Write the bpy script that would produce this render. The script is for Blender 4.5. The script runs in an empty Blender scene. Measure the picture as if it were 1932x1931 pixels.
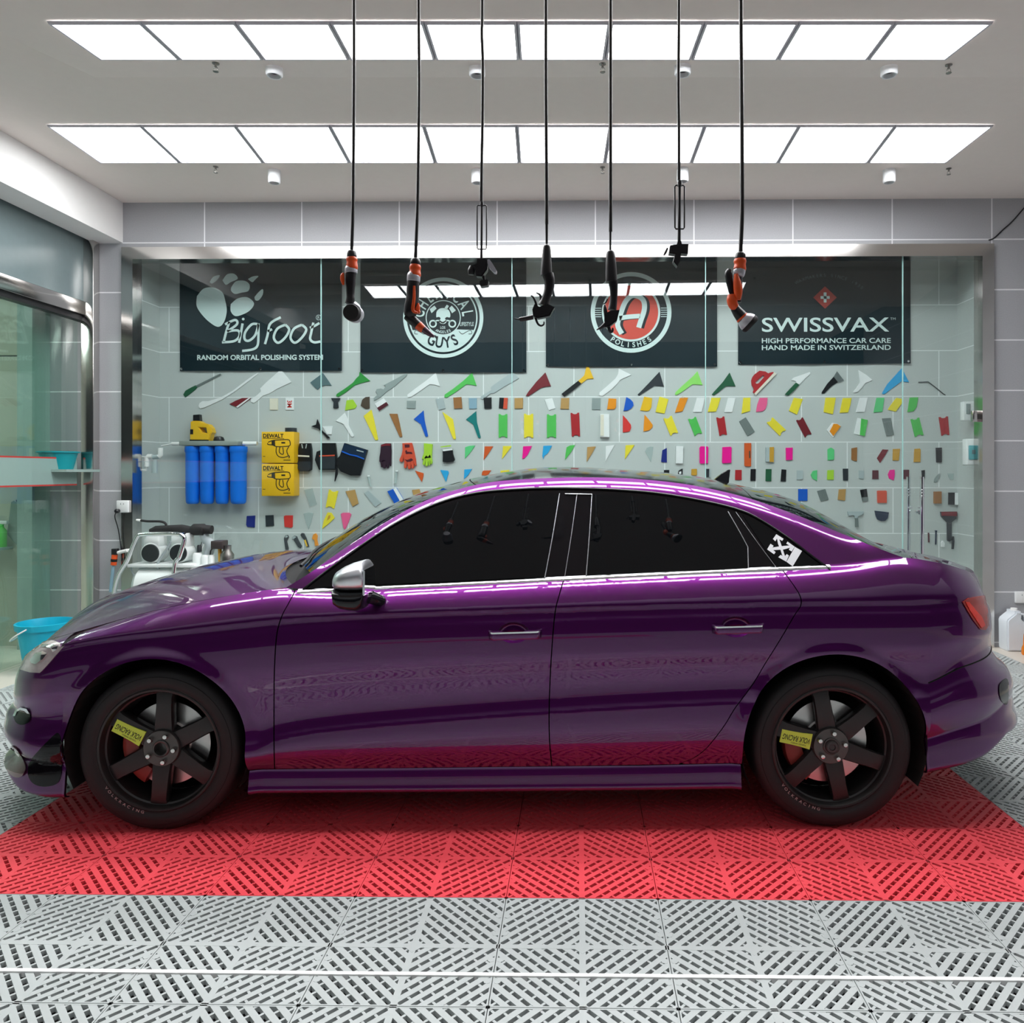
import bpy, bmesh, math, random
import numpy as np
from mathutils import Vector, Matrix
random.seed(7)
S = bpy.context.scene
COL = S.collection

# ---------------------------------------------------------------- camera, world, exposure
W_PX, H_PX, F_PX = 1932.0, 1931.0, 1400.0
CX, CY = 1071.0, 890.0            # principal point (level camera, shifted lens)
HC = 1.408                        # camera height
YAW = 0.0136
cam_data = bpy.data.cameras.new('camera')
cam = bpy.data.objects.new('camera', cam_data); COL.objects.link(cam)
cam.location = (0, 0, HC)
cam.rotation_euler = (math.pi/2, 0, YAW)
cam_data.sensor_fit = 'HORIZONTAL'; cam_data.sensor_width = 36.0
cam_data.lens = 36.0*F_PX/W_PX
cam_data.shift_x = -(CX-W_PX/2)/W_PX
cam_data.shift_y = (CY-H_PX/2)/W_PX
cam_data.clip_start = 0.05
S.camera = cam

world = bpy.data.worlds.new('night'); S.world = world
world.use_nodes = True
wnt = world.node_tree; bgn = wnt.nodes['Background']
# overcast evening sky over a dark street
wtc = wnt.nodes.new('ShaderNodeTexCoord'); wsp = wnt.nodes.new('ShaderNodeSeparateXYZ'); wrp = wnt.nodes.new('ShaderNodeValToRGB')
wnt.links.new(wtc.outputs['Generated'], wsp.inputs[0]); wnt.links.new(wsp.outputs['Z'], wrp.inputs[0]); wnt.links.new(wrp.outputs[0], bgn.inputs[0])
wrp.color_ramp.elements[0].position = 0.26; wrp.color_ramp.elements[0].color = (0.025, 0.025, 0.03, 1)
wrp.color_ramp.elements[1].position = 0.60; wrp.color_ramp.elements[1].color = (0.92, 0.96, 1.0, 1)
bgn.inputs[1].default_value = 0.6

S.view_settings.view_transform = 'Standard'
S.view_settings.look = 'None'
S.view_settings.gamma = 1.0
S.view_settings.use_curve_mapping = False
S.view_settings.exposure = 0.28
LED = 12.0                         # radiance of the LED ceiling panels

# ---------------------------------------------------------------- helpers
def ray(px, py):
    a = (px-CX)/F_PX; b = (CY-py)/F_PX
    c, s = math.cos(YAW), math.sin(YAW)
    return (a*c - s, a*s + c, b)
def at_depth(px, py, Y):
    d = ray(px, py); t = Y/d[1]
    return Vector((d[0]*t, Y, HC + d[2]*t))
def at_z(px, py, z):
    d = ray(px, py); t = (z-HC)/d[2]
    return Vector((d[0]*t, d[1]*t, z))
def at_plane(px, py, y0, z0, slope):
    # plane z = z0 + slope*(Y-y0)
    d = ray(px, py)
    t = (z0 - slope*y0 - HC)/(d[2]-slope*d[1])
    return Vector((d[0]*t, d[1]*t, HC+d[2]*t))

def lin(c):
    def f(v):
        v = v/255.0
        return v/12.92 if v <= 0.04045 else ((v+0.055)/1.055)**2.4
    return (f(c[0]), f(c[1]), f(c[2]), 1.0)

MATS = {}
def mat(name, rgb, rough=0.5, metal=0.0, spec=0.5, coat=0.0, coat_rough=0.03, vary=0.06, scale=18.0, bump=0.0,
        bump_scale=200.0, emit=0.0, alpha=1.0, trans=0.0):
    if name in MATS: return MATS[name]
    m = bpy.data.materials.new(name); m.use_nodes = True
    nt = m.node_tree; b = nt.nodes['Principled BSDF']
    base = lin(rgb) if max(rgb) > 1.0 else (rgb[0], rgb[1], rgb[2], 1)
    nz = nt.nodes.new('ShaderNodeTexNoise'); nz.inputs['Scale'].default_value = scale; nz.inputs['Detail'].default_value = 3
    tc = nt.nodes.new('ShaderNodeTexCoord'); nt.links.new(tc.outputs['Object'], nz.inputs['Vector'])
    mx = nt.nodes.new('ShaderNodeMix'); mx.data_type = 'RGBA'
    mx.inputs[6].default_value = tuple(min(1, v*(1-vary)) for v in base[:3])+(1,)
    mx.inputs[7].default_value = tuple(min(1, v*(1+vary)) for v in base[:3])+(1,)
    nt.links.new(nz.outputs['Fac'], mx.inputs[0]); nt.links.new(mx.outputs[2], b.inputs['Base Color'])
    b.inputs['Roughness'].default_value = rough; b.inputs['Metallic'].default_value = metal
    b.inputs['Specular IOR Level'].default_value = spec
    b.inputs['Coat Weight'].default_value = coat; b.inputs['Coat Roughness'].default_value = coat_rough
    b.inputs['Alpha'].default_value = alpha
    b.inputs['Transmission Weight'].default_value = trans
    if emit > 0:
        b.inputs['Emission Color'].default_value = base; b.inputs['Emission Strength'].default_value = emit
    if bump > 0:
        n2 = nt.nodes.new('ShaderNodeTexNoise'); n2.inputs['Scale'].default_value = bump_scale
        nt.links.new(tc.outputs['Object'], n2.inputs['Vector'])
        bp = nt.nodes.new('ShaderNodeBump'); bp.inputs['Strength'].default_value = bump; bp.inputs['Distance'].default_value = 0.002
        nt.links.new(n2.outputs['Fac'], bp.inputs['Height']); nt.links.new(bp.outputs['Normal'], b.inputs['Normal'])
    MATS[name] = m
    return m

def glass_mat(name, tint, ior=1.5, refl=1.0):
    m = bpy.data.materials.new(name); m.use_nodes = True
    nt = m.node_tree; nt.nodes.clear()
    out = nt.nodes.new('ShaderNodeOutputMaterial')
    tr = nt.nodes.new('ShaderNodeBsdfTransparent'); tr.inputs[0].default_value = (*tint, 1)
    gl = nt.nodes.new('ShaderNodeBsdfGlossy'); gl.inputs[0].default_value = (refl, refl, refl, 1); gl.inputs[1].default_value = 0.0
    fr = nt.nodes.new('ShaderNodeFresnel'); fr.inputs[0].default_value = ior
    mx = nt.nodes.new('ShaderNodeMixShader')
    # thin pane: the far face uses the inverse index so that no false total reflection appears inside the sheet
    ge = nt.nodes.new('ShaderNodeNewGeometry'); io = nt.nodes.new('ShaderNodeMix'); io.data_type = 'FLOAT'
    io.inputs[2].default_value = ior; io.inputs[3].default_value = 1.0/ior
    nt.links.new(ge.outputs['Backfacing'], io.inputs[0]); nt.links.new(io.outputs[0], fr.inputs[0])
    nt.links.new(fr.outputs[0], mx.inputs[0]); nt.links.new(tr.outputs[0], mx.inputs[1]); nt.links.new(gl.outputs[0], mx.inputs[2])
    nt.links.new(mx.outputs[0], out.inputs[0])
    MATS[name] = m
    return m

def tile_mat(name, rgb, grout, w, h, ox, oz, gw, off=0.0, axis='X', rough=0.45):
    m = bpy.data.materials.new(name); m.use_nodes = True
    nt = m.node_tree; b = nt.nodes['Principled BSDF']
    g = nt.nodes.new('ShaderNodeNewGeometry')
    sp = nt.nodes.new('ShaderNodeSeparateXYZ'); nt.links.new(g.outputs['Position'], sp.inputs[0])
    def math_(op, a, bb):
        n = nt.nodes.new('ShaderNodeMath'); n.operation = op
        for i, v in enumerate((a, bb)):
            if v is None: continue
            if isinstance(v, (int, float)): n.inputs[i].default_value = v
            else: nt.links.new(v, n.inputs[i])
        return n.outputs[0]
    u = math_('SUBTRACT', sp.outputs[axis], ox); v = math_('SUBTRACT', sp.outputs['Z'], oz)
    vr = math_('DIVIDE', v, h); row = math_('FLOOR', vr, None)
    par = math_('MODULO', math_('ADD', row, 100.0), 2.0)
    ur = math_('ADD', math_('DIVIDE', u, w), math_('MULTIPLY', par, off))
    fu = math_('MULTIPLY', math_('FRACT', math_('ADD', ur, 100.0), None), w); fv = math_('MULTIPLY', math_('SUBTRACT', vr, row), h)
    edge = math_('MINIMUM', math_('MINIMUM', fu, math_('SUBTRACT', w, fu)), math_('MINIMUM', fv, math_('SUBTRACT', h, fv)))
    isg = math_('LESS_THAN', edge, gw/2)
    nz = nt.nodes.new('ShaderNodeTexNoise'); nz.inputs['Scale'].default_value = 140; nz.inputs['Detail'].default_value = 4
    nt.links.new(g.outputs['Position'], nz.inputs['Vector'])
    c1 = lin(rgb); mx = nt.nodes.new('ShaderNodeMix'); mx.data_type = 'RGBA'
    mx.inputs[6].default_value = tuple(v*0.86 for v in c1[:3])+(1,); mx.inputs[7].default_value = tuple(v*1.14 for v in c1[:3])+(1,)
    nt.links.new(nz.outputs['Fac'], mx.inputs[0])
    m2 = nt.nodes.new('ShaderNodeMix'); m2.data_type = 'RGBA'; m2.inputs[7].default_value = lin(grout)
    nt.links.new(isg, m2.inputs[0]); nt.links.new(mx.outputs[2], m2.inputs[6]); nt.links.new(m2.outputs[2], b.inputs['Base Color'])
    b.inputs['Roughness'].default_value = rough
    MATS[name] = m
    return m

def link(name, me, m=None, parent=None, smooth=False):
    o = bpy.data.objects.new(name, me); COL.objects.link(o)
    if m is not None and len(me.materials) == 0: me.materials.append(m)
    if parent is not None: o.parent = parent
    if smooth:
        me.polygons.foreach_set('use_smooth', [True]*len(me.polygons))
    return o
def mesh_of(verts, faces):
    me = bpy.data.meshes.new('m'); me.from_pydata([tuple(v) for v in verts], [], faces); me.update()
    return me
def from_bm(name, bm, m=None, parent=None, smooth=False, norm=True):
    if norm: bmesh.ops.recalc_face_normals(bm, faces=bm.faces)
    me = bpy.data.meshes.new(name); bm.to_mesh(me); bm.free()
    return link(name, me, m, parent, smooth)
def autosmooth(o, ang=35):
    me = o.data
    bm = bmesh.new(); bm.from_mesh(me)
    for e in bm.edges:
        e.smooth = not (len(e.link_faces) == 2 and e.calc_face_angle(0) > math.radians(ang))
    for f in bm.faces: f.smooth = True
    bm.to_mesh(me); bm.free()
    return o
def tag(o, label=None, cat=None, group=None, kind=None):
    if label: o['label'] = label
    if cat: o['category'] = cat
    if group: o['group'] = group
    if kind: o['kind'] = kind
    return o
def empty(name, loc, label, cat, group=None, rz=0.0):
    o = bpy.data.objects.new(name, None); COL.objects.link(o)
    o.location = loc; o.rotation_euler = (0, 0, rz); o.empty_display_size = 0.1
    return tag(o, label, cat, group)
def copy_tree(o, parent=None):
    c = o.copy(); COL.objects.link(c)
    if parent is not None: c.parent = parent
    for ch in list(o.children): copy_tree(ch, c)
    return c

def add_box(bm, x0, x1, y0, y1, z0, z1):
    vs = [bm.verts.new((x, y, z)) for x in (x0, x1) for y in (y0, y1) for z in (z0, z1)]
    for f in ((0,1,3,2),(4,6,7,5),(0,4,5,1),(2,3,7,6),(0,2,6,4),(1,5,7,3)):
        bm.faces.new([vs[i] for i in f])
    return vs
def box(name, x0, x1, y0, y1, z0, z1, m, parent=None, bevel=0.0, seg=2):
    bm = bmesh.new(); add_box(bm, x0, x1, y0, y1, z0, z1)
    if bevel > 0:
        bmesh.ops.recalc_face_normals(bm, faces=bm.faces)
        bmesh.ops.bevel(bm, geom=bm.edges[:], offset=bevel, segments=seg, affect='EDGES', profile=0.5)
    o = from_bm(name, bm, m, parent)
    if bevel > 0: autosmooth(o, 50)
    return o
def add_tube(bm, pts, r, n=10, cap=True):
    pts = [Vector(p) for p in pts]; rings = []
    rr = r if isinstance(r, (list, tuple)) else [r]*len(pts)
    prev = None
    for i, p in enumerate(pts):
        t = (pts[min(i+1, len(pts)-1)]-pts[max(i-1, 0)]).normalized()
        if prev is None:
            a = Vector((0, 0, 1)) if abs(t.z) < 0.9 else Vector((1, 0, 0))
            u = t.cross(a).normalized()
        else:
            u = (prev - t*prev.dot(t)).normalized()
        prev = u; v = t.cross(u)
        rings.append([bm.verts.new(p + (u*math.cos(2*math.pi*k/n) + v*math.sin(2*math.pi*k/n))*rr[i]) for k in range(n)])
    for a, b in zip(rings, rings[1:]):
        for k in range(n):
            bm.faces.new((a[k], a[(k+1)%n], b[(k+1)%n], b[k]))
    if cap:
        bm.faces.new(rings[0][::-1]); bm.faces.new(rings[-1])
def tube(name, pts, r, m, parent=None, n=10, ang=50):
    bm = bmesh.new(); add_tube(bm, pts, r, n)
    return autosmooth(from_bm(name, bm, m, parent), ang)
def add_lathe(bm, prof, n=32, axis='Z', org=(0,0,0), cap=True):
    # prof: list of (radius, height)
    rings = []
    for r, h in prof:
        ring = []
        for k in range(n):
            a = 2*math.pi*k/n
            c, s = r*math.cos(a), r*math.sin(a)
            p = {'Z': (c, s, h), 'Y': (c, h, s), 'X': (h, c, s)}[axis]
            ring.append(bm.verts.new((p[0]+org[0], p[1]+org[1], p[2]+org[2])))
        rings.append(ring)
    for a, b in zip(rings, rings[1:]):
        for k in range(n):
            bm.faces.new((a[k], a[(k+1)%n], b[(k+1)%n], b[k]))
    if cap:
        if prof[0][0] > 1e-6: bm.faces.new(rings[0][::-1])
        if prof[-1][0] > 1e-6: bm.faces.new(rings[-1])
def lathe(name, prof, m, parent=None, n=32, axis='Z', org=(0,0,0), ang=40):
    bm = bmesh.new(); add_lathe(bm, prof, n, axis, org)
    bmesh.ops.remove_doubles(bm, verts=bm.verts, dist=1e-6)
    return autosmooth(from_bm(name, bm, m, parent), ang)
def smooth_path(pts, n=8):
    P = [Vector(p) for p in pts]
    out = []
    for i in range(len(P)-1):
        p0 = P[max(i-1, 0)]; p1 = P[i]; p2 = P[i+1]; p3 = P[min(i+2, len(P)-1)]
        for k in range(n):
            t = k/n
            out.append(0.5*((2*p1) + (p2-p0)*t + (2*p0-5*p1+4*p2-p3)*t*t + (3*p1-p0-3*p2+p3)*t**3))
    out.append(P[-1])
    return out
def prism_xz(bm, pts, y_back, thick, holes=()):
    # pts: (x, z) outline on a plane facing -Y; thickness grows towards -Y
    loops = []
    for ring in [pts]+list(holes):
        vs = [bm.verts.new((p[0], y_back-thick, p[1])) for p in ring]
        es = [bm.edges.new((vs[i], vs[(i+1)%len(vs)])) for i in range(len(vs))]
        loops.append((vs, es))
    es = [e for l in loops for e in l[1]]
    r = bmesh.ops.triangle_fill(bm, edges=es, use_beauty=True, use_dissolve=False)
    fs = [g for g in r['geom'] if isinstance(g, bmesh.types.BMFace)]
    ext = bmesh.ops.extrude_face_region(bm, geom=fs)
    bmesh.ops.translate(bm, verts=[g for g in ext['geom'] if isinstance(g, bmesh.types.BMVert)], vec=(0, thick, 0))
def text_mesh(txt, size=1.0, offset=0.0, shear=0.0, spacing=1.0, align='CENTER', extrude=0.0):
    cu = bpy.data.curves.new('t', 'FONT'); cu.body = txt; cu.size = size; cu.offset = offset; cu.shear = shear
    cu.space_character = spacing; cu.align_x = align; cu.align_y = 'CENTER'; cu.extrude = extrude; cu.resolution_u = 4
    o = bpy.data.objects.new('t', cu)
    COL.objects.link(o)
    dg = bpy.context.evaluated_depsgraph_get()
    me = bpy.data.meshes.new_from_object(o.evaluated_get(dg))
    bpy.data.objects.remove(o); bpy.data.curves.remove(cu)
    return me
def text_fit(bm, txt, x0, x1, zc, h, y, mi=0, **kw):
    """lettering in the x-z plane facing -Y, stretched to x0..x1 and height h, appended to bm"""
    me = text_mesh(txt, **kw)
    co = np.array([v.co[:] for v in me.vertices])
    mn, mx = co.min(0), co.max(0)
    b0 = len(bm.verts)
    vs = [bm.verts.new((x0+(c[0]-mn[0])/(mx[0]-mn[0])*(x1-x0), y, zc+((c[1]-mn[1])/(mx[1]-mn[1])-0.5)*h)) for c in co]
    for p in me.polygons:
        try:
            f = bm.faces.new([vs[i] for i in p.vertices]); f.material_index = mi
        except ValueError: pass
    bpy.data.meshes.remove(me)
def text_arc(bm, txt, cx, cz, r, a0, a1, h, y, inward=False, mi=0, wfac=0.8, **kw):
    """characters along an arc of radius r (a0..a1 degrees, character middles); inward = bottom arc reading left to right"""
    n = len(txt)
    for i, ch in enumerate(txt):
        if ch == ' ': continue
        a = math.radians(a0 + (a1-a0)*(i/(n-1) if n > 1 else 0.5))
        me = text_mesh(ch, **kw)
        co = np.array([v.co[:] for v in me.vertices]); mn, mx = co.min(0), co.max(0)
        ht = 0.72
        sc = h/ht
        rot = a - math.pi/2 if not inward else a + math.pi/2
        px, pz = cx + r*math.cos(a), cz + r*math.sin(a)
        vs = []
        for c in co:
            u = (c[0]-(mn[0]+mx[0])/2)*sc*wfac; v = (c[1]-(mn[1]+mx[1])/2)*sc
            vs.append(bm.verts.new((px + u*math.cos(rot)-v*math.sin(rot), y, pz + u*math.sin(rot)+v*math.cos(rot))))
        for p in me.polygons:
            try:
                f = bm.faces.new([vs[k] for k in p.vertices]); f.material_index = mi
            except ValueError: pass
        bpy.data.meshes.remove(me)
# ================================================================= ROOM
D = 6.0            # front face of the tiled back wall
H = 3.60           # ceiling
ND = 6.55          # back of the glazed display niche
XL = -3.98         # left glass wall
XR = 4.05
def sx(px, Y): return at_depth(px, CY, Y).x
def sz(py, Y, px=1071): return at_depth(px, py, Y).z

m_plaster = mat('plaster_ceiling', (240, 231, 225), rough=0.9, vary=0.02, bump=0.1)
m_white = mat('white_paint', (244, 243, 241), rough=0.8, vary=0.02)
m_steel = mat('brushed_steel', (0.62, 0.60, 0.58), rough=0.16, metal=1.0, vary=0.03, scale=6)
m_chrome = mat('chrome', (0.85, 0.86, 0.88), rough=0.05, metal=1.0, vary=0.0)
m_black = mat('black_plastic', (0.012, 0.012, 0.014), rough=0.45)
m_blackgloss = mat('black_gloss', (0.006, 0.006, 0.008), rough=0.12)
m_rubber = mat('black_rubber', (0.012, 0.011, 0.012), rough=0.7)
m_wtile = tile_mat('grey_wall_tile', (170, 171, 175), (235, 235, 238), 0.795, 0.4045, sx(386, D), sz(455, D), 0.010)
m_ntile = tile_mat('grey_niche_tile', (196, 202, 200), (238, 240, 240), 0.80, 0.401, sx(742, ND), sz(749, ND), 0.008, off=0.5)
m_ntile_side = tile_mat('grey_niche_side_tile', (196, 202, 200), (238, 240, 240), 0.80, 0.401, 0.3, sz(749, ND), 0.008, axis='Y')
m_glass = glass_mat('clear_green_glass', (0.955, 0.99, 0.983), ior=1.5, refl=1.0)
m_glass2 = glass_mat('door_glass', (0.90, 0.965, 0.94), ior=1.45)
m_glass_edge = mat('glass_edge', (170, 215, 210), rough=0.1, vary=0.0, spec=0.8)
m_cream = mat('cream_tile', (214, 206, 194), rough=0.35)
m_led = mat('led_diffuser', (0.97, 0.985, 1.0), rough=0.6, vary=0.0, emit=LED)
m_alu = mat('white_aluminium', (200, 200, 208), rough=0.35, vary=0.0)

def struct(o): return tag(o, kind='structure')

# ---- floor: interlocking plastic grating tiles (0.5 m, four quadrants of diagonal slats)
def clip_poly(poly, a, b, c):
    out = []
    for i in range(len(poly)):
        p, q = poly[i], poly[(i+1) % len(poly)]
        dp, dq = a*p[0]+b*p[1]-c, a*q[0]+b*q[1]-c
        if dp <= 0: out.append(p)
        if (dp < 0 < dq) or (dq < 0 < dp):
            t = dp/(dp-dq); out.append((p[0]+(q[0]-p[0])*t, p[1]+(q[1]-p[1])*t))
    return out
def band(x0, x1, y0, y1, s0=None, s1=None, d0=None, d1=None):
    p = [(x0, y0), (x1, y0), (x1, y1), (x0, y1)]
    for (a, b, c) in ([(1, 1, s1), (-1, -1, -s0)] if s0 is not None else []) + ([(1, -1, d1), (-1, 1, -d0)] if d0 is not None else []):
        p = clip_poly(p, a, b, c)
        if len(p) < 3: return None
    return p
Q = 0.25
polys = []
sp_, sl_ = 0.0437, 0.0255
for k in range(13):
    b_ = band(0.002, Q-0.002, 0.002, Q-0.002, k*sp_, k*sp_+sl_)
    if b_: polys.append((b_, 0.0))
    g0, g1 = k*sp_+sl_, (k+1)*sp_
    for j in range(-8, 9):
        dd = (j + (0.5 if k % 2 else 0.0))*0.052
        b_ = band(0.002, Q-0.002, 0.002, Q-0.002, g0-0.0005, g1+0.0005, dd-0.005, dd+0.005)
        if b_: polys.append((b_, -0.001))
for r_ in ((0.0, 0.0095, 0.0, Q), (0.0, Q, 0.0, 0.0095), (Q-0.0055, Q-0.0012, 0.0, Q-0.0012), (0.0, Q-0.0012, Q-0.0055, Q-0.0012)):
    polys.append((band(*r_), 0.0003))
polys.append(([(0.0, 0.0), (0.032, 0.0), (0.0, 0.032)], 0.0006))
for t_ in (0.06, 0.15):                                            # round connector lugs on two edges
    c_ = [(Q-0.0135+0.011*math.cos(a), t_+0.011*math.sin(a)) for a in [i*math.pi/4 for i in range(8)]]
    polys.append((c_, 0.0005))
qv, qf = [], []
for poly, zt in polys:
    n = len(poly); b0 = len(qv)
    qv += [(p[0], p[1], zt) for p in poly] + [(p[0], p[1], -0.014) for p in poly]
    qf.append(list(range(b0, b0+n)))
    for i in range(n):
        qf.append([b0+i, b0+n+i, b0+n+(i+1) % n, b0+(i+1) % n])
qv = np.array(qv)
e0 = at_z(1098, 1696, 0.0)                    # on a tile centre line and on the grey / red seam
GX, GY = e0.x, e0.y
red_x0, red_x1 = GX-0.25-4*0.5, GX+0.25+3*0.5
verts, faces, mids = [], [], []
nv = 0
for ix in range(-7, 7):
    for iy in range(-7, 7):
        cx_, cy_ = GX+ix*0.5, GY+0.25+iy*0.5
        if cx_+0.25 > 3.46: continue
        red = (red_x0 < cx_ < red_x1) and 0 <= iy <= 4
        for sxn in (1, -1):
            for syn in (1, -1):
                v = qv.copy(); v[:, 0] = cx_+sxn*v[:, 0]; v[:, 1] = cy_+syn*v[:, 1]
                verts.append(v)
                flip = sxn*syn < 0
                for f in qf:
                    ff = [i+nv for i in f]
                    faces.append(ff[::-1] if flip else ff); mids.append(1 if red else 0)
                nv += len(v)
fme = bpy.data.meshes.new('floor'); fme.from_pydata(np.concatenate(verts).tolist(), [], faces)
m_gg = mat('grey_grating', (182, 187, 186), rough=0.5, vary=0.05, scale=4)
m_gr = mat('red_grating', (240, 78, 88), rough=0.45, vary=0.04, scale=4)
fme.materials.append(m_gg); fme.materials.append(m_gr)
fme.polygons.foreach_set('material_index', mids); fme.update()
struct(link('floor', fme))
m_slab = mat('dark_slab', (34, 27, 30), rough=0.9, vary=0.2)
struct(box('floor_slab', -8, 6, -6, D, -0.12, -0.02, m_slab))
struct(box('floor_apron', -8, 6, -6, GY-3.5, -0.02, -0.002, m_gg))
struct(box('floor_apron_red', -2.2, 0.9, -1.9, -1.05, -0.0019, 0.0, m_gr))
struct(box('floor_back', GX-0.25-7*0.5, GX+0.25+6*0.5, GY+3.501, D, -0.02, 0.0, m_cream))
struct(box('floor_right', GX+0.25+6*0.5+0.001, XR, -3, D, -0.02, 0.0, m_cream))
struct(box('floor_left', -8.0, GX-0.25-7*0.5-0.001, 0.5, D, -0.02, 0.0, m_cream))
p0 = at_z(1071, 1839.5, 0.0); p1 = at_z(1071, 1845.5, 0.0)
struct(box('trim_floor_strip', -2.4, 1.9, p1.y, p0.y, -0.013, 0.004, m_white))

# ---- back wall with the opening of the niche
ox0, ox1 = sx(233, D), sx(1872, D)
oz1 = sz(465, D)
bm = bmesh.new()
add_box(bm, ox1, XR+0.1, D, D+0.12, -0.02, H)
add_box(bm, ox0, ox1, D, D+0.12, oz1, H)
struct(from_bm('wall_back', bm, m_wtile))
m_wtile2 = tile_mat('grey_pillar_tile', (170, 171, 175), (235, 235, 238), 2.2, 0.4045, -5.2, sz(455, D), 0.010)
struct(box('wall_back_left', -8.0, ox0-0.0005, D, D+0.12, -0.02, H, m_wtile2))
nx0, nx1 = sx(301, ND), sx(1806, ND)
nz1 = oz1-0.02
struct(box('wall_niche_back', nx0-0.1, nx1+0.1, ND, ND+0.1, -0.02, H-0.2, m_ntile))
struct(box('wall_niche_left', nx0-0.1, nx0, D+0.121, ND, -0.02, H-0.2, m_ntile_side))
struct(box('wall_niche_right', nx1, nx1+0.1, D+0.121, ND, -0.02, H-0.2, m_ntile_side))
struct(box('ceiling_niche', nx0-0.1, nx1+0.1, D+0.121, ND, H-0.2, H-0.1, m_plaster))
struct(box('floor_niche', nx0, nx1, D, ND, -0.019, 0.0, m_cream))
# steel surround of the opening (mitred bars with a return)
fi0, fi1, fz = sx(254, D), sx(1850, D), sz(488, D)
def frame_bar(name, quad):
    bm = bmesh.new()
    f = [bm.verts.new((x, D-0.03, z)) for x, z in quad]; b = [bm.verts.new((x, D+0.10, z)) for x, z in quad]
    bm.faces.new(f); bm.faces.new(b[::-1])
    for i in range(4): bm.faces.new((f[i], b[i], b[(i+1) % 4], f[(i+1) % 4]))
    return struct(from_bm(name, bm, m_steel))
frame_bar('trim_1', [(ox0, oz1), (ox1, oz1), (fi1, fz), (fi0, fz)])
frame_bar('trim_2', [(ox0, 0.0), (ox0, oz1), (fi0, fz), (fi0, 0.0)])
frame_bar('trim_3', [(fi1, 0.0), (fi1, fz), (ox1, oz1), (ox1, 0.0)])

# ---- glass front: four fixed panes and one swing door pane
joints = [254, 606, 966, 1331, 1703, 1850]
GYD = D+0.035
for i in range(4):
    a, b_ = sx(joints[i], GYD)+0.002, sx(joints[i+1], GYD)-0.002
    w = struct(box('window_%d' % (i+1), a, b_, GYD-0.005, GYD+0.005, 0.02, fz, m_glass))
    struct(box('glass_edge', b_-0.001, b_+0.005, GYD-0.007, GYD+0.007, 0.02, fz, m_glass_edge, w))
# glass door
gd = struct(box('door_1', sx(1703, GYD)+0.006, sx(1850, GYD)-0.012, GYD-0.005, GYD+0.005, 0.03, fz-0.01, m_glass))
hx = [sx(1725.5, GYD-0.05), sx(1738.5, GYD-0.05)]
zt, zb = sz(900, GYD-0.05), 0.35
for i, (x, yy) in enumerate(((hx[0], GYD+0.06), (hx[1], GYD-0.06))):
    prof = [(0.0, zb), (0.016, zb)]
    for zz in (0.0, 0.025, 0.05): prof += [(0.016, zb+0.04+zz), (0.019, zb+0.042+zz), (0.019, zb+0.052+zz), (0.016, zb+0.054+zz)]
    for zz in (0.13, 0.105, 0.08): prof += [(0.016, zt-zz-0.054+0.02), (0.019, zt-zz-0.032), (0.019, zt-zz-0.022), (0.016, zt-zz-0.02)]
    prof += [(0.016, zt), (0.0, zt)]
    h = lathe('pull_handle', prof, m_chrome, gd, 20, 'Z', (x, yy, 0))
    h['kind'] = 'structure'
    for zz in (zt-0.25, zb+0.25):
        tube('standoff', [(x, yy, zz), (x, GYD, zz)], 0.008, m_chrome, h)
hg = at_depth(1845, 786, GYD)
struct(box('hinge', hg.x-0.05, hg.x+0.035, GYD-0.02, GYD+0.02, hg.z-0.045, hg.z+0.045, m_steel, gd, 0.003))
lk = at_depth(1733, 967, GYD)
lathe('lock', [(0, -0.03), (0.018, -0.03), (0.02, 0.0), (0.018, 0.03), (0, 0.03)], m_chrome, gd, 16, 'Y', (lk.x, GYD, lk.z))

# ---- ceiling and the lower front soffit
SY, SZ, SS = 3.38, HC+2.057, 0.134
struct(box('ceiling', -8.0, XR+0.1, 3.2, D+0.1, H, H+0.08, m_plaster))
struct(box('ceiling_front', -8.0, XR+0.1, -0.5, 3.2, H, H+0.08, m_plaster))
sp = [at_plane(px, py, SY, SZ, SS) for px, py in ((0, 62), (180, 146), (1770, 146), (1932, 146))]
sp = [Vector((-4.2, sp[0].y-0.1, SZ+SS*(sp[0].y-0.1-SY)))] + sp + [Vector((XR, sp[3].y, sp[3].z))]
sp += [Vector((XR, 3.101, SZ+SS*(3.101-SY))), Vector((-4.2, 3.101, SZ+SS*(3.101-SY)))]
bm = bmesh.new()
lo = [bm.verts.new(p) for p in sp]; hi = [bm.verts.new((p.x, p.y, H-0.001)) for p in sp]
bm.faces.new(lo); bm.faces.new(hi[::-1])
for i in range(len(lo)): bm.faces.new((lo[i], hi[i], hi[(i+1) % len(lo)], lo[(i+1) % len(lo)]))
struct(from_bm('ceiling_soffit', bm, m_plaster))

# unseen baffle, added to keep the front panels out of the glass reflection
struct(box('ceiling_fascia', -4.2, XR, 3.03, 3.10, 3.405, H-0.001, m_plaster))
# ---- boxed beam along the left and the left glass wall
bx0 = sx(232, D); bz = sz(455, D)
struct(box('trim_beam', sx(178, D)-0.0, bx0, 1.5, D, bz, H-0.001, m_white))
ORD = ['first', 'second', 'third', 'fourth', 'fifth', 'sixth', 'seventh', 'eighth', 'ninth', 'tenth']

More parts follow.
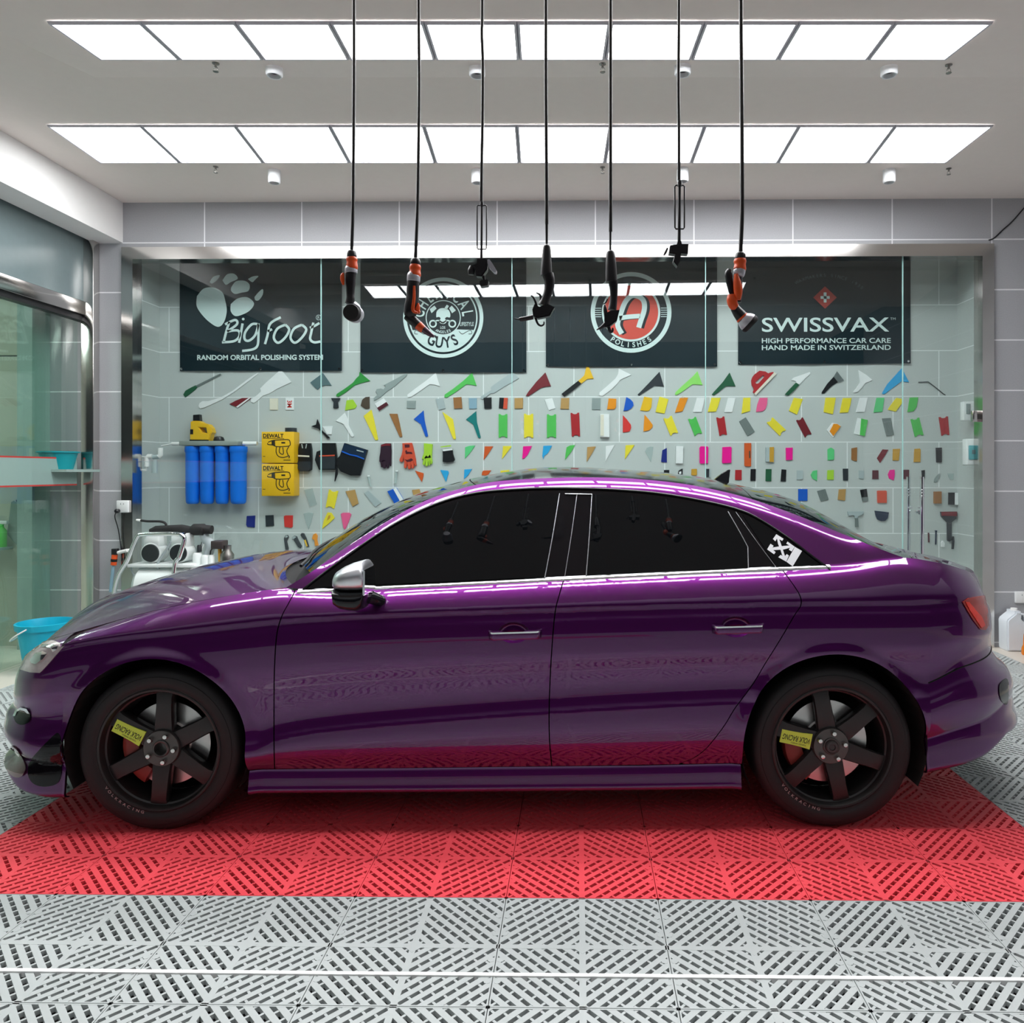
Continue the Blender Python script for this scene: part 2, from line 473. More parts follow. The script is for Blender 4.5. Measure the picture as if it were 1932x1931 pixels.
# ---- LED panels: (row name, top line px, bottom line px, divider x at top and bottom)
def panel(quad, label, group, nrm):
    """quad: four corner points (near-left, near-right, far-right, far-left) on the ceiling face; nrm points down"""
    c = sum(quad, Vector())/4
    root = empty('ceiling_light_panel', c, label, 'ceiling light', group)
    def shrink(d):
        out = []
        for i, p in enumerate(quad):
            a = (quad[(i+1) % 4]-p).normalized(); b = (quad[i-1]-p).normalized()
            out.append(p + (a+b)*d)
        return out
    fr = bmesh.new()
    o = [q+nrm*0.002 for q in quad]; i1 = [q+nrm*0.014 for q in shrink(0.004)]; i2 = [q+nrm*0.014 for q in shrink(0.014)]; i3 = [q+nrm*0.006 for q in shrink(0.015)]
    rings = [[fr.verts.new(p-c) for p in r] for r in (o, i1, i2, i3)]
    for a, b in zip(rings, rings[1:]):
        for k in range(4): fr.faces.new((a[k], a[(k+1) % 4], b[(k+1) % 4], b[k]))
    from_bm('frame', fr, m_alu, root)
    df = bmesh.new()
    # diffuser with rounded corners
    pts = []
    q3 = [q+nrm*0.0075 for q in shrink(0.0145)]
    r = 0.022
    for i in range(4):
        p = q3[i]; a = (q3[i-1]-p).normalized(); b = (q3[(i+1) % 4]-p).normalized()
        for t in (0, 0.25, 0.5, 0.75, 1.0):
            pts.append(p + a*r*(1-t)**2 + b*r*t**2)
    df.faces.new([df.verts.new(p-c) for p in pts])
    d = from_bm('diffuser', df, m_led, root, norm=False)
    if d.data.polygons[0].normal.dot(nrm) < 0: d.data.flip_normals()
    return root
tops = [88, 265.5, 443.5, 622, 799.5, 975, 1152, 1330, 1508, 1689.5, 1875]
bots = [189, 340.5, 497.5, 660, 822, 980, 1141, 1304, 1467, 1636.5, 1785]
def yy(px, base, bow): return base - bow*(1-((px-985)/900)**2)
for i in range(10):
    q = [at_z(tops[i], 234.5, H), at_z(tops[i+1], 234.5, H), at_z(bots[i+1], 305.0, H), at_z(bots[i], 305.0, H)]
    panel(q, 'glowing white LED ceiling panel, %s from the left in the row nearest the tiled wall' % ORD[i], 'rear row of LED panels', Vector((0, 0, -1)))
nr = Vector((0, SS, -1)).normalized()
for i in range(10):
    q = [at_plane(px, py, SY, SZ, SS) for px, py in ((tops[i], 38.5), (tops[i+1], 38.5), (bots[i+1], 109), (bots[i], 109))]
    panel(q, 'glowing white LED ceiling panel, %s from the left in the upper row on the soffit' % ORD[i], 'upper row of LED panels', nr)

for i in range(10):  # unseen row of panels, added to light the floor before the car
    xa = -3.35+i*0.6
    panel([Vector((xa, 2.56, H)), Vector((xa+0.595, 2.56, H)), Vector((xa+0.595, 3.01, H)), Vector((xa, 3.01, H))],
          'LED ceiling panel over the front of the bay, before the dropped fascia, %s from the left' % ORD[i], 'front row of LED panels', Vector((0, 0, -1)))
# ---- small downlights and sprinklers
m_lampwhite = mat('lamp_white', (236, 238, 240), rough=0.4, vary=0.0)
m_lampdark = mat('lamp_lens', (60, 62, 66), rough=0.2, vary=0.0)
def downlight(p, hgt, label, group):
    r = 0.043
    o = lathe('surface_downlight', [(0, 0), (r, 0), (r, -hgt+0.008), (r-0.006, -hgt), (r-0.012, -hgt), (r-0.016, -hgt+0.03), (0, -hgt+0.03)], m_lampwhite, None, 28)
    o.location = p; tag(o, label, 'downlight', group)
    lathe('lens', [(0, -hgt+0.026), (r-0.0155, -hgt+0.026), (r-0.0155, -hgt+0.024), (0, -hgt+0.024)], m_lampdark, o, 20)
for i, (px, py) in enumerate(((517.5, 322), (900.5, 322), (1288, 319), (1677.5, 321))):
    downlight(at_z(px, py, H), 0.092, 'white cylinder downlight, %s from the left on the rear ceiling strip' % ORD[i], 'rear downlights')
for i, (px, py) in enumerate(((517.5, 128), (900.5, 128), (1288, 125), (1677.5, 127))):
    downlight(at_plane(px, py, SY, SZ, SS)+Vector((0, 0, 0.0)), 0.045, 'short white downlight, %s from the left on the upper soffit edge' % ORD[i], 'soffit downlights')
m_brass = mat('dull_metal', (0.32, 0.31, 0.29), rough=0.3, metal=1.0)
def sprinkler(p, label, group):
    o = lathe('fire_sprinkler', [(0, 0), (0.018, 0), (0.018, -0.004), (0.006, -0.006), (0.006, -0.022), (0, -0.022)], m_brass, None, 14)
    o.location = p; tag(o, label, 'sprinkler', group)
    tube('yoke', [(-0.006, 0, -0.02), (-0.011, 0, -0.03), (-0.004, 0, -0.042), (0.004, 0, -0.042), (0.011, 0, -0.03), (0.006, 0, -0.02)], 0.0018, m_brass, o, 6)
    lathe('deflector', [(0, -0.042), (0.014, -0.042), (0.014, -0.045), (0, -0.045)], m_brass, o, 12)
for i, (px, py) in enumerate(((407, 314.5), (1137, 315.5), (1790, 318))):
    sprinkler(at_z(px, py, H), 'small metal sprinkler head on the rear ceiling strip, %s' % ('left one', 'middle one', 'right one')[i], 'rear sprinklers')
for i, (px, py) in enumerate(((407, 119), (1137, 120), (1790, 122))):
    sprinkler(at_plane(px, py, SY, SZ, SS), 'small metal sprinkler head on the upper soffit, %s' % ('left one', 'middle one', 'right one')[i], 'soffit sprinklers')

# ---- left glass wall with sliding doors
struct(box('wall_left_fascia', XL-0.05, XL, 1.5, D-0.05, sz(585, D), bz+0.12, mat('smoked_panel', (122, 138, 140), rough=0.25, vary=0.05)))
hz0, hz1 = sz(597, D), sz(571, D)
struct(box('trim_door_head', XL-0.06, XL+0.02, 1.5, D-0.001, hz0, hz1, m_steel, None, 0.004))
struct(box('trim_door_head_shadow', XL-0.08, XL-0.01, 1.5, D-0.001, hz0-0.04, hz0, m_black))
jx0, jx1 = sx(157, D-0.05), sx(180.5, D-0.05)
struct(box('trim_door_jamb', jx0, jx1, D-0.08, D-0.001, 0.0, bz, m_steel, None, 0.004))
struct(box('trim_door_stile', XL-0.03, jx0-0.004, D-0.06, D-0.03, 0.0, hz0, m_glass_edge))
lz = 2.0
d2 = struct(box('door_2', XL-0.045, XL-0.033, 2.2, D-0.10, 0.01, hz0-0.02, m_glass2))
m_frost = mat('frosted_film', (168, 196, 190), rough=0.6, alpha=0.55, vary=0.0)
m_redfilm = mat('red_film', (190, 60, 55), rough=0.5, vary=0.0)
zt1, zt0 = sz(867, D), sz(913, D)
def film(name, z0, z1, m): 
    o = box(name, XL-0.0325, XL-0.0318, 2.3, D-0.11, z0, z1, m, d2); o['kind'] = 'structure'
film('frosted_band', zt0, zt1, m_frost); film('red_stripe', zt1, zt1+0.012, m_redfilm); film('red_stripe', zt0-0.012, zt0, m_redfilm)
struct(box('door_3', XL-0.09, XL-0.08, 2.2, D-0.22, 0.01, hz0-0.02, m_glass2))
struct(box('wall_right', XR, XR+0.1, 1.5, D, -0.02, H, m_wtile))
# the space behind the left glass
m_gpost = mat('green_grey_paint', (150, 172, 166), rough=0.6)
struct(box('trim_beam_side', XL-0.3, sx(178, D)-0.001, 1.5, D-0.001, bz+0.05, H-0.001, m_black))
cxa, cxb = sx(50, 5.9), sx(78, 5.9)
struct(box('column_side_room', cxa, cxb, 5.80, D-0.001, 0.0, H-0.36, m_gpost))
struct(box('trim_side_room_gap', sx(45, 5.93), cxa-0.001, 5.92, D-0.001, 0.0, H-0.36, m_black))
m_beige = mat('beige_panel', (176, 180, 164), rough=0.5, vary=0.06, scale=3)
struct(box('trim_side_room_panel_upper', -6.2, sx(45, 5.93)-0.001, 5.93, D-0.001, sz(668, 5.93), H-0.36, m_beige))
struct(box('trim_side_room_panel_lower', -6.2, sx(45, 5.93)-0.001, 5.93, D-0.001, 0.0, sz(671, 5.93), m_beige))
struct(box('wall_side_room_left', -8.0, -7.9, 1.0, D, 0.0, H, m_white))
struct(box('ceiling_side_room', -7.9, XL-0.1, 1.0, D, H-0.35, H-0.3, m_plaster))

box_l = empty('ceiling_lamp', (-5.6, 4.4, H-0.36), 'flat ceiling lamp in the side room behind the left glass wall', 'ceiling light')  # unseen source, added to brighten the side room
lamp_m = mat('side_lamp', (0.95, 1.0, 0.98), vary=0.0, emit=LED*0.8)
bm = bmesh.new(); add_box(bm, -0.6, 0.6, -0.6, 0.6, -0.03, 0.0); from_bm('housing', bm, m_white, box_l)
bm = bmesh.new(); add_box(bm, -0.57, 0.57, -0.57, 0.57, -0.036, -0.0301); from_bm('diffuser', bm, lamp_m, box_l)
# ================================================================= CAR
def pch(xs, ys):
    o = np.argsort(xs); x = np.array(xs, float)[o]; y = np.array(ys, float)[o]
    h = np.diff(x); d = np.diff(y)/h
    m = np.zeros(len(x)); m[0] = d[0]; m[-1] = d[-1]
    for i in range(1, len(x)-1):
        if d[i-1]*d[i] > 0:
            w1, w2 = 2*h[i]+h[i-1], h[i]+2*h[i-1]
            m[i] = (w1+w2)/(w1/d[i-1]+w2/d[i])
    def f(q):
        q = np.clip(np.asarray(q, float), x[0], x[-1])
        i = np.clip(np.searchsorted(x, q)-1, 0, len(x)-2)
        t = (q-x[i])/h[i]
        return (y[i]*(1+2*t)*(1-t)**2 + m[i]*h[i]*t*(1-t)**2 + y[i+1]*t*t*(3-2*t) + m[i+1]*h[i]*t*t*(t-1))
    return f
TYRE_Y = 0.03
pf, pr = at_z(297, 1572, 0.0), at_z(1573, 1566, 0.0)
CAR_A = math.atan2(pr.y-pf.y, pr.x-pf.x)
WB = (pr-pf).length
ca, sa = math.cos(CAR_A), math.sin(CAR_A)
CAR_O = pf - Vector((-sa*TYRE_Y, ca*TYRE_Y, 0))
HW = 0.90                                     # half width
def to_car(v): 
    d = v-CAR_O
    return Vector((d.x*ca+d.y*sa, -d.x*sa+d.y*ca, d.z))
def CP(px, py, yc):
    d = ray(px, py); o = to_car(Vector((0, 0, HC)))
    dl = Vector((d[0]*ca+d[1]*sa, -d[0]*sa+d[1]*ca, d[2]))
    t = (yc-o.y)/dl.y
    return o+dl*t
def to_px(v):
    w = Vector((CAR_O.x+v[0]*ca-v[1]*sa, CAR_O.y+v[0]*sa+v[1]*ca, v[2]))
    c, s = math.cos(YAW), math.sin(YAW)
    X, Yd = w.x*c+w.y*s, -w.x*s+w.y*c
    return CX+F_PX*X/Yd, CY-F_PX*(w.z-HC)/Yd

def level(pts, yc):
    q = [CP(px, py, yc) for px, py in pts]
    return pch([p.x for p in q], [p.z for p in q])
z0 = level([(10, 1462), (60, 1486), (128, 1493), (470, 1488), (1000, 1484), (1400, 1479), (1640, 1462), (1750, 1444), (1840, 1425), (1905, 1392)], 0.10)
z2 = level([(10, 1400), (128, 1440), (480, 1453), (1000, 1448), (1400, 1441), (1750, 1392), (1905, 1345)], 0.04)
z3 = level([(10, 1345), (128, 1395), (480, 1408), (515, 1396), (600, 1381), (800, 1362), (1040, 1345), (1250, 1333), (1420, 1326), (1750, 1318), (1905, 1290)], 0.015)
z6 = level([(10, 1262), (60, 1240), (122, 1219), (199, 1206), (316, 1194), (420, 1183), (527, 1172), (700, 1162), (1049, 1150), (1300, 1143), (1510, 1139), (1700, 1137), (1820, 1133), (1905, 1128)], 0.0)
z7 = level([(10, 1240), (60, 1219), (100, 1205), (160, 1188), (220, 1171), (300, 1150), (380, 1133), (460, 1120), (545, 1111), (620, 1112), (800, 1104), (1060, 1091), (1300, 1080), (1480, 1073), (1600, 1064), (1700, 1052), (1760, 1060), (1830, 1078), (1870, 1092)], 0.11)
KY = {2: 0.044, 3: 0.012, 7: 0.100}
RAILZ = None
SN = 26
def section(x):
    """dense (z, y) profile of the body side at x, split into smooth pieces between creases"""
    a0, a2, a3, a6, a7 = float(z0(x)), float(z2(x)), float(z3(x)), float(z6(x)), float(z7(x))
    k4 = a3+0.62*(a6-a3)
    segs = [
        ([a0, a0+0.006, a0+0.018, a0+0.35*(a2-a0), a2-0.006, a2], [0.055, 0.036, 0.0275, 0.0305, 0.0425, KY[2]+0.002]),
        ([a2, a2+0.2*(a3-a2), a2+0.45*(a3-a2), a2+0.68*(a3-a2), a3], [KY[2]-0.002, 0.0265, 0.0125, 0.0075, KY[3]]),
        ([a3, a3+0.02, a3+0.055, a3+0.085, a3+0.36*(a6-a3), a6-0.17, a6-0.115, a6-0.05, a6-0.022, a6-0.004], [KY[3], 0.019, 0.0265, 0.0275, 0.0215, 0.0035, 0.003, 0.0095, 0.0165, 0.0165]),
        ([a6-0.004, a6+0.004, a6+0.3*(a7-a6), a6+0.55*(a7-a6), a6+0.8*(a7-a6), a7], [0.0155, 0.0155, 0.026, 0.043, 0.067, KY[7]]),
    ]
    Z, Y = [], []
    for zs, ys in segs:
        zz = np.linspace(zs[0], zs[-1], SN); yy_ = pch(zs, ys)(zz)
        Z += list(zz); Y += list(yy_)
    return np.maximum.accumulate(np.array(Z)+np.arange(len(Z))*1e-7), np.array(Y)
_sec = {}
def sec(i):
    if i not in _sec: _sec[i] = section(i*0.01)
    return _sec[i]
ARCH = [(0.0, 0.335, 0.352), (WB, 0.335, 0.362)]
def flare(x, z):
    f = 0.0
    for xc, zc, R in ARCH:
        r = math.hypot(x-xc, max(0.0, z-zc)) if z > zc else abs(x-xc)
        t = min(1.0, max(0.0, (r-R)/0.045)); f = max(f, 0.011*(1-t*t*(3-2*t)))
    return f
def gh(x, dz):
    y = KY[7] + 0.47*dz + 0.12*dz*dz
    if RAILZ is not None:
        r = dz+float(z7(x)) - (float(RAILZ(x))-0.05)
        w_ = min(1.0, max(0.0, (float(RAILZ(x))-float(z7(x))-0.015)/0.14))
        if r > 0: y += 11.0*r*r*w_*w_*(3-2*w_)
    return y
def Yside(x, z):
    zb = float(z7(x))
    if z > zb:
        return gh(x, z-zb)
    f = x/0.01; i = math.floor(f); t = f-i
    a, b = sec(i), sec(i+1)
    return (1-t)*np.interp(z, *a) + t*np.interp(z, *b) - flare(x, z)
def PXS(px, py):
    """pixel on the near body side -> car-local (x, z)"""
    y = 0.05
    for _ in range(8):
        p = CP(px, py, y); y = float(Yside(p.x, p.z))
    return p.x, p.z
def fit_rail(pts):
    q = [PXS(*p) for p in pts]
    return pch([a for a, _ in q], [z for _, z in q])
def curve_px(pts, n=6): return [PXS(p.x, p.y) for p in smooth_path([(a, b, 0) for a, b in pts], n)]

m_paint = mat('purple_paint', (0.102, 0.0075, 0.118), rough=0.40, metal=1.0, coat=1.0, coat_rough=0.010, vary=0.10, scale=900)
m_paint.node_tree.nodes['Principled BSDF'].inputs['Coat IOR'].default_value = 1.62
m_tint = mat('tinted_glass', (0.0025, 0.0032, 0.004), rough=0.012, spec=0.32, vary=0.0)
m_trimblack = mat('trim_black', (0.004, 0.0035, 0.005), rough=0.10, spec=0.35, coat=0.0, vary=0.0)
m_under = mat('underbody_black', (0.006, 0.006, 0.006), rough=0.9)
m_silver = mat('satin_silver', (0.72, 0.74, 0.78), rough=0.22, metal=1.0, vary=0.0)
m_tyre = mat('tyre_rubber', (0.011, 0.010, 0.011), rough=0.62, vary=0.15, scale=60)
m_rim = mat('matte_black_rim', (0.018, 0.017, 0.017), rough=0.38, spec=0.5, vary=0.05)

car = empty('car', CAR_O, 'dark purple four-door saloon car with tinted windows and black wheels parked on red floor tiles', 'car', rz=CAR_A)

def cut_grid(bm, dx, dz):
    xs = [v.co.x for v in bm.verts]; zs = [v.co.z for v in bm.verts]
    for a in np.arange(math.floor(min(xs)/dx)*dx+dx, max(xs), dx):
        bmesh.ops.bisect_plane(bm, geom=bm.verts[:]+bm.edges[:]+bm.faces[:], plane_co=(a, 0, 0), plane_no=(1, 0, 0), dist=1e-6)
    for a in np.arange(math.floor(min(zs)/dz)*dz+dz, max(zs), dz):
        bmesh.ops.bisect_plane(bm, geom=bm.verts[:]+bm.edges[:]+bm.faces[:], plane_co=(0, 0, a), plane_no=(0, 0, 1), dist=1e-6)
def side_patch(name, outline, m, parent, off=0.0, dx=0.02, dz=0.008, rim=0.012, fn=None, holes=()):
    """outline: car-local (x, z) points; meshed, laid onto the body-side surface; folded inwards at the rim"""
    fn = fn or Yside
    pts = [outline[0]]
    for p in outline[1:]:
        if math.hypot(p[0]-pts[-1][0], p[1]-pts[-1][1]) > 0.0015: pts.append(p)
    if math.hypot(pts[0][0]-pts[-1][0], pts[0][1]-pts[-1][1]) < 0.0015: pts.pop()
    bm = bmesh.new()
    vs = [bm.verts.new((p[0], 0, p[1])) for p in pts]
    es = [bm.edges.new((vs[i], vs[(i+1) % len(vs)])) for i in range(len(vs))]
    for h in holes:
        hv = [bm.verts.new((p[0], 0, p[1])) for p in h]
        es += [bm.edges.new((hv[i], hv[(i+1) % len(hv)])) for i in range(len(hv))]
    bmesh.ops.triangle_fill(bm, edges=es, use_beauty=True)
    if not holes: bmesh.ops.dissolve_limit(bm, angle_limit=0.01, verts=bm.verts, edges=[e for e in bm.edges if len(e.link_faces) == 2], delimit=set())
    cut_grid(bm, dx, dz)
    bmesh.ops.triangulate(bm, faces=[f for f in bm.faces if len(f.verts) > 4])
    bound = [e for e in bm.edges if len(e.link_faces) == 1]
    for v in bm.verts: v.co.y = float(fn(v.co.x, v.co.z)) - off
    bmesh.ops.recalc_face_normals(bm, faces=bm.faces)
    if sum(f.normal.y*f.calc_area() for f in bm.faces) > 0: bmesh.ops.reverse_faces(bm, faces=bm.faces)
    if rim > 0:
        r = bmesh.ops.extrude_edge_only(bm, edges=bound)
        nv_ = [g for g in r['geom'] if isinstance(g, bmesh.types.BMVert)]
        for v in nv_: v.co.y += rim
        for e in bm.edges: e.smooth = True
        for e in bound: e.smooth = False
    for f in bm.faces: f.smooth = True
    me = bpy.data.meshes.new(name); bm.to_mesh(me); bm.free()
    return link(name, me, m, parent)
def ribbon(name, pts_px, w, m, parent, off=0.001, rim=0.004, n=6, smooth=True):
    """thin strip of width w (metres) following pixels along the body side"""
    c = curve_px(pts_px, n) if smooth else [PXS(*p) for p in pts_px]
    L, R = [], []
    for i, p in enumerate(c):
        a, b = c[max(0, i-1)], c[min(len(c)-1, i+1)]
        t = Vector((b[0]-a[0], b[1]-a[1])).normalized(); nn = Vector((-t.y, t.x))
        L.append((p[0]+nn.x*w/2, p[1]+nn.y*w/2)); R.append((p[0]-nn.x*w/2, p[1]-nn.y*w/2))
    vs, fs = [], []
    prof = ((-1, -rim), (-0.75, off*0.4), (-0.35, off), (0.35, off), (0.75, off*0.4), (1, -rim))
    for (lx, lz), (rx, rz_) in zip(L, R):
        mx_, mz_ = (lx+rx)/2, (lz+rz_)/2
        yb = float(Yside(mx_, mz_)); yl = float(Yside(lx, lz)); yr = float(Yside(rx, rz_))
        for u, o in prof:
            x = mx_+(lx-mx_)*u; z = mz_+(lz-mz_)*u
            y = yb+(yl-yr)/2*u
            vs.append((x, y-o, z))
    k = len(prof)
    for i in range(len(L)-1):
        for j in range(k-1):
            a = i*k+j; fs.append((a, a+1, a+k+1, a+k))
    o_ = link(name, mesh_of(vs, fs), m, parent, True)
    bm = bmesh.new(); bm.from_mesh(o_.data); bmesh.ops.recalc_face_normals(bm, faces=bm.faces)
    if sum(f.normal.y*f.calc_area() for f in bm.faces) > 0: bmesh.ops.reverse_faces(bm, faces=bm.faces)
    bm.to_mesh(o_.data); bm.free()
    return o_

# ---- shared lines (pixels on the near side)
FD = [(556, 1117), (545, 1138), (531, 1165), (522, 1200), (518, 1260), (517, 1330), (517, 1400), (518, 1449)]
BD = [(1064, 1093), (1056, 1120), (1048, 1152), (1043, 1200), (1038, 1280), (1036, 1350), (1037, 1400), (1041, 1444)]
RD = [(1477, 1077), (1494, 1100), (1509, 1124), (1511, 1142), (1498, 1163), (1480, 1194), (1463, 1222), (1444, 1252), (1425, 1284), (1407, 1310), (1386, 1338), (1369, 1366), (1350, 1392), (1331, 1414), (1310, 1430), (1285, 1440)]
HG = [(122, 1216), (160, 1194), (220, 1172), (300, 1151), (380, 1134), (460, 1120), (540, 1109)]
RAIL = [(540, 1109), (590, 1078), (650, 1035), (720, 990), (790, 951), (850, 928), (920, 911), (1000, 904), (1100, 901), (1200, 904), (1300, 915), (1400, 937), (1500, 971), (1600, 1012), (1660, 1036), (1706, 1053)]
DLO = [(570, 1112), (600, 1090), (640, 1060), (700, 1017), (760, 980), (830, 948), (900, 930), (980, 923), (1060, 921), (1160, 924), (1250, 932), (1340, 948), (1400, 964), (1440, 984), (1490, 1017), (1530, 1048), (1556, 1066), (1562, 1070)]
SILL = [(476, 1453), (700, 1452), (1000, 1447), (1300, 1442), (1402, 1440)]
def arch_pts(i, a0, a1, n=40, grow=0.0):
    xc, zc, R = ARCH[i]; R += grow
    return [(xc+R*math.cos(math.radians(a)), zc+R*math.sin(math.radians(a))) for a in np.linspace(a0, a1, n)]
GAP = 0.0022
RAILZ = fit_rail(RAIL); RAILZ = fit_rail(RAIL)
fd, bd, rd = curve_px(FD), curve_px(BD), curve_px(RD)
def shift(c, d): return [(p[0]+d, p[1]) for p in c]
xaF, xaR = -0.362, WB+0.372                    # where the bumper corners begin
hg = curve_px(HG); rail = curve_px(RAIL); dlo = curve_px(DLO)
rail = [p for p in rail]
CUPS = {}
for k_, (x0p, x1p, yp) in {'f': (922, 1022, 1191), 'r': (1343, 1440, 1180)}.items():
    (xa_, za_), (xb_, zb__) = PXS(x0p, yp), PXS(x1p, yp-3)
    cx_, cz_ = xa_*0.53+xb_*0.47, (za_+zb__)/2-0.010
    CUPS[k_] = (cx_, cz_, [(cx_+0.060*math.cos(a), cz_+0.040*math.sin(a)) for a in np.linspace(0, 2*math.pi, 41)[:-1]])
# front fender
zs_f = float(z2(0.37))
fend = [(xaF, float(z6(xaF))-0.005)] + [p for p in hg if p[0] > xaF] + shift(fd, -GAP)
fend += [(fd[-1][0]-GAP, float(z2(0.45))+0.003), (0.3535, float(z2(0.36))+0.003), (0.3525, 0.335)] + arch_pts(0, 0, 180)[1:]
fend += [(-0.352, 0.30), (xaF, 0.30)]
# fender top follows the gap line
fender = side_patch('front_fender', fend, m_paint, car)
# doors
def belt(c0, c1, n=30):
    xs = np.linspace(c0, c1, n); return [(x, float(z7(x))-0.004) for x in xs]
def sill_top(c0, c1, n=30):
    xs = np.linspace(c0, c1, n); return [(x, float(z2(x))+0.003) for x in xs]
fdoor = side_patch('front_door', shift(fd, GAP)[1:][::-1] + belt(fd[0][0]+GAP, bd[0][0]-GAP) + shift(bd, -GAP)[1:-1] + sill_top(bd[-1][0]-GAP, fd[-1][0]+GAP), m_paint, car, holes=[CUPS['f'][2]])
rdoor = side_patch('rear_door', shift(bd, GAP)[1:-1][::-1] + belt(bd[0][0]+GAP, rd[0][0]-GAP) + shift(rd, -GAP)[1:-1] + sill_top(rd[-1][0]-0.01, bd[-1][0]+GAP), m_paint, car, holes=[CUPS['r'][2]])
# sill between the wheels
xs_ = np.linspace(0.356, WB-0.366, 40)
side_patch('sill', [(x, float(z2(x))-0.002) for x in xs_] + [(x, float(z0(x))+0.001) for x in xs_[::-1]], m_paint, car, rim=0.08, dz=0.005)
# rear quarter with roof rail and pillars
top_r = [(x, float(z7(x))) for x in np.linspace(rail[-1][0]+0.01, xaR, 25)]
q = rail[:] + top_r + [(xaR, 0.30), (WB+0.3625, 0.30)] + arch_pts(1, 0, 128)
zs_ = arch_pts(1, 128, 129, 2)[0][1]
rsp = None
for p_, q_ in zip(rd, rd[1:]):
    if p_[1] >= zs_ > q_[1]: rsp = (p_[0]+(q_[0]-p_[0])*(p_[1]-zs_)/(p_[1]-q_[1]), zs_)
near = [p for p in rd if p[1] > zs_] + [rsp]
q += shift(near, GAP)[::-1]
q += [(rd[0][0]+GAP, float(z7(rd[0][0]))-0.002), (dlo[-1][0], float(z7(dlo[-1][0]))-0.001)] + dlo[::-1]
body_side = side_patch('body_side', q, m_paint, car)
# strip between rear door and wheel arch
low = [rsp] + [p for p in rd if p[1] < zs_]
side_patch('rear_arch_lip', arch_pts(1, 128, 180) + [(WB-0.3625, float(z2(WB-0.38))+0.003), (rd[-1][0]+0.012, float(z2(rd[-1][0]))+0.003)] + shift(low, GAP)[::-1], m_paint, car)

# ---- bumper corners: side profile carried round the corner to the centre line
NF = 2.5
def solve_tip(px, py, sgn, xa):
    """length of the rounded end at the height seen at (px, py) so that its outline meets the pixel"""
    z = CP(px, py, 0.28).z
    lo_, hi_ = 0.05, 0.9
    for _ in range(40):
        L = (lo_+hi_)/2
        e = []
        for th in np.linspace(0.02, 1.55, 90):
            u, xi = math.cos(th)**(2/NF), math.sin(th)**(2/NF)
            e.append(to_px((xa+sgn*L*xi, HW-(HW-0.02)*u, z))[0])
        ex = min(e) if sgn < 0 else max(e)
        if (sgn < 0 and ex > px) or (sgn > 0 and ex < px): lo_ = L
        else: hi_ = L
    return z, (lo_+hi_)/2
fr_sil = [(62, 1206), (45, 1232), (34, 1262), (30, 1290), (26, 1312), (11, 1335), (12, 1355), (21, 1375), (33, 1398), (9, 1420), (8, 1446), (24, 1462), (50, 1486)]
rr_sil = [(1853, 1084), (1855, 1110), (1866, 1150), (1869, 1188), (1872, 1222), (1880, 1240), (1902, 1266), (1911, 1290), (1914, 1330), (1920, 1358), (1912, 1385), (1890, 1412), (1850, 1430)]
def tipfn(sil, sgn, xa):
    q_ = sorted(solve_tip(px, py, sgn, xa) for px, py in sil)
    return pch([a for a, _ in q_], [b for _, b in q_])
LF, LR = tipfn(fr_sil, -1, xaF), tipfn(rr_sil, 1, xaR)
def corner_pt(sgn, th, fz):
    """fz: function x -> z of one row"""
    xa, LL = (xaF, LF) if sgn < 0 else (xaR, LR)
    u, xi = max(0.0, math.cos(th))**(2/NF), math.sin(th)**(2/NF)
    z = fz(xa)
    for _ in range(4):
        x = xa+sgn*float(LL(z))*xi; z = fz(x)
    y0 = float(Yside(xa, min(fz(xa), float(z7(xa)))))
    return (x, HW-(HW-y0)*u, z)
TH = list(np.linspace(0, 1, 34)**1.6*(math.pi/2)*0.55) + list(np.linspace(0.55, 1, 16)[1:]*math.pi/2)
def corner(name, sgn, rows, m, parent, dark_rows=None):
    vs, fs = [], []
    n = len(TH)
    full = TH + [math.pi-t for t in TH[::-1][1:]]
    N = len(full)
    for fz in rows:
        for j, t in enumerate(full):
            x, y, z = corner_pt(sgn, t if t <= math.pi/2 else math.pi-t, fz)
            if t > math.pi/2: y = 2*HW-y
            vs.append((x, y, z))
    for i in range(len(rows)-1):
        for j in range(N-1):
            a = i*N+j; fs.append((a, a+1, a+N+1, a+N))
    bm = bmesh.new()
    V = [bm.verts.new(v) for v in vs]
    for f in fs: bm.faces.new([V[i] for i in f])
    bmesh.ops.recalc_face_normals(bm, faces=bm.faces)
    if sum(f.normal.x*f.calc_area() for f in bm.faces)*sgn < 0: bmesh.ops.reverse_faces(bm, faces=bm.faces)
    return from_bm(name, bm, m, parent, True, norm=False)
def rows_between(fa, fb, n):
    return [(lambda x, t=t: float(fa(x))*(1-t)+float(fb(x))*t) for t in np.linspace(0, 1, n)]
def zlow_f(x): return float(z0(x))
corner('front_bumper', -1, rows_between(zlow_f, lambda x: float(z7(x))-0.001, 90), m_paint, car)
zbr = level([(1690, 1300), (1745, 1275), (1800, 1252), (1905, 1238)], 0.1)
corner('rear_bumper', 1, rows_between(lambda x: float(z0(x)), lambda x: float(zbr(x)), 50), m_paint, car)
corner('rear_panel', 1, rows_between(lambda x: float(zbr(x)), lambda x: float(z7(x)), 40), m_paint, car)
gp_ = [corner_pt(1, t, lambda x: float(zbr(x))) for t in TH]
tube('bumper_gap', [Vector(p) for p in gp_] + [Vector((p[0], 2*HW-p[1], p[2])) for p in gp_[::-1][1:]], 0.0028, m_under, car, 6)
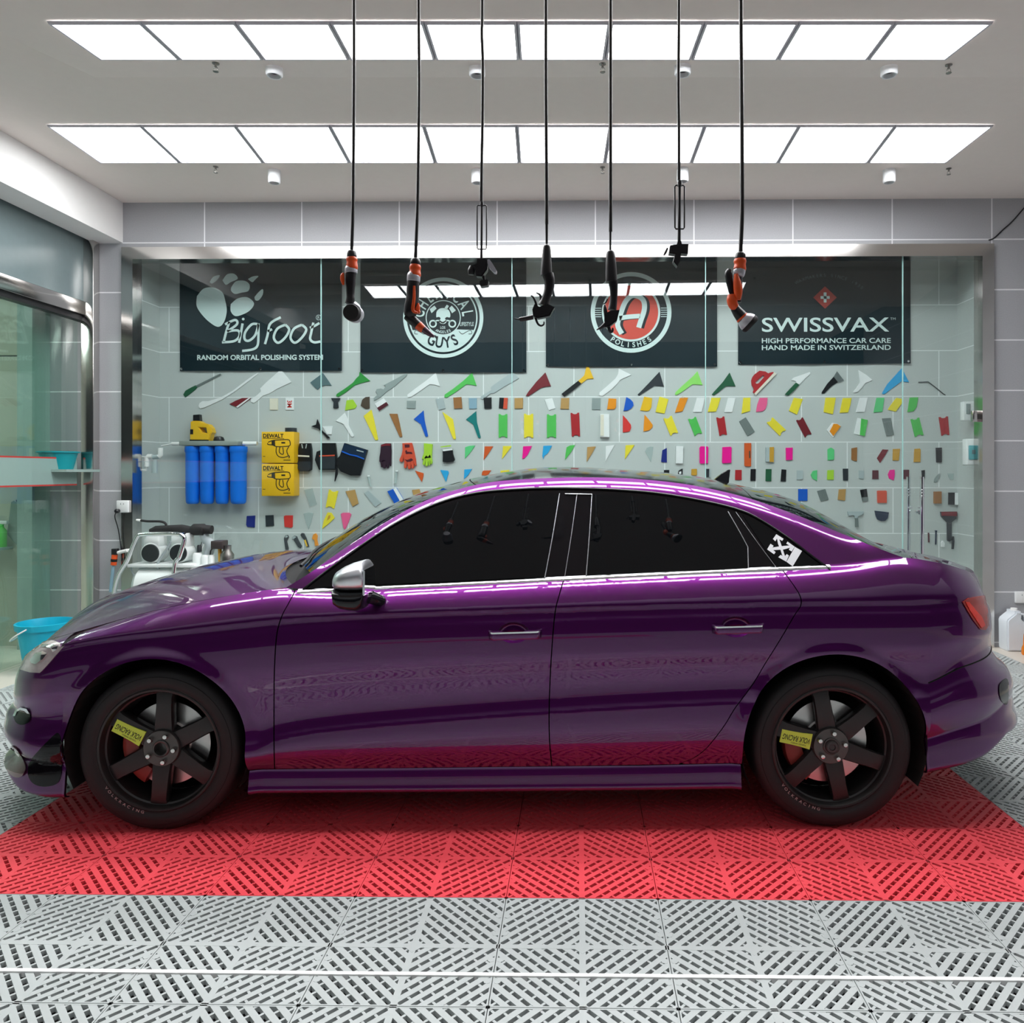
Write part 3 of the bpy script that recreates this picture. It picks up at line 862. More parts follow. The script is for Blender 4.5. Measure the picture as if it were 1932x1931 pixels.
# piece of bumper below the quarter in front of the corner
for nm, xa, xb in (('front_bumper_end', xaF, -0.3525), ('rear_bumper_end', WB+0.3625, xaR)):
    xs = np.linspace(xa, xb, 3)
    side_patch(nm, [(x, 0.302) for x in xs] + [(x, float(z0(x))) for x in xs[::-1]], m_paint, car, dx=0.01)

# ---- top surfaces: hood, windscreen, roof, rear window, boot lid
rail_x = np.array([p[0] for p in rail]); rail_z = np.array([p[1] for p in rail])
oi = np.argsort(rail_x); rail_x, rail_z = rail_x[oi], rail_z[oi]
def edge_pt(x):
    if rail_x[0] < x < rail_x[-1]:
        z = float(np.interp(x, rail_x, rail_z)); return float(Yside(x, z)), z
    z = float(z7(x)); return float(Yside(x, z-1e-5)), z
def top_patch(name, cols, crown, bow, m, parent, nu=25, drop=0.0, power=2.2):
    """cols: list of (x, y_edge, z_edge); crown/bow: functions of x"""
    us = [math.sin(t) for t in np.linspace(-math.pi/2, math.pi/2, nu*2+1)]
    vs, fs = [], []
    for x, ye, ze in cols:
        for u in us:
            w = 1-abs(u)**power
            vs.append((x+bow(x)*(1-u*u), HW-u*(HW-ye), ze+crown(x)*w-drop))
    N = len(us)
    for i in range(len(cols)-1):
        for j in range(N-1):
            a = i*N+j; fs.append((a, a+1, a+N+1, a+N))
    bm = bmesh.new(); V = [bm.verts.new(v) for v in vs]
    for f in fs:
        try: bm.faces.new([V[i] for i in f])
        except ValueError: pass
    bmesh.ops.remove_doubles(bm, verts=bm.verts, dist=1e-5)
    bmesh.ops.recalc_face_normals(bm, faces=bm.faces)
    if sum(f.normal.z*f.calc_area() for f in bm.faces) < 0: bmesh.ops.reverse_faces(bm, faces=bm.faces)
    return from_bm(name, bm, m, parent, True, norm=False)
def front_cols(f7=None):
    out = []
    for t in TH[::-1]:
        p = corner_pt(-1, t, lambda x: float(z7(x)))
        out.append(p)
    return out
def rear_cols():
    return [corner_pt(1, t, lambda x: float(z7(x))) for t in TH]
xA = rail_x[0]; xC = rail_x[-1]
HOOD_END = xA+0.02
cols = front_cols() + [(x, *edge_pt(x)) for x in np.linspace(xaF+0.01, HOOD_END, 60)]
xtipF = cols[0][0]
crown_h = pch([xtipF, xtipF+0.05, xtipF+0.2, -0.2, 0.1, HOOD_END], [0.0, 0.012, 0.05, 0.085, 0.085, 0.075])
bow_h = pch([xtipF, -0.2, 0.1, HOOD_END], [0.0, 0.0, -0.05, -0.22])
def fit_crown(cols, crown_knots, bow, target, power=2.2, iters=10):
    xs = np.array(sorted(crown_knots)); cv = np.array([crown_knots[x] for x in xs])
    tp = pch([a for a, _ in target], [b for _, b in target])
    free = np.array([crown_knots[x] > 0 for x in xs])
    us = np.linspace(-0.98, 0.9, 60)
    cc = np.array([[x, ye, ze] for x, ye, ze in cols])
    for _ in range(iters):
        cr = pch(xs, cv)
        pts = []
        for x, ye, ze in cc:
            X = x+float(bow(x))*(1-us*us); Y = HW-us*(HW-ye); Z = ze+float(cr(x))*(1-abs(us)**power)
            pts.append([to_px((a, b, c_)) for a, b, c_ in zip(X, Y, Z)])
        P = np.array(pts)
        for i, x in enumerate(xs):
            if not free[i]: continue
            k = int(np.argmin(abs(cc[:, 0]-x)))
            j = int(np.argmin(P[k, :, 1])); px, py = P[k, j]
            # outline of the whole patch at this pixel column
            m_ = np.abs(P[:, :, 0]-px) < 8
            top = P[:, :, 1][m_].min()
            cv[i] += 0.7*(top-float(tp(px)))/360.0
            cv[i] = max(0.004, min(0.2, cv[i]))
    return pch(xs, cv)
SIL_H = [(60, 1208), (75, 1186), (98, 1164), (137, 1142), (181, 1123), (233, 1107), (298, 1089), (362, 1071), (414, 1058), (450, 1052), (496, 1043), (547, 1039), (602, 1031)]
crown_h = fit_crown(cols, {xtipF: 0.0, xtipF+0.05: 0.012, xtipF+0.2: 0.05, -0.3: 0.08, -0.1: 0.085, 0.15: 0.085, HOOD_END: 0.075}, bow_h, SIL_H)
hood = top_patch('bonnet', cols, crown_h, bow_h, m_paint, car)
XW = CP(905, 905, 0.5).x                     # windscreen top
XR_ = CP(1395, 925, 0.5).x; XRE = CP(1690, 1030, 0.3).x
crown_t = pch([xA-0.05, xA+0.1, xA+0.35, XW, XW+0.3, XR_, XRE, xC+0.1, xaR, xaR+0.3], [0.075, 0.085, 0.075, 0.055, 0.048, 0.050, 0.05, 0.045, 0.04, 0.0])
bow_t = pch([xA-0.05, xA+0.3, XW, XW+0.4, XR_, XRE, XRE+0.2], [-0.20, -0.20, -0.08, 0.0, 0.02, 0.10, 0.0])
def cols_rng0(a, b, n): return [(x, *edge_pt(x)) for x in np.linspace(a, b, n)]
SIL_T = [(602, 1031), (641, 1005), (679, 987), (718, 967), (757, 949), (780, 939), (830, 920), (867, 908), (929, 895), (1007, 884), (1059, 881), (1136, 882), (1188, 887), (1241, 894), (1299, 899), (1345, 903), (1374, 910), (1428, 921), (1469, 932), (1515, 956), (1573, 978), (1619, 995), (1660, 1011), (1718, 1020), (1760, 1028), (1801, 1036), (1832, 1051), (1849, 1069)]
crown_t = fit_crown(cols_rng0(xA+0.005, xaR, 110), {xA+0.1: 0.085, xA+0.35: 0.075, XW: 0.055, XW+0.3: 0.048, (XW+XR_)/2+0.1: 0.05, XR_: 0.05, XR_+0.25: 0.05, XRE: 0.05, xC+0.1: 0.045, xaR: 0.04}, bow_t, SIL_T)
print('crowns', [round(float(crown_h(x)), 3) for x in (-0.6, -0.3, 0, 0.3)], [round(float(crown_t(x)), 3) for x in (xA+0.1, xA+0.35, XW, XW+0.3, XR_, XRE, xaR)])
def cols_rng(a, b, n): return [(x, *edge_pt(x)) for x in np.linspace(a, b, n)]
top_patch('windscreen', cols_rng(xA+0.085, XW, 40), crown_t, bow_t, m_tint, car)
top_patch('roof', cols_rng(XW+0.004, XR_, 40), crown_t, bow_t, m_trimblack, car)
top_patch('rear_window', cols_rng(XR_+0.004, XRE, 36), crown_t, bow_t, m_tint, car)
rc = rear_cols()
cr_b = pch([XRE, xC+0.1, xaR, xaR+0.15, rc[-1][0]], [float(crown_t(XRE)), float(crown_t(xC+0.1)), float(crown_t(xaR)), 0.02, 0.0])
bw_b = pch([XRE, XRE+0.15, xaR], [0.10, 0.03, 0.0])
top_patch('boot_lid', cols_rng(XRE+0.004, xaR, 30) + rc[1:], cr_b, bw_b, m_paint, car)

# ---- black inner shell so that gaps and wheel wells are dark
def Yin(x, z): return Yside(x, z)
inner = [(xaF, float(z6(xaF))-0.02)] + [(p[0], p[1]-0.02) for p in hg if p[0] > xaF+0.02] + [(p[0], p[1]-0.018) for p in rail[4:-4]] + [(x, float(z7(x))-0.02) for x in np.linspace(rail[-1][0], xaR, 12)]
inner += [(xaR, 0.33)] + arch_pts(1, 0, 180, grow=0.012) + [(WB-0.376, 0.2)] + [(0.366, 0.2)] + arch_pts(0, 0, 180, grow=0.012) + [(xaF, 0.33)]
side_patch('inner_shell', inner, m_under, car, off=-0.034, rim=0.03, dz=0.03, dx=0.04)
bm = bmesh.new()
for i, (xc, zc, R) in enumerate(ARCH):
    n = 30; r0 = R+0.004
    for side in (0, 1):
        ya, yb = (0.02, 0.40) if side == 0 else (1.78, 1.40)
        A = [bm.verts.new((xc+r0*math.cos(a), ya, zc+r0*math.sin(a))) for a in np.linspace(-0.46, math.pi+0.46, n)]
        B = [bm.verts.new((xc+r0*math.cos(a), yb, zc+r0*math.sin(a))) for a in np.linspace(-0.46, math.pi+0.46, n)]
        for k in range(n-1): bm.faces.new((A[k], A[k+1], B[k+1], B[k]))
        bm.faces.new(B)
add_box(bm, -0.55, WB+0.62, 0.42, 1.38, 0.20, 0.30)
add_box(bm, 0.38, WB-0.39, 0.10, 1.70, 0.185, 0.28)
from_bm('underbody', bm, m_under, car)

# ---- glazing, trim
surround = side_patch('window_surround', dlo + [(x, float(z7(x))-0.0005) for x in np.linspace(dlo[-1][0], dlo[0][0], 60)], m_trimblack, car, off=-0.002)
def smooth_px(*curves):
    out = []
    for c in curves: out += curve_px(c, 5) if len(c) > 2 else [PXS(*c[0]), PXS(*c[1])]
    return out
wf = side_patch('window_pane', smooth_px([(592, 1109), (640, 1069), (700, 1027), (760, 990), (830, 957), (900, 940), (980, 933), (1056, 931)], [(1056, 931), (1029, 1089)], [(1029, 1089), (592, 1109)]), m_tint, fdoor, off=0.001, rim=0.003)
wr = side_patch('window_pane', smooth_px([(1117, 933), (1200, 936), (1300, 948), (1373, 965)], [(1373, 965), (1411, 1033)], [(1411, 1033), (1412, 1073)], [(1412, 1073), (1106, 1086)], [(1106, 1086), (1117, 933)]), m_tint, rdoor, off=0.001, rim=0.003)
wq = side_patch('quarter_pane', smooth_px([(1401, 972), (1440, 992), (1490, 1025), (1530, 1053), (1546, 1065)], [(1546, 1065), (1537, 1069)], [(1537, 1069), (1467, 1072)], [(1467, 1072), (1401, 972)]), m_tint, body_side, off=0.001, rim=0.003)
BELTL = [(562, 1116), (800, 1105), (1060, 1092.5), (1300, 1081), (1480, 1073), (1566, 1069.5)]
ribbon('belt_trim', BELTL, 0.020, m_chrome, car, off=0.007)
ribbon('window_trim', [(1056, 931), (1043, 1010), (1028, 1090)], 0.006, m_silver, fdoor, off=0.004)
ribbon('window_trim', [(1117, 933), (1112, 1010), (1106, 1086)], 0.006, m_silver, rdoor, off=0.004)
ribbon('window_trim', [(1066, 932), (1117, 933)], 0.006, m_silver, rdoor, off=0.004)
ribbon('window_trim', [(1373, 965), (1395, 1003), (1411, 1033)], 0.006, m_silver, rdoor, off=0.003)
ribbon('window_trim', [(1411, 1033), (1412, 1073)], 0.006, m_silver, rdoor, off=0.003)
ribbon('pillar_gap', [(1089, 931), (1078, 1010), (1065, 1091)], 0.004, m_silver, car, off=0.002)
ribbon('pillar_gap', [(1388, 966), (1430, 1025), (1466, 1073)], 0.004, m_silver, car, off=0.002)
ribbon('drip_trim', [(572, 1112), (600, 1090), (640, 1060), (700, 1017), (760, 980), (830, 948), (900, 930), (980, 923), (1060, 921), (1160, 924), (1250, 932), (1340, 948), (1400, 964), (1440, 984), (1490, 1017), (1530, 1048), (1566, 1074)], 0.011, m_trimblack, car, off=0.007)

# ---- door handles
def handle(x0p, x1p, yp, parent, key):
    (xa, za), (xb, zb_) = PXS(x0p, yp), PXS(x1p, yp-3)
    n = 22
    bm = bmesh.new(); vs = []
    for i in range(n+1):
        t = i/n; x = xa+(xb-xa)*t; z = za+(zb_-za)*t
        out = 0.030*min(1.0, (t*(1-t)*14))**0.5
        y = float(Yside(x, z))
        hh = 0.017
        ring = [(y-out, z-0.004), (y-out-0.006, z-0.006), (y-out-0.008, z-0.02), (y-out-0.002, z-0.030), (y-out+0.010, z-0.026), (y-out+0.010, z-0.004)]
        vs.append([bm.verts.new((x, yy_, zz_)) for yy_, zz_ in ring])
    for a, b in zip(vs, vs[1:]):
        for k in range(6): bm.faces.new((a[k], a[(k+1) % 6], b[(k+1) % 6], b[k]))
    bm.faces.new(vs[0]); bm.faces.new(vs[-1][::-1])
    h = autosmooth(from_bm('door_handle', bm, m_paint, parent), 60)
    bm = bmesh.new(); vs = []
    for i in range(n+1):
        t = i/n; x = xa+(xb-xa)*t; z = za+(zb_-za)*t
        out = 0.030*min(1.0, (t*(1-t)*14))**0.5
        y = float(Yside(x, z))
        ring = [(y-out+0.010, z-0.0045), (y-out-0.007, z-0.0055), (y-out-0.0075, z+0.001), (y-out+0.008, z+0.003)]
        vs.append([bm.verts.new((x, yy_, zz_)) for yy_, zz_ in ring])
    for a, b in zip(vs, vs[1:]):
        for k in range(4): bm.faces.new((a[k], a[(k+1) % 4], b[(k+1) % 4], b[k]))
    bm.faces.new(vs[0]); bm.faces.new(vs[-1][::-1])
    tag(autosmooth(from_bm('handle_strip', bm, m_chrome, parent), 50), 'bright chrome strip along the handle')
    # recessed cup behind the grip
    cx_, cz_, pts = CUPS[key]
    def dish(x, z):
        r2 = min(1.0, ((x-cx_)/0.060)**2+((z-cz_)/0.040)**2)
        return Yside(x, z)+0.022*(1-r2**2.5)
    side_patch('handle_cup', pts, m_paint, parent, rim=0.0, fn=dish, dx=0.005, dz=0.0035)
handle(922, 1022, 1191, fdoor, 'f')
handle(1343, 1440, 1180, rdoor, 'r')

# ---- wing mirror
def mirror():
    def ell(px0, px1, ytop, ybot, yc0, yc1, m, name, parent, pw=2.6):
        a, b = CP(px0, (ytop+ybot)/2, (yc0+yc1)/2), CP(px1, (ytop+ybot)/2, (yc0+yc1)/2)
        zt_, zb_ = CP((px0+px1)/2, ytop, (yc0+yc1)/2).z, CP((px0+px1)/2, ybot, (yc0+yc1)/2).z
        return a.x, b.x, zt_, zb_
    yc0, yc1 = -0.20, 0.0
    # cap: loft of outlines from front nose to the mirror face
    st = [(633, 1094, 1100), (634.5, 1086, 1108), (640, 1077, 1110), (652, 1069, 1112), (668, 1062, 1112), (684, 1057.5, 1112), (690, 1057, 1111), (694, 1062, 1110), (695.5, 1070, 1109)]
    yw = [0.02, 0.05, 0.075, 0.093, 0.10, 0.10, 0.098, 0.095, 0.090]
    def loft(st, yw, name, m, parent, k=20, flat_bottom=False):
        bm = bmesh.new(); rings = []
        for (px, yt, yb), w in zip(st, yw):
            p1, p2 = CP(px, yt, -0.10), CP(px, yb, -0.10)
            zc_, hz = (p1.z+p2.z)/2, (p1.z-p2.z)/2
            ring = []
            for i in range(k):
                a = 2*math.pi*i/k; c, s = math.cos(a), math.sin(a)
                cc = math.copysign(abs(c)**0.75, c); ss = math.copysign(abs(s)**0.75, s)
                if flat_bottom and ss < 0: ss = max(ss, -1.0)
                ring.append(bm.verts.new((p1.x, -0.10+w*cc, zc_+hz*ss)))
            rings.append(ring)
        for a, b in zip(rings, rings[1:]):
            for i in range(k): bm.faces.new((a[i], a[(i+1) % k], b[(i+1) % k], b[i]))
        bm.faces.new(rings[0][::-1]); bm.faces.new(rings[-1])
        return autosmooth(from_bm(name, bm, m, parent), 45)
    h = loft([(634, 1109, 1113), (637, 1108, 1124), (640, 1108, 1140), (650, 1108, 1147), (666, 1108, 1150), (680, 1108, 1151), (690, 1108, 1146), (694.5, 1108, 1128)], [0.06, 0.075, 0.085, 0.09, 0.09, 0.088, 0.08, 0.07], 'wing_mirror', m_blackgloss, car)
    c = loft(st, yw, 'mirror_cap', mat('mirror_silver', (0.78, 0.80, 0.84), rough=0.36, metal=1.0, vary=0.0), h)
    p1, p2 = CP(695.5, 1069, -0.1), CP(695.5, 1118, -0.1)
    bm = bmesh.new(); add_box(bm, p1.x-0.002, p1.x+0.006, -0.18, -0.02, p2.z, p1.z-0.004); 
    bmesh.ops.bevel(bm, geom=bm.edges[:], offset=0.0025, segments=2, affect='EDGES')
    from_bm('mirror_glass', bm, m_chrome, h)
    # arm to the door
    a = CP(690, 1118, -0.06); b = CP(712, 1112, 0.06)
    tube('mirror_arm', [(a.x-0.03, -0.05, a.z-0.02), (a.x, 0.0, a.z-0.028), (b.x+0.02, 0.045, b.z-0.045)], [0.028, 0.026, 0.022], m_blackgloss, h, 14)
mirror()

# ---- lamps
def px_patch(name, poly_px, m, parent, bvh, off=0.003, step=7, smooth=True, thick=0.006, rounded=False):
    """polygon in pixels laid onto an existing car surface"""
    if rounded:
        P_ = [(a, b_, 0) for a, b_ in poly_px]; n0 = len(P_)
        sp3 = smooth_path(P_[-2:]+P_+P_[:3], 5)[10:10+5*n0]; poly_px = [(p.x, p.y) for p in sp3]
    bm = bmesh.new()
    vs = [bm.verts.new((p[0], 0, p[1])) for p in poly_px]
    es = [bm.edges.new((vs[i], vs[(i+1) % len(vs)])) for i in range(len(vs))]
    bmesh.ops.triangle_fill(bm, edges=es, use_beauty=True)
    cut_grid(bm, step, step)
    bmesh.ops.triangulate(bm, faces=[f for f in bm.faces if len(f.verts) > 4])
    o = to_car(Vector((0, 0, HC))); dead = []
    bound = [e for e in bm.edges if len(e.link_faces) == 1]
    nrm = {}
    cxp = sum(p[0] for p in poly_px)/len(poly_px); czp = sum(p[1] for p in poly_px)/len(poly_px)
    for v in bm.verts:
        for back in range(12):
            t_ = back*0.08
            d = ray(v.co.x+(cxp-v.co.x)*t_, v.co.z+(czp-v.co.z)*t_); dl = Vector((d[0]*ca+d[1]*sa, -d[0]*sa+d[1]*ca, d[2])).normalized()
            hit = bvh.ray_cast(o, dl)
            if hit[0] is not None: break
        if hit[0] is None: dead.append(v); continue
        n_ = hit[1]
        if n_.dot(dl) > 0: n_ = -n_
        nrm[v] = n_; v.co = hit[0]+n_*off
    ext = bmesh.ops.extrude_edge_only(bm, edges=[e for e in bound if e.is_valid])
    for g in ext['geom']:
        if isinstance(g, bmesh.types.BMVert): g.co.y += thick
    if dead: bmesh.ops.delete(bm, geom=dead, context='VERTS')
    bmesh.ops.recalc_face_normals(bm, faces=bm.faces)
    return autosmooth(from_bm(name, bm, m, parent), 50)
from mathutils.bvhtree import BVHTree
def bvh_of(*names):
    vs, fs = [], []
    for o in car.children:
        if o.name.split('.')[0] in names:
            b = len(vs); vs += [v.co.copy() for v in o.data.vertices]; fs += [[i+b for i in p.vertices] for p in o.data.polygons]
    return BVHTree.FromPolygons(vs, fs)
bv_f = bvh_of('front_bumper', 'front_fender'); bv_r = bvh_of('rear_panel', 'rear_bumper', 'body_side')
m_lampglass = mat('headlight_lens', (0.58, 0.50, 0.50), rough=0.15, metal=0.15, coat=1.0, vary=0.35, scale=30)
m_lampin = mat('headlight_chrome', (0.8, 0.8, 0.82), rough=0.12, metal=1.0)
m_red = mat('red_lens', (0.95, 0.04, 0.02), rough=0.25, coat=0.2, vary=0.2, scale=25)
m_reddark = mat('dark_red_lens', (0.42, 0.035, 0.025), rough=0.22, coat=0.2, vary=0.2)
hl = px_patch('headlight', [(64, 1212), (80, 1206), (100, 1211), (122, 1218.5), (107, 1236), (91, 1255), (77, 1270), (58, 1269), (40, 1264), (44, 1244), (52, 1226)], m_lampglass, car, bv_f, off=0.004, step=5)
px_patch('lamp_reflector', [(60, 1246), (70, 1232), (84, 1228), (92, 1232), (84, 1244), (70, 1254), (62, 1252)], m_lampin, hl, bv_f, off=0.007, step=4)
px_patch('lamp_strip', [(80, 1219), (112, 1219.5), (108, 1226), (102, 1230), (98, 1223.5), (80, 1223)], m_lampin, hl, bv_f, off=0.007, step=4)
px_patch('front_intake', [(30, 1342), (40, 1335), (52, 1338), (58, 1348), (56, 1362), (44, 1368), (32, 1364), (27, 1352)], m_blackgloss, car, bv_f, off=0.003, step=4, rounded=True)
px_patch('intake_trim', [(27, 1352), (32, 1340), (42, 1334), (53, 1337), (58, 1346), (54, 1346), (49, 1341), (41, 1339), (35, 1343), (31, 1352)], m_silver, car, bv_f, off=0.006, step=4)
px_patch('bumper_grille', [(74, 1416), (94, 1396), (110, 1384), (117, 1410), (114, 1470), (92, 1484), (66, 1480), (54, 1462), (58, 1436)], m_trimblack, car, bv_f, off=0.003, step=6, rounded=True)  # black mask laid over the dark purple lower area of the bumper
px_patch('fog_lip', [(9, 1416), (22, 1407), (36, 1416), (50, 1446), (44, 1464), (30, 1466), (16, 1454), (9, 1434)], mat('bumper_lip', (0.20, 0.12, 0.13), rough=0.15, metal=0.6, coat=1.0), car, bv_f, off=0.006, step=4, rounded=True)
tl = px_patch('tail_light', [(1815, 1136), (1826, 1129), (1845, 1126), (1857, 1125), (1862, 1150), (1864, 1172), (1864, 1180), (1858, 1189), (1848, 1188), (1836, 1172), (1824, 1153)], m_reddark, car, bv_r, off=0.004, step=5)
px_patch('lamp_element', [(1819, 1135), (1826, 1136), (1838, 1152), (1850, 1165), (1856, 1180), (1849, 1185), (1838, 1168), (1827, 1152)], m_red, tl, bv_r, off=0.007, step=4)
px_patch('rear_vent', [(1886, 1290), (1900, 1282), (1902, 1310), (1898, 1330), (1888, 1322), (1884, 1305)], m_blackgloss, car, bv_r, off=0.003, step=4, rounded=True)
# aerial on the roof
fin = CP(1365, 912, 0.9)
bm = bmesh.new()
out = [CP(px, py, 0.9) for px, py in ((1346, 906), (1353, 901), (1362, 893), (1372, 887), (1378, 886), (1375, 897), (1374, 912), (1360, 912))]
A = [bm.verts.new((p.x, 0.885, p.z)) for p in out]; B = [bm.verts.new((p.x, 0.915, p.z)) for p in out]
for i, v in enumerate(A+B):
    k = i % len(out); f = 0.25 if k in (3, 4) else (0.5 if k == 2 else 1.0)
    v.co.y = 0.9+(v.co.y-0.9)*f*1.2
bm.faces.new(A[::-1]); bm.faces.new(B)
for i in range(len(A)): bm.faces.new((A[i], A[(i+1) % len(A)], B[(i+1) % len(A)], B[i]))
bmesh.ops.bevel(bm, geom=bm.edges[:], offset=0.003, segments=2, affect='EDGES')
autosmooth(from_bm('roof_aerial', bm, m_blackgloss, car), 45)
# sunroof seam lines and cowl
us = np.linspace(-1, 1, 41)
bm = bmesh.new(); rr = []
xw0 = xA+0.085
for u in us:
    yh, zh = edge_pt(HOOD_END); yw_, zw_ = edge_pt(xw0)
    w = 1-abs(u)**2.2
    a_ = (HOOD_END+float(bow_h(HOOD_END))*(1-u*u)-0.015, HW-u*(HW-yh)*0.985, zh+float(crown_h(HOOD_END))*w-0.012)
    b_ = (xw0+float(bow_t(xw0))*(1-u*u)+0.012, HW-u*(HW-yw_)*0.985, zw_+float(crown_t(xw0))*w-0.004)
    m_ = ((a_[0]+b_[0])/2, (a_[1]+b_[1])/2, min(a_[2], b_[2])-0.035)
    rr.append([bm.verts.new(p) for p in (a_, m_, b_, (b_[0], b_[1], b_[2]-0.12), (a_[0], a_[1], a_[2]-0.12))])
for a, b in zip(rr, rr[1:]):
    for k in range(5): bm.faces.new((a[k], a[(k+1) % 5], b[(k+1) % 5], b[k]))
autosmooth(from_bm('cowl', bm, m_rubber, car), 60)
def on_screen(x, u, lift):
    ye, ze = edge_pt(x)
    return (x+float(bow_t(x))*(1-u*u), HW-u*(HW-ye), ze+float(crown_t(x))*(1-abs(u)**2.2)+lift)
for u0, u1, x1 in ((0.75, -0.05, xA+0.10), (0.1, -0.7, xA+0.09)):
    pts = [on_screen(xA+0.07, u0, 0.012)] + [on_screen(xA+0.09+(x1-xA-0.03)*t, u0+(u1-u0)*t, 0.012) for t in np.linspace(0.1, 1, 8)]
    tube('wiper', pts, 0.007, m_black, car, 8)

# ---- wheels
TR = 0.3185
def make_wheel():
    # tyre profile (radius, y) lathed about the axle (local Y); outer face at y=0
    rr_ = 0.236
    prof = [(rr_-0.004, 0.175), (rr_+0.02, 0.197), (rr_+0.05, 0.203), (TR-0.012, 0.195), (TR-0.002, 0.178), (TR, 0.15), (TR, 0.06), (TR-0.002, 0.028), (TR-0.010, 0.012), (TR-0.022, 0.005), (TR-0.030, 0.0035), (TR-0.032, 0.001), (TR-0.040, 0.0), (TR-0.052, 0.0005), (rr_+0.016, 0.004), (rr_+0.013, 0.0065), (rr_+0.006, 0.008), (rr_+0.001, 0.016), (rr_-0.006, 0.02)]
    bm = bmesh.new(); add_lathe(bm, prof, 96, 'Y', (0, 0, 0), cap=False)
    w = autosmooth(from_bm('wheel', bm, m_tyre, None), 40)
    rp = [(rr_+0.003, 0.012), (rr_+0.005, 0.007), (rr_+0.001, 0.004), (rr_-0.006, 0.006), (rr_-0.010, 0.014), (rr_-0.014, 0.03), (rr_-0.020, 0.034), (rr_-0.024, 0.05), (rr_-0.03, 0.12), (rr_-0.02, 0.17)]
    bm = bmesh.new(); add_lathe(bm, rp, 96, 'Y', (0, 0, 0), cap=False)
    autosmooth(from_bm('rim', bm, m_rim, w), 40)
    # six flat blades
    for k in range(6):
        a = math.radians(90+60*k)
        bm = bmesh.new(); rows = []
        for r, hw, y in ((0.045, 0.040, 0.040), (0.080, 0.0385, 0.034), (0.12, 0.036, 0.030), (0.165, 0.034, 0.028), (0.20, 0.034, 0.027), (0.222, 0.038, 0.031)):
            rows.append([bm.verts.new((u, yy_, r)) for u, yy_ in ((-hw, y+0.010), (-hw*0.86, y+0.001), (-hw*0.4, y), (hw*0.4, y), (hw*0.86, y+0.001), (hw, y+0.010), (hw*0.8, y+0.045), (-hw*0.8, y+0.045))])
        for p_, q_ in zip(rows, rows[1:]):
            for i in range(8): bm.faces.new((p_[i], p_[(i+1) % 8], q_[(i+1) % 8], q_[i]))
        bm.faces.new(rows[0][::-1]); bm.faces.new(rows[-1])
        bmesh.ops.rotate(bm, verts=bm.verts, cent=(0, 0, 0), matrix=Matrix.Rotation(math.pi/2-a, 3, 'Y'))
        autosmooth(from_bm('spoke', bm, m_rim, w), 40)
    lathe('hub', [(0.072, 0.07), (0.072, 0.030), (0.069, 0.026), (0.034, 0.026), (0.033, 0.022), (0.030, 0.020), (0.025, 0.021), (0.0245, 0.05), (0.0, 0.05)], mat('hub_grey', (0.10, 0.095, 0.09), rough=0.32, metal=0.6), w, 48, 'Y')
    m_nut = mat('lug_steel', (0.72, 0.70, 0.68), rough=0.2, metal=1.0)
    for k in range(5):
        a = math.radians(70+72*k)
        lathe('lug_nut', [(0.0105, 0.03), (0.0105, 0.016), (0.008, 0.012), (0.0, 0.011)], m_nut, w, 12, 'Y', (0.053*math.cos(a), 0, 0.053*math.sin(a)))
    lathe('brake_disc', [(0.165, 0.098), (0.165, 0.088), (0.09, 0.088), (0.088, 0.075), (0.0, 0.075)], mat('disc_steel', (0.55, 0.53, 0.52), rough=0.3, metal=1.0, vary=0.2, scale=8), w, 64, 'Y')
    bm = bmesh.new(); rows = []
    for a in np.linspace(math.radians(165), math.radians(240), 14):
        c, s = math.cos(a), math.sin(a)
        rows.append([bm.verts.new((r*c, y, r*s)) for r, y in ((0.100, 0.082), (0.108, 0.062), (0.150, 0.058), (0.172, 0.066), (0.178, 0.085), (0.178, 0.11), (0.10, 0.11))])
    for p_, q_ in zip(rows, rows[1:]):
        for i in range(7): bm.faces.new((p_[i], p_[(i+1) % 7], q_[(i+1) % 7], q_[i]))
    bm.faces.new(rows[0]); bm.faces.new(rows[-1][::-1])
    autosmooth(from_bm('brake_caliper', bm, mat('red_caliper', (0.30, 0.035, 0.025), rough=0.4), w), 40)
    lathe('wheel_back', [(0.215, 0.165), (0.0, 0.165)], m_under, w, 32, 'Y')
    # lettering on the tyre sidewall
    m_tl = mat('worn_tyre_lettering', (0.42, 0.36, 0.35), rough=0.6, vary=0.3, scale=80)
    bm = bmesh.new()
    text_arc(bm, 'VOLKRACING', 0, 0, 0.2455, 216, 256, 0.011, 0.0025, inward=True, wfac=1.2, offset=0.02)
    from_bm('rim_lettering', bm, m_tl, w)
    # green spoke sticker with upside-down lettering
    bm = bmesh.new()
    def P(r, t, y=0.0265): return (r, y, t)
    rows = []
    for r, hw in ((0.082, 0.031), (0.12, 0.0275), (0.16, 0.026), (0.205, 0.026)):
        rows.append((bm.verts.new((-r, 0.0262, -hw)), bm.verts.new((-r, 0.0262, hw))))
    for a_, b_ in zip(rows, rows[1:]): bm.faces.new((a_[0], b_[0], b_[1], a_[1]))
    ex = bmesh.ops.extrude_face_region(bm, geom=bm.faces[:]); bmesh.ops.translate(bm, verts=[g for g in ex['geom'] if isinstance(g, bmesh.types.BMVert)], vec=(0, 0.005, 0))
    st = from_bm('spoke_sticker', bm, mat('lime_sticker', (222, 250, 84), rough=0.35, vary=0.03), w)
    tag(st, 'lime green sticker on one spoke')
    bm = bmesh.new()
    text_fit(bm, 'VOLK RACING', -0.198, -0.088, 0.0, 0.022, 0.0, offset=0.012, shear=0.25)
    text_fit(bm, 'FORGED WHEELS', -0.185, -0.125, 0.0185, 0.006, 0.0)
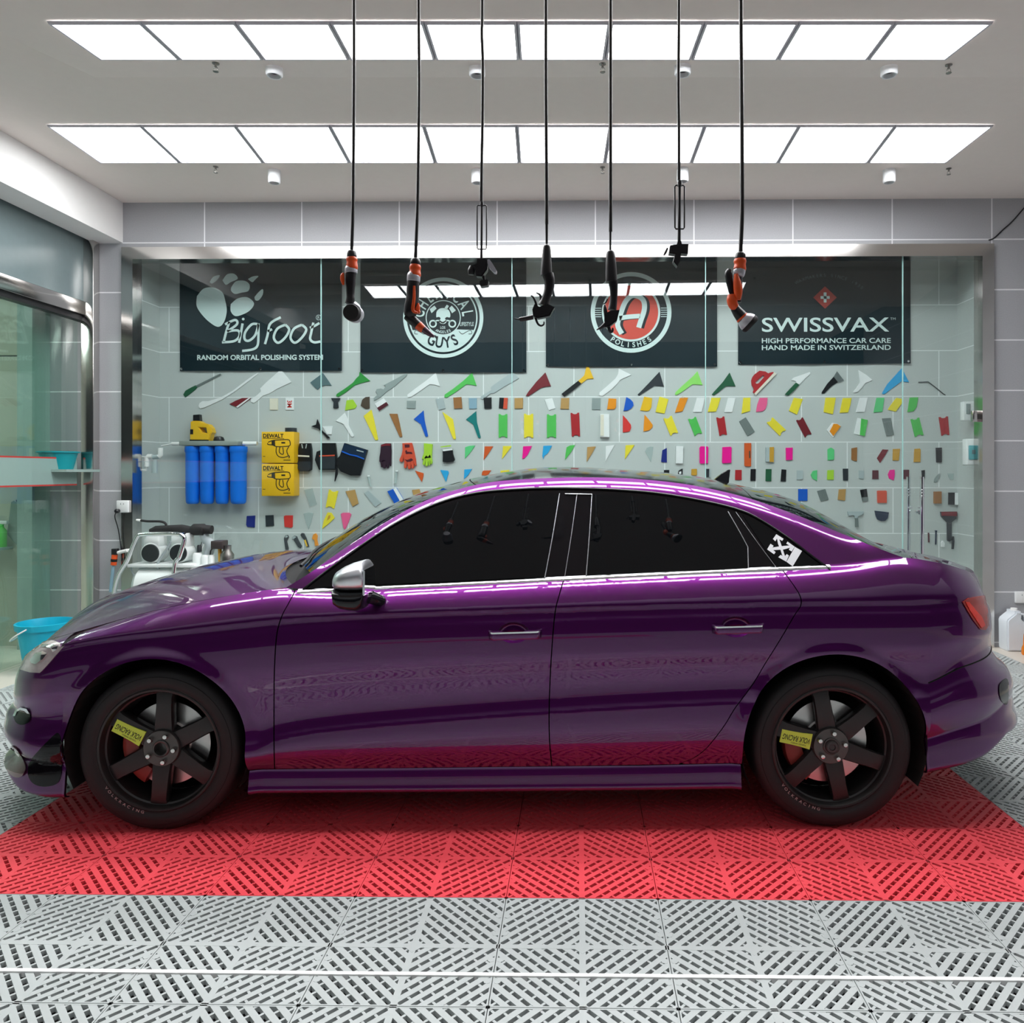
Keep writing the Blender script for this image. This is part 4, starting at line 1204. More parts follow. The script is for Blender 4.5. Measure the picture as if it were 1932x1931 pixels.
    bmesh.ops.rotate(bm, verts=bm.verts, cent=(-0.143, 0, 0), matrix=Matrix.Rotation(math.pi, 3, 'Y'))
    for v in bm.verts: v.co.y = 0.0256
    tx = from_bm('sticker_lettering', bm, mat('sticker_ink', (30, 45, 25), rough=0.5), w)
    return w, st, tx
w, st, tx = make_wheel()
w.parent = car; w.location = (0, TYRE_Y, TR)
def tilt(o, a): o.rotation_euler = (0, a, 0)
w2 = copy_tree(w, car); w2.location = (WB, TYRE_Y, TR)
w3 = copy_tree(w, car); w3.location = (0, 2*HW-TYRE_Y, TR); w3.rotation_euler = (0, 0, math.pi)
w4 = copy_tree(w, car); w4.location = (WB, 2*HW-TYRE_Y, TR); w4.rotation_euler = (0, 0, math.pi)
w.rotation_euler = (0, math.radians(0), 0); w2.rotation_euler = (0, 0, 0)
for wheel, base, stick in ((w, math.radians(-3), math.radians(27)), (w2, math.radians(11), math.radians(12))):
    for ch in wheel.children:
        n_ = ch.name.split('.')[0]
        if n_ in ('spoke', 'hub', 'lug_nut'): ch.rotation_euler = (0, -base if False else base*-1, 0)
        if n_ in ('spoke_sticker', 'sticker_lettering'): ch.rotation_euler = (0, stick, 0)
for ch in w2.children:
    if ch.name.split('.')[0] == 'hub':
        cap = lathe('centre_cap', [(0.026, 0.03), (0.026, 0.017), (0.022, 0.013), (0.013, 0.0125), (0.011, 0.016), (0.0, 0.016)], mat('cap_grey', (0.06, 0.055, 0.055), rough=0.35, metal=0.5), w2, 32, 'Y')

# ---- emblem on the quarter glass: four crossed arrows beside a block
def emblem():
    def loc(u, v):      # u, v in the crop's own pixels
        px, py = 1430+u/10.92, 990+v/10.92
        return px, py
    polys_ = [[(375, 198), (524, 294), (496, 338), (425, 296), (385, 292), (357, 346), (304, 298)],
              [(185, 512), (255, 395), (320, 440), (292, 475), (312, 525), (362, 570), (328, 612)],
              [(605, 350), (755, 458), (690, 556), (632, 518), (668, 462), (652, 436), (580, 395)],
              [(415, 672), (578, 765), (635, 640), (590, 607), (550, 652), (505, 652), (465, 625)],
              [(388, 286), (432, 290), (492, 460), (556, 655), (503, 655), (455, 505), (410, 400)],
              [(286, 474), (420, 452), (540, 440), (664, 430), (670, 474), (520, 516), (400, 522), (306, 527)],
              [(758, 460), (905, 545), (712, 862), (584, 768)]]
    bm = bmesh.new()
    for poly in polys_:
        vs = []
        for u, v in poly:
            x, z = PXS(*loc(u, v)); vs.append(bm.verts.new((x, float(Yside(x, z))-0.0026, z)))
        es = [bm.edges.new((vs[i], vs[(i+1) % len(vs)])) for i in range(len(vs))]
        bmesh.ops.triangle_fill(bm, edges=es, use_beauty=True)
    bmesh.ops.recalc_face_normals(bm, faces=bm.faces)
    tag(from_bm('window_decal', bm, mat('white_vinyl', (235, 235, 238), rough=0.4, vary=0.0), body_side), 'white crossed-arrows decal on the rear quarter glass')
emblem()

# ---- far side of the body (mirror images of the near panels)
for o in list(car.children):
    n_ = o.name.split('.')[0]
    if n_ in ('front_fender', 'front_door', 'rear_door', 'sill', 'body_side', 'rear_arch_lip', 'window_surround', 'inner_shell', 'wing_mirror', 'belt_trim', 'front_bumper_end', 'rear_bumper_end'):
        c = copy_tree(o, car); c.scale = (1, -1, 1); c.location = (0, 2*HW, 0)
        for k in list(c.children):
            if k.name.split('.')[0] == 'window_decal': bpy.data.objects.remove(k)
# ================================================================= BANNERS AND TOOLS ON THE NICHE WALL
CROP = {5: (330, 680, 3.864), 6: (800, 680, 3.864), 7: (1200, 680, 4.83), 8: (1532, 680, 4.8275), 1: (0, 0, 1.0), 9: (560, 820, 6.44), 4: (0, 680, 3.862), 10: (250, 790, 6.0375)}
YT = 6.54
def W(crop, pts, Y=YT):
    ox, oy, s = CROP[crop]
    out = []
    for u, v in pts:
        p = at_depth(ox+u/s, oy+v/s, Y); out.append((p.x, p.z))
    return out
COLORS = {
 'white': (238, 240, 240), 'green': (52, 150, 66), 'brightgreen': (88, 196, 92), 'lightgreen': (150, 226, 110), 'lime': (172, 214, 62), 'darkgreen': (34, 92, 62),
 'mint': (96, 206, 130), 'red': (178, 42, 48), 'darkred': (122, 34, 44), 'maroon': (86, 30, 42), 'orange': (240, 150, 30), 'redorange': (214, 92, 40), 'yellow': (240, 222, 60),
 'gold': (240, 190, 36), 'blue': (20, 92, 200), 'skyblue': (48, 168, 226), 'teal': (16, 124, 122), 'navy': (28, 44, 130), 'pink': (240, 100, 150), 'magenta': (246, 20, 150),
 'tan': (190, 150, 92), 'brown': (158, 108, 62), 'darkbrown': (82, 70, 58), 'grey': (150, 162, 160), 'midgrey': (118, 128, 126), 'slate': (92, 116, 120), 'charcoal': (46, 52, 58),
 'black': (20, 22, 26), 'cream': (232, 226, 208), 'silver': (176, 188, 190), 'darknavy': (16, 40, 66), 'paleblue': (140, 172, 190), 'red2': (222, 60, 54), 'ochre': (206, 156, 56), 'coral': (216, 84, 58), 'aubergine': (52, 30, 46)}
def cmat(c):
    if c == 'clear': 
        return mat('clear_plastic', (205, 222, 220), rough=0.12, alpha=0.38, vary=0.0)
    if c == 'smoke':
        return mat('smoky_plastic', (120, 130, 130), rough=0.2, alpha=0.55, vary=0.0)
    return mat('plastic_'+c, COLORS[c], rough=0.38, vary=0.05, scale=30)
def ticket(p0, p1, p2, p3, depth=0.32, n=7):
    """card with a rounded notch in both short ends (p0-p1 and p2-p3)"""
    out = []
    for a, b, o in ((p0, p1, p3), (p2, p3, p1)):
        ax, ay = a; bx, by = b
        mx, my = (ax+bx)/2, (ay+by)/2
        w = math.hypot(bx-ax, by-ay)
        # inward direction
        ix, iy = ((p2[0]+p3[0]-p0[0]-p1[0])/2, (p2[1]+p3[1]-p0[1]-p1[1])/2) if (a, b) == (p0, p1) else ((p0[0]+p1[0]-p2[0]-p3[0])/2, (p0[1]+p1[1]-p2[1]-p3[1])/2)
        L = math.hypot(ix, iy); ix, iy = ix/L, iy/L
        tx, ty = (bx-ax)/w, (by-ay)/w
        out.append(a)
        r = w*0.30
        for k in range(n):
            t = math.pi*(k/(n-1)); 
            out.append((mx - tx*r*math.cos(t) + ix*w*depth*0.5*math.sin(t), my - ty*r*math.cos(t) + iy*w*depth*0.5*math.sin(t)))
        out.append(b)
    return out
def prism_obj(name, pts, yb, th, m, parent=None, org=None, ridges=0, holes=(), bevel=0.0):
    bm = bmesh.new()
    o = org
    loc = [(p[0]-o[0], p[1]-o[1]) for p in pts]
    prism_xz(bm, loc, yb-o[2], th, [[(p[0]-o[0], p[1]-o[1]) for p in h] for h in holes])
    bmesh.ops.recalc_face_normals(bm, faces=bm.faces)
    if bevel > 0:
        es = [e for e in bm.edges if len(e.link_faces) == 2 and e.calc_face_angle(0) > 0.9 and abs(e.verts[0].co.y-(yb-o[2]-th)) < 1e-6 and abs(e.verts[1].co.y-(yb-o[2]-th)) < 1e-6]
        bmesh.ops.bevel(bm, geom=es, offset=bevel, segments=2, affect='EDGES', clamp_overlap=True)
    if ridges and len(loc) >= 4:
        # raised ribs along the longest direction
        P = np.array(loc); c = P.mean(0); u, s_, vt = np.linalg.svd(P-c)
        a = vt[0]; b = vt[1]
        pa, pb = (P-c)@a, (P-c)@b
        for k in range(ridges):
            t = (k+1)/(ridges+1)-0.5
            w = (pb.max()-pb.min()); hl = (pa.max()-pa.min())*0.33
            cc = c+b*t*w*0.86
            q = [cc-a*hl-b*0.0012, cc+a*hl-b*0.0012, cc+a*hl+b*0.0012, cc-a*hl+b*0.0012]
            f = [bm.verts.new((x[0], yb-o[2]-th-0.0015, x[1])) for x in q]; g = [bm.verts.new((x[0], yb-o[2]-th+0.001, x[1])) for x in q]
            bm.faces.new(f)
            for i in range(4): bm.faces.new((f[i], g[i], g[(i+1) % 4], f[(i+1) % 4]))
    return from_bm(name, bm, m, parent)
def tool(name, cat, group, crop, pts, color, label, parts=(), th=0.008, ridges=0, holes=(), bevel=0.0015):
    P = W(crop, pts)
    x = sum(p[0] for p in P)/len(P); z = sum(p[1] for p in P)/len(P)
    org = (x, z, ND)
    o = prism_obj(name, P, ND-0.0005, th, cmat(color), None, org, ridges, [W(crop, h) for h in holes], bevel)
    o.location = (x, ND, z)
    tag(o, label, cat, group)
    for i, pr_ in enumerate(parts):
        pn, pp, pc = pr_[:3]; pt = pr_[3] if len(pr_) > 3 else 0.003
        prism_obj(pn, W(crop, pp), ND-0.0005-th+0.0005, pt, cmat(pc), o, org)
    return o
G1, G2, G3, G4, G5, G6, G7 = ('long handled scrapers in the top row', 'small cards in the second row', 'scrapers and cards in the third row', 'corner tools and gloves in the fourth row',
                              'little cards in the fifth row', 'cards in the sixth row', 'lower left scrapers')
SC = 'scraper'
# --- top row
tool('long_scraper', SC, G1, 5, [(170, 335), (178, 312), (200, 298), (240, 298), (330, 272), (420, 222), (540, 130), (600, 92), (606, 98), (550, 142), (430, 232), (345, 285), (275, 318), (215, 345), (185, 352)], 'white', 'white bone-handled scraper with a long thin shaft, far left of the top row')
tool('long_scraper', SC, G1, 5, [(60, 250), (75, 222), (120, 196), (150, 182), (165, 188), (150, 212), (100, 252), (75, 270)], 'darkgreen', 'dark green handled brush at the far left below the paw-print banner', [('shaft', [(150, 186), (165, 195), (338, 104), (332, 96)], 'midgrey')])
tool('squeegee', 'squeegee', G1, 5, [(395, 320), (440, 295), (490, 275), (552, 275), (545, 285), (458, 346), (445, 340)], 'darkred', 'dark red hand squeegee with a pale edge, beside the big white spatula', [('blade', [(458, 346), (445, 340), (535, 277), (552, 275)], 'white')])
tool('spatula', SC, G1, 5, [(770, 66), (848, 160), (808, 178), (740, 210), (690, 242), (640, 258), (612, 285), (575, 312), (552, 304), (553, 286), (600, 252), (626, 226), (620, 206), (660, 165), (700, 130)], 'white', 'big white spatula with a broad slanted blade, under the paw-print banner')
tool('scraper', SC, G1, 5, [(1078, 92), (1142, 185), (1095, 182), (1060, 195), (1040, 215), (1020, 200), (985, 162)], 'slate', 'slate grey triangular scraper between the big white spatula and the green scraper')
tool('scraper', SC, G1, 5, [(1345, 84), (1422, 150), (1345, 170), (1310, 182), (1250, 230), (1195, 265), (1174, 264), (1178, 246), (1240, 205), (1298, 162), (1322, 130), (1342, 112)], 'green', 'dark-edged green scraper with a slim handle, leftmost green one in the top row')
tool('long_scraper', SC, G1, 5, [(1692, 100), (1686, 116), (1600, 190), (1545, 228), (1500, 268), (1450, 296), (1448, 275), (1478, 250), (1462, 228), (1470, 210), (1500, 205), (1520, 212), (1536, 190), (1520, 182), (1600, 140), (1665, 105)], 'grey', 'grey scraper with a long forked blade, right of the leftmost green scraper')
tool('scraper', SC, G1, 5, [(1901, 90), (1931, 190), (1900, 180), (1856, 175), (1790, 222), (1720, 268), (1696, 270), (1692, 252), (1760, 200), (1835, 145), (1872, 115)], 'white', 'white scraper with a fan blade below the round skull banner')
tool('scraper', SC, G1, 6, [(350, 90), (383, 186), (340, 178), (308, 175), (240, 225), (168, 272), (148, 270), (150, 250), (215, 205), (285, 150), (318, 120)], 'brightgreen', 'mid green scraper below the right half of the round skull banner')
tool('spatula', SC, G1, 6, [(650, 84), (692, 130), (660, 150), (580, 195), (508, 242), (488, 240), (460, 262), (428, 286), (410, 278), (415, 264), (455, 238), (492, 216), (484, 200), (510, 178), (570, 135)], 'silver', 'pale silver spatula with a wide blade beside the dark red triangle scraper')
tool('scraper', SC, G1, 6, [(885, 88), (926, 190), (890, 192), (855, 200), (810, 230), (762, 262), (742, 260), (760, 230), (820, 155)], 'darkred', 'dark red triangle scraper left of the black and yellow one', th=0.010)
tool('scraper', SC, G1, 6, [(1190, 20), (1237, 134), (1192, 136), (1146, 170), (1124, 150), (1152, 126), (1168, 110)], 'gold', 'yellow bladed scraper with a thick black handle', [('handle', [(1124, 150), (1146, 170), (1085, 222), (1022, 266), (1002, 246), (1060, 200)], 'black', 0.006)], th=0.010)
tool('scraper', SC, G1, 6, [(1420, 60), (1470, 85), (1512, 106), (1430, 142), (1415, 165), (1365, 215), (1300, 262), (1278, 256), (1280, 234), (1335, 188), (1398, 130), (1415, 100)], 'white', 'white fan scraper right of the black and yellow one')
tool('scraper', SC, G1, 7, [(214, 104), (255, 240), (215, 236), (168, 232), (95, 280), (28, 323), (14, 312), (40, 288), (110, 215)], 'charcoal', 'charcoal scraper left of the light lime one in the top row')
tool('scraper', SC, G1, 7, [(560, 99), (607, 226), (560, 222), (512, 220), (440, 275), (372, 318), (355, 312), (362, 290), (430, 225), (520, 145)], 'lightgreen', 'light lime scraper between the charcoal and the dark green ones')
tool('scraper', SC, G1, 7, [(853, 112), (908, 238), (865, 236), (818, 236), (760, 285), (710, 320), (692, 312), (710, 288), (790, 200)], 'darkgreen', 'dark bottle-green scraper left of the red grout float', th=0.010)
tool('grout_float', 'grout float', G1, 7, [(1050, 185), (1060, 155), (1078, 130), (1125, 95), (1180, 103), (1205, 120), (1222, 112), (1245, 107), (1258, 112), (1080, 305), (1065, 290), (1075, 268), (1068, 248), (1055, 228)], 'red', 'red grout float with an oval grip hole and pale edge strip',
     [('edge_strip', [(1258, 110), (1278, 124), (1090, 319), (1076, 304)], 'cream', 0.005)], th=0.014, holes=[[(1155, 138), (1166, 140), (1168, 152), (1120, 208), (1100, 215), (1088, 208), (1090, 196)]])
tool('scraper', SC, G1, 7, [(1585, 106), (1590, 124), (1545, 165), (1490, 222), (1472, 210), (1458, 208), (1462, 195), (1442, 186), (1418, 184), (1432, 160)], 'white', 'white hooked blade on a dark green grip, right of the red grout float', [('handle', [(1456, 204), (1488, 224), (1440, 275), (1390, 321), (1355, 312), (1400, 262)], 'darkgreen', 0.006)])
tool('scraper', SC, G1, 8, [(200, 148), (238, 200), (185, 232), (150, 265), (115, 302), (90, 304), (92, 288), (140, 215)], 'black', 'black scraper with a smoky see-through blade', [('blade', [(228, 100), (292, 186), (240, 202), (196, 152)], 'smoke')])
tool('scraper', SC, G1, 8, [(425, 88), (500, 135), (554, 180), (520, 196), (488, 206), (460, 245), (420, 288), (378, 296), (376, 284), (400, 262), (440, 200), (432, 150)], 'white', 'white scraper with a curved grip, left of the sky-blue one')
tool('scraper', SC, G1, 8, [(820, 72), (886, 200), (855, 198), (820, 190), (740, 250), (660, 310), (642, 306), (642, 295), (690, 215)], 'skyblue', 'sky-blue scraper beside the right-hand glass joint')
b_ = W(8, [(970, 200), (1060, 196), (1140, 258), (1200, 308), (1216, 316)])
bx_ = b_[2]
wr_ = tube('bent_rod', [(p[0]-bx_[0], -0.008, p[1]-bx_[1]) for p in b_], 0.004, mat('dark_wire', (70, 78, 80), rough=0.4, metal=0.6), None, 8); wr_.location = (bx_[0], ND, bx_[1])
tag(wr_, 'thin bent grey rod hung alone at the right end of the top row', 'rod', G1)

# --- second row
def card(crop, pts, color, label, group=G2, **k): return tool(k.pop('name', 'squeegee_card'), k.pop('cat', 'squeegee card'), group, crop, pts, color, label, **k)
card(5, [(690, 278), (750, 278), (750, 362), (690, 362)], 'cream', 'plain cream square card below the big white spatula')
c_ = card(5, [(806, 275), (866, 275), (866, 362), (804, 362)], 'white', 'white card with a red printed mark turned on its side')
bm = bmesh.new(); p_ = W(5, [(815, 285), (855, 350)])
text_fit(bm, '3M', -0.032, 0.032, 0, 0.042, 0, offset=0.02)
bmesh.ops.rotate(bm, verts=bm.verts, cent=(0, 0, 0), matrix=Matrix.Rotation(math.pi/2, 3, 'Y'))
for v in bm.verts: v.co.y = -0.0095
from_bm('lettering', bm, cmat('red2'), c_)
card(5, [(1140, 276), (1205, 276), (1200, 292), (1188, 305), (1193, 345), (1180, 350), (1155, 349), (1158, 305), (1146, 292)], 'charcoal', 'black T-shaped hand pad at the left end of the second row', th=0.016)
card(5, [(1250, 292), (1297, 286), (1326, 332), (1312, 352), (1240, 366)], 'lime', 'lime green lopsided card in the second row near the black T-shaped pad')
card(5, [(1388, 268), (1418, 266), (1419, 352), (1390, 356), (1353, 332), (1364, 288)], 'darkbrown', 'dark brown card with a cut corner in the second row')
card(5, [(1455, 317), (1522, 275), (1557, 325), (1490, 370)], 'white', 'white card with a maroon band, tilted, in the second row', parts=[('band', [(1474, 347), (1542, 304), (1557, 325), (1490, 370)], 'maroon')])
card(5, [(1690, 295), (1755, 295), (1753, 353), (1690, 350)], 'grey', 'grey-blue card right of the white and maroon one', ridges=2)
card(6, [(84, 282), (140, 277), (156, 350), (106, 363)], 'silver', 'tilted silver ribbed card left of the rust-brown one', ridges=3)
card(6, [(213, 272), (272, 268), (279, 350), (220, 353)], 'brown', 'rust-brown felt card in the second row', th=0.012)
card(6, [(325, 276), (384, 276), (384, 353), (329, 355)], 'paleblue', 'pale blue-grey card between the rust-brown and black cards')
card(6, [(434, 275), (492, 270), (492, 352), (440, 353)], 'black', 'solid black card left of the black and red one', th=0.012)
card(6, [(550, 272), (611, 275), (606, 355), (545, 350)], 'black', 'card half black and half red in the second row', parts=[('red_half', [(583, 274), (611, 275), (606, 355), (577, 353)], 'coral')])
card(6, [(660, 276), (722, 275), (720, 352), (660, 353)], 'tan', 'tan card just right of the black and red one', th=0.010)
card(6, [(878, 286), (935, 275), (958, 350), (910, 365)], 'white', 'tilted white ribbed card between the two tan cards', ridges=3)
card(6, [(1000, 276), (1059, 275), (1056, 356), (994, 355)], 'tan', 'tan card right of the tilted white ribbed one', th=0.010)
card(6, [(1225, 276), (1288, 276), (1285, 360), (1224, 360)], 'grey', 'grey-teal ribbed card left of the amber one', ridges=2)
card(6, [(1346, 278), (1402, 281), (1400, 340), (1388, 357), (1335, 358)], 'orange', 'amber card with one rounded corner, left of the blue half-moon', th=0.010)
card(6, [(1475, 268), (1505, 285), (1524, 305), (1528, 330), (1510, 352), (1485, 366), (1455, 369)], 'blue', 'blue half-moon card in the second row', th=0.010)
card(7, [(75, 331), (148, 345), (140, 430), (122, 458), (95, 465), (38, 456)], 'gold', 'golden yellow card right of the blue half-moon')
card(7, [(215, 331), (296, 355), (260, 486), (178, 472)], 'yellow', 'lemon yellow slanted card left of the ribbed orange one')
card(7, [(400, 345), (415, 341), (426, 347), (440, 341), (475, 341), (440, 430), (425, 465), (355, 478)], 'orange', 'ribbed orange slanted card in the second row', ridges=3)
card(7, [(555, 342), (628, 342), (614, 410), (598, 472), (518, 473)], 'white', 'white slanted card right of the ribbed orange one')
card(7, [(690, 342), (772, 342), (752, 410), (730, 468), (655, 470)], 'yellow', 'yellow slanted card between two white ones')
card(7, [(840, 342), (908, 342), (892, 410), (876, 472), (805, 474)], 'white', 'white slanted card left of the narrow yellow one')
card(7, [(980, 343), (1043, 341), (1041, 462), (963, 486)], 'yellow', 'narrow yellow card just left of the pink leaf-shaped one')
card(7, [(1128, 343), (1200, 342), (1195, 400), (1180, 445), (1155, 465), (1095, 471), (1106, 405)], 'pink', 'pink leaf-shaped card in the second row')
card(7, [(1440, 342), (1522, 353), (1468, 496), (1395, 460)], 'yellow', 'yellow card hung alone between two bare screws')
card(8, [(125, 341), (218, 341), (192, 492), (108, 472)], 'yellow', 'wide yellow card, first of the two yellow ones left of a white card')
card(8, [(283, 345), (363, 343), (350, 410), (330, 475), (255, 479)], 'yellow', 'smaller yellow card directly left of the rightmost white card')
card(8, [(438, 340), (508, 340), (495, 410), (480, 470), (402, 473)], 'white', 'white slanted card between yellow and green, near the glass joint')
card(8, [(590, 342), (661, 342), (652, 410), (642, 470), (563, 476)], 'mint', 'green slanted card left of the hexagonal yellow one')
card(8, [(770, 342), (829, 353), (826, 385), (765, 468), (692, 450), (718, 410)], 'yellow', 'hexagonal yellow card touching the right-hand glass joint')
card(8, [(892, 340), (970, 338), (955, 425), (928, 464), (873, 472)], 'brightgreen', 'green card at the right end of the second row, behind the glass door')

# --- third row
def sc3(crop, pts, color, label, **k): return tool(k.pop('name', 'scraper'), k.pop('cat', SC), G3, crop, pts, color, label, **k)
sc3(5, [(1238, 382), (1258, 428), (1262, 468), (1305, 552), (1298, 560), (1285, 556), (1228, 466), (1172, 442)], 'white', 'white blade scraper at the left end of the third row')
sc3(5, [(1375, 406), (1432, 360), (1452, 440), (1481, 578), (1470, 584), (1458, 580), (1420, 500)], 'yellow', 'long yellow scraper left of the brown one in the third row')
sc3(5, [(1562, 390), (1622, 391), (1640, 470), (1657, 556), (1645, 563), (1636, 555), (1598, 470)], 'brown', 'brown tapered scraper in the third row')
sc3(5, [(1740, 430), (1812, 366), (1820, 440), (1845, 552), (1836, 560), (1826, 556), (1792, 466)], 'blue', 'blue scraper in the third row, right of the brown one')
sc3(6, [(133, 376), (172, 402), (210, 430), (222, 500), (232, 572), (222, 578), (212, 574), (172, 470)], 'yellow', 'yellow scraper between the blue and teal ones')
sc3(6, [(305, 432), (380, 370), (385, 450), (413, 562), (405, 568), (394, 564), (358, 468)], 'teal', 'teal scraper left of the upright green bar')
bar = lambda x0, y0, x1, y1, d=0.30: ticket((x0, y0), (x1, y0), (x1, y1), (x0, y1), d)
TC = dict(name='notched_card', cat='squeegee card', ridges=4)
sc3(6, bar(544, 392, 607, 564), 'brightgreen', 'upright green notched bar, left of the upright yellow bar', **TC)
sc3(6, bar(729, 390, 796, 566), 'yellow', 'upright yellow notched bar between two green bars', **TC)
sc3(6, bar(896, 394, 963, 566), 'brightgreen', 'upright green notched bar, right of the upright yellow bar', **TC)
sc3(6, ticket((1068, 384), (1131, 382), (1138, 554), (1078, 556)), 'red', 'upright red notched bar left of the white sanding block', **TC)
sc3(6, [(1285, 393), (1350, 393), (1350, 562), (1284, 560)], 'white', 'white sanding block with a beige strip', name='sanding_block', cat='block', th=0.03, parts=[('strip', [(1287, 398), (1310, 398), (1310, 552), (1287, 552)], 'cream', 0.006)])
sc3(6, [(1450, 400), (1480, 432), (1508, 470), (1511, 492), (1500, 518), (1475, 524), (1450, 526)], 'red2', 'red half-leaf card in the third row')
sc3(6, [(1608, 396), (1640, 432), (1668, 472), (1664, 490), (1645, 510), (1622, 516), (1600, 519)], 'orange', 'amber half-leaf card in the third row')
sc3(7, ticket((250, 531), (325, 505), (384, 660), (314, 688)), 'yellow', 'leaning yellow notched card right of the amber half-leaf', **TC)
sc3(7, ticket((475, 536), (545, 514), (603, 664), (535, 690)), 'brightgreen', 'leaning green notched card left of a red one', **TC)
sc3(7, ticket((732, 522), (805, 511), (830, 680), (762, 690)), 'red', 'red notched card between the leaning green and the grey card', **TC)
sc3(7, [(940, 558), (1000, 519), (1083, 650), (1018, 693)], 'midgrey', 'leaning grey ribbed card left of the strongly tilted yellow one', ridges=3)
sc3(7, ticket((1192, 570), (1245, 520), (1367, 635), (1311, 690)), 'yellow', 'strongly tilted yellow notched card in the third row', **TC)
sc3(7, ticket((1460, 548), (1521, 519), (1601, 672), (1540, 703)), 'darkred', 'leaning dark red notched card right of the tilted yellow one', **TC)
sc3(7, [(1790, 570), (1830, 576), (1869, 600), (1797, 706), (1765, 672), (1740, 637)], 'white', 'white fan-shaped card with an orange grip', parts=[('grip', [(1800, 580), (1832, 580), (1864, 602), (1798, 690), (1765, 648)], 'orange', 0.006)])
sc3(8, [(418, 525), (508, 545), (480, 692), (385, 670)], 'white', 'card half white and half green with small holes', parts=[('green_half', [(448, 531), (508, 545), (480, 692), (436, 681)], 'brightgreen', 0.006)])
sc3(8, [(640, 530), (720, 525), (750, 680), (680, 692)], 'midgrey', 'grey card with a fine ribbed face, close left of the right glass joint', ridges=5)
sc3(8, ticket((900, 538), (978, 521), (1018, 682), (940, 699)), 'brightgreen', 'green notched card seen through the glass door', **TC)
sc3(8, ticket((1157, 518), (1240, 511), (1254, 680), (1182, 688)), 'red', 'red notched card at the right end of the third row', **TC)
sc3(5, [(1075, 482), (1148, 480), (1141, 540), (1108, 542)], 'white', 'white clip-on blade with a black clamp above the middle tool pouch', parts=[('clamp', [(994, 482), (1030, 470), (1040, 430), (1058, 470), (1062, 500), (1132, 566), (1112, 570), (1048, 500)], 'black', 0.010)])

# --- fourth row: pouches, gloves, corner tools
def pouch(pts, label, parts): return tool('tool_pouch', 'tool pouch', 'black tool pouches', 9, pts, 'black', label, parts, th=0.035, bevel=0.006)
pouch([(44, 110), (175, 108), (188, 180), (192, 300), (185, 430), (150, 450), (52, 448), (22, 424), (20, 300), (26, 180)], 'black tool pouch with a cream band, next to the yellow boxes',
      [('band', [(28, 250), (165, 258), (165, 276), (28, 270)], 'cream'), ('strap', [(68, 118), (80, 118), (90, 168), (78, 170)], 'silver'), ('strap', [(126, 118), (138, 118), (128, 172), (116, 170)], 'silver'), ('pocket', [(24, 330), (185, 330), (182, 425), (150, 444), (54, 442), (26, 415)], 'charcoal', 0.008)])
pouch([(305, 106), (475, 106), (485, 190), (495, 300), (486, 430), (280, 430), (240, 340), (228, 310), (250, 210), (295, 195)], 'black tool pouch with a coral red band, middle of three',
      [('band', [(286, 255), (474, 248), (474, 264), (286, 270)], 'coral'), ('pocket', [(292, 275), (478, 270), (478, 420), (290, 422)], 'charcoal', 0.008)])
pouch([(585, 104), (866, 190), (830, 310), (775, 500), (660, 500), (540, 450), (492, 380), (500, 290), (530, 262)], 'tilted black tool pouch with a bright blue band and hanging strap',
      [('flap', [(588, 110), (862, 192), (836, 290), (560, 200)], 'darknavy', 0.006), ('band', [(562, 200), (660, 240), (740, 255), (832, 292), (828, 306), (740, 272), (655, 254), (558, 214)], 'blue', 0.009), ('badge', [(742, 186), (826, 208), (824, 222), (740, 200)], 'silver', 0.009), ('strap', [(490, 390), (508, 395), (512, 480), (480, 572), (470, 570), (478, 470)], 'black', 0.004)])
def glove(pts, color, label, parts=()): return tool('work_glove', 'glove', 'gloves hung in a row', 9, pts, color, label, parts, th=0.022, bevel=0.004)
glove([(1025, 125), (1085, 108), (1145, 110), (1152, 200), (1150, 300), (1148, 380), (1135, 385), (1124, 345), (1120, 400), (1108, 412), (1092, 405), (1088, 360), (1080, 408), (1060, 415), (1048, 405), (1045, 360), (1038, 400), (1024, 396), (1018, 340), (1005, 330), (1006, 280), (1018, 220)], 'aubergine', 'dark aubergine work glove hung fingers down', [('cuff', [(1028, 128), (1085, 112), (1142, 114), (1142, 140), (1085, 138), (1030, 150)], 'darkred', 0.004)])
glove([(1285, 108), (1400, 102), (1415, 150), (1432, 230), (1448, 310), (1454, 375), (1440, 388), (1425, 350), (1428, 400), (1412, 416), (1396, 408), (1390, 360), (1384, 415), (1366, 424), (1352, 412), (1345, 355), (1335, 405), (1318, 412), (1304, 400), (1308, 330), (1300, 280), (1290, 330), (1270, 336), (1250, 322), (1252, 300), (1275, 250), (1288, 190)], 'coral', 'red patterned work glove with the thumb spread', [('wrist_tab', [(1315, 124), (1372, 122), (1375, 156), (1318, 160)], 'maroon', 0.004), ('print', [(1320, 200), (1340, 190), (1345, 210), (1400, 215), (1410, 240), (1370, 235), (1330, 240)], 'maroon', 0.002), ('print', [(1310, 300), (1345, 310), (1395, 290), (1420, 310), (1390, 330), (1345, 335)], 'maroon', 0.002)])
glove([(1545, 108), (1652, 120), (1645, 200), (1640, 280), (1650, 340), (1640, 364), (1628, 355), (1622, 310), (1620, 370), (1606, 378), (1598, 320), (1592, 380), (1576, 390), (1564, 375), (1566, 320), (1556, 368), (1540, 374), (1530, 360), (1542, 300), (1522, 302), (1524, 285), (1548, 220)], 'lime', 'pale lime green work glove')
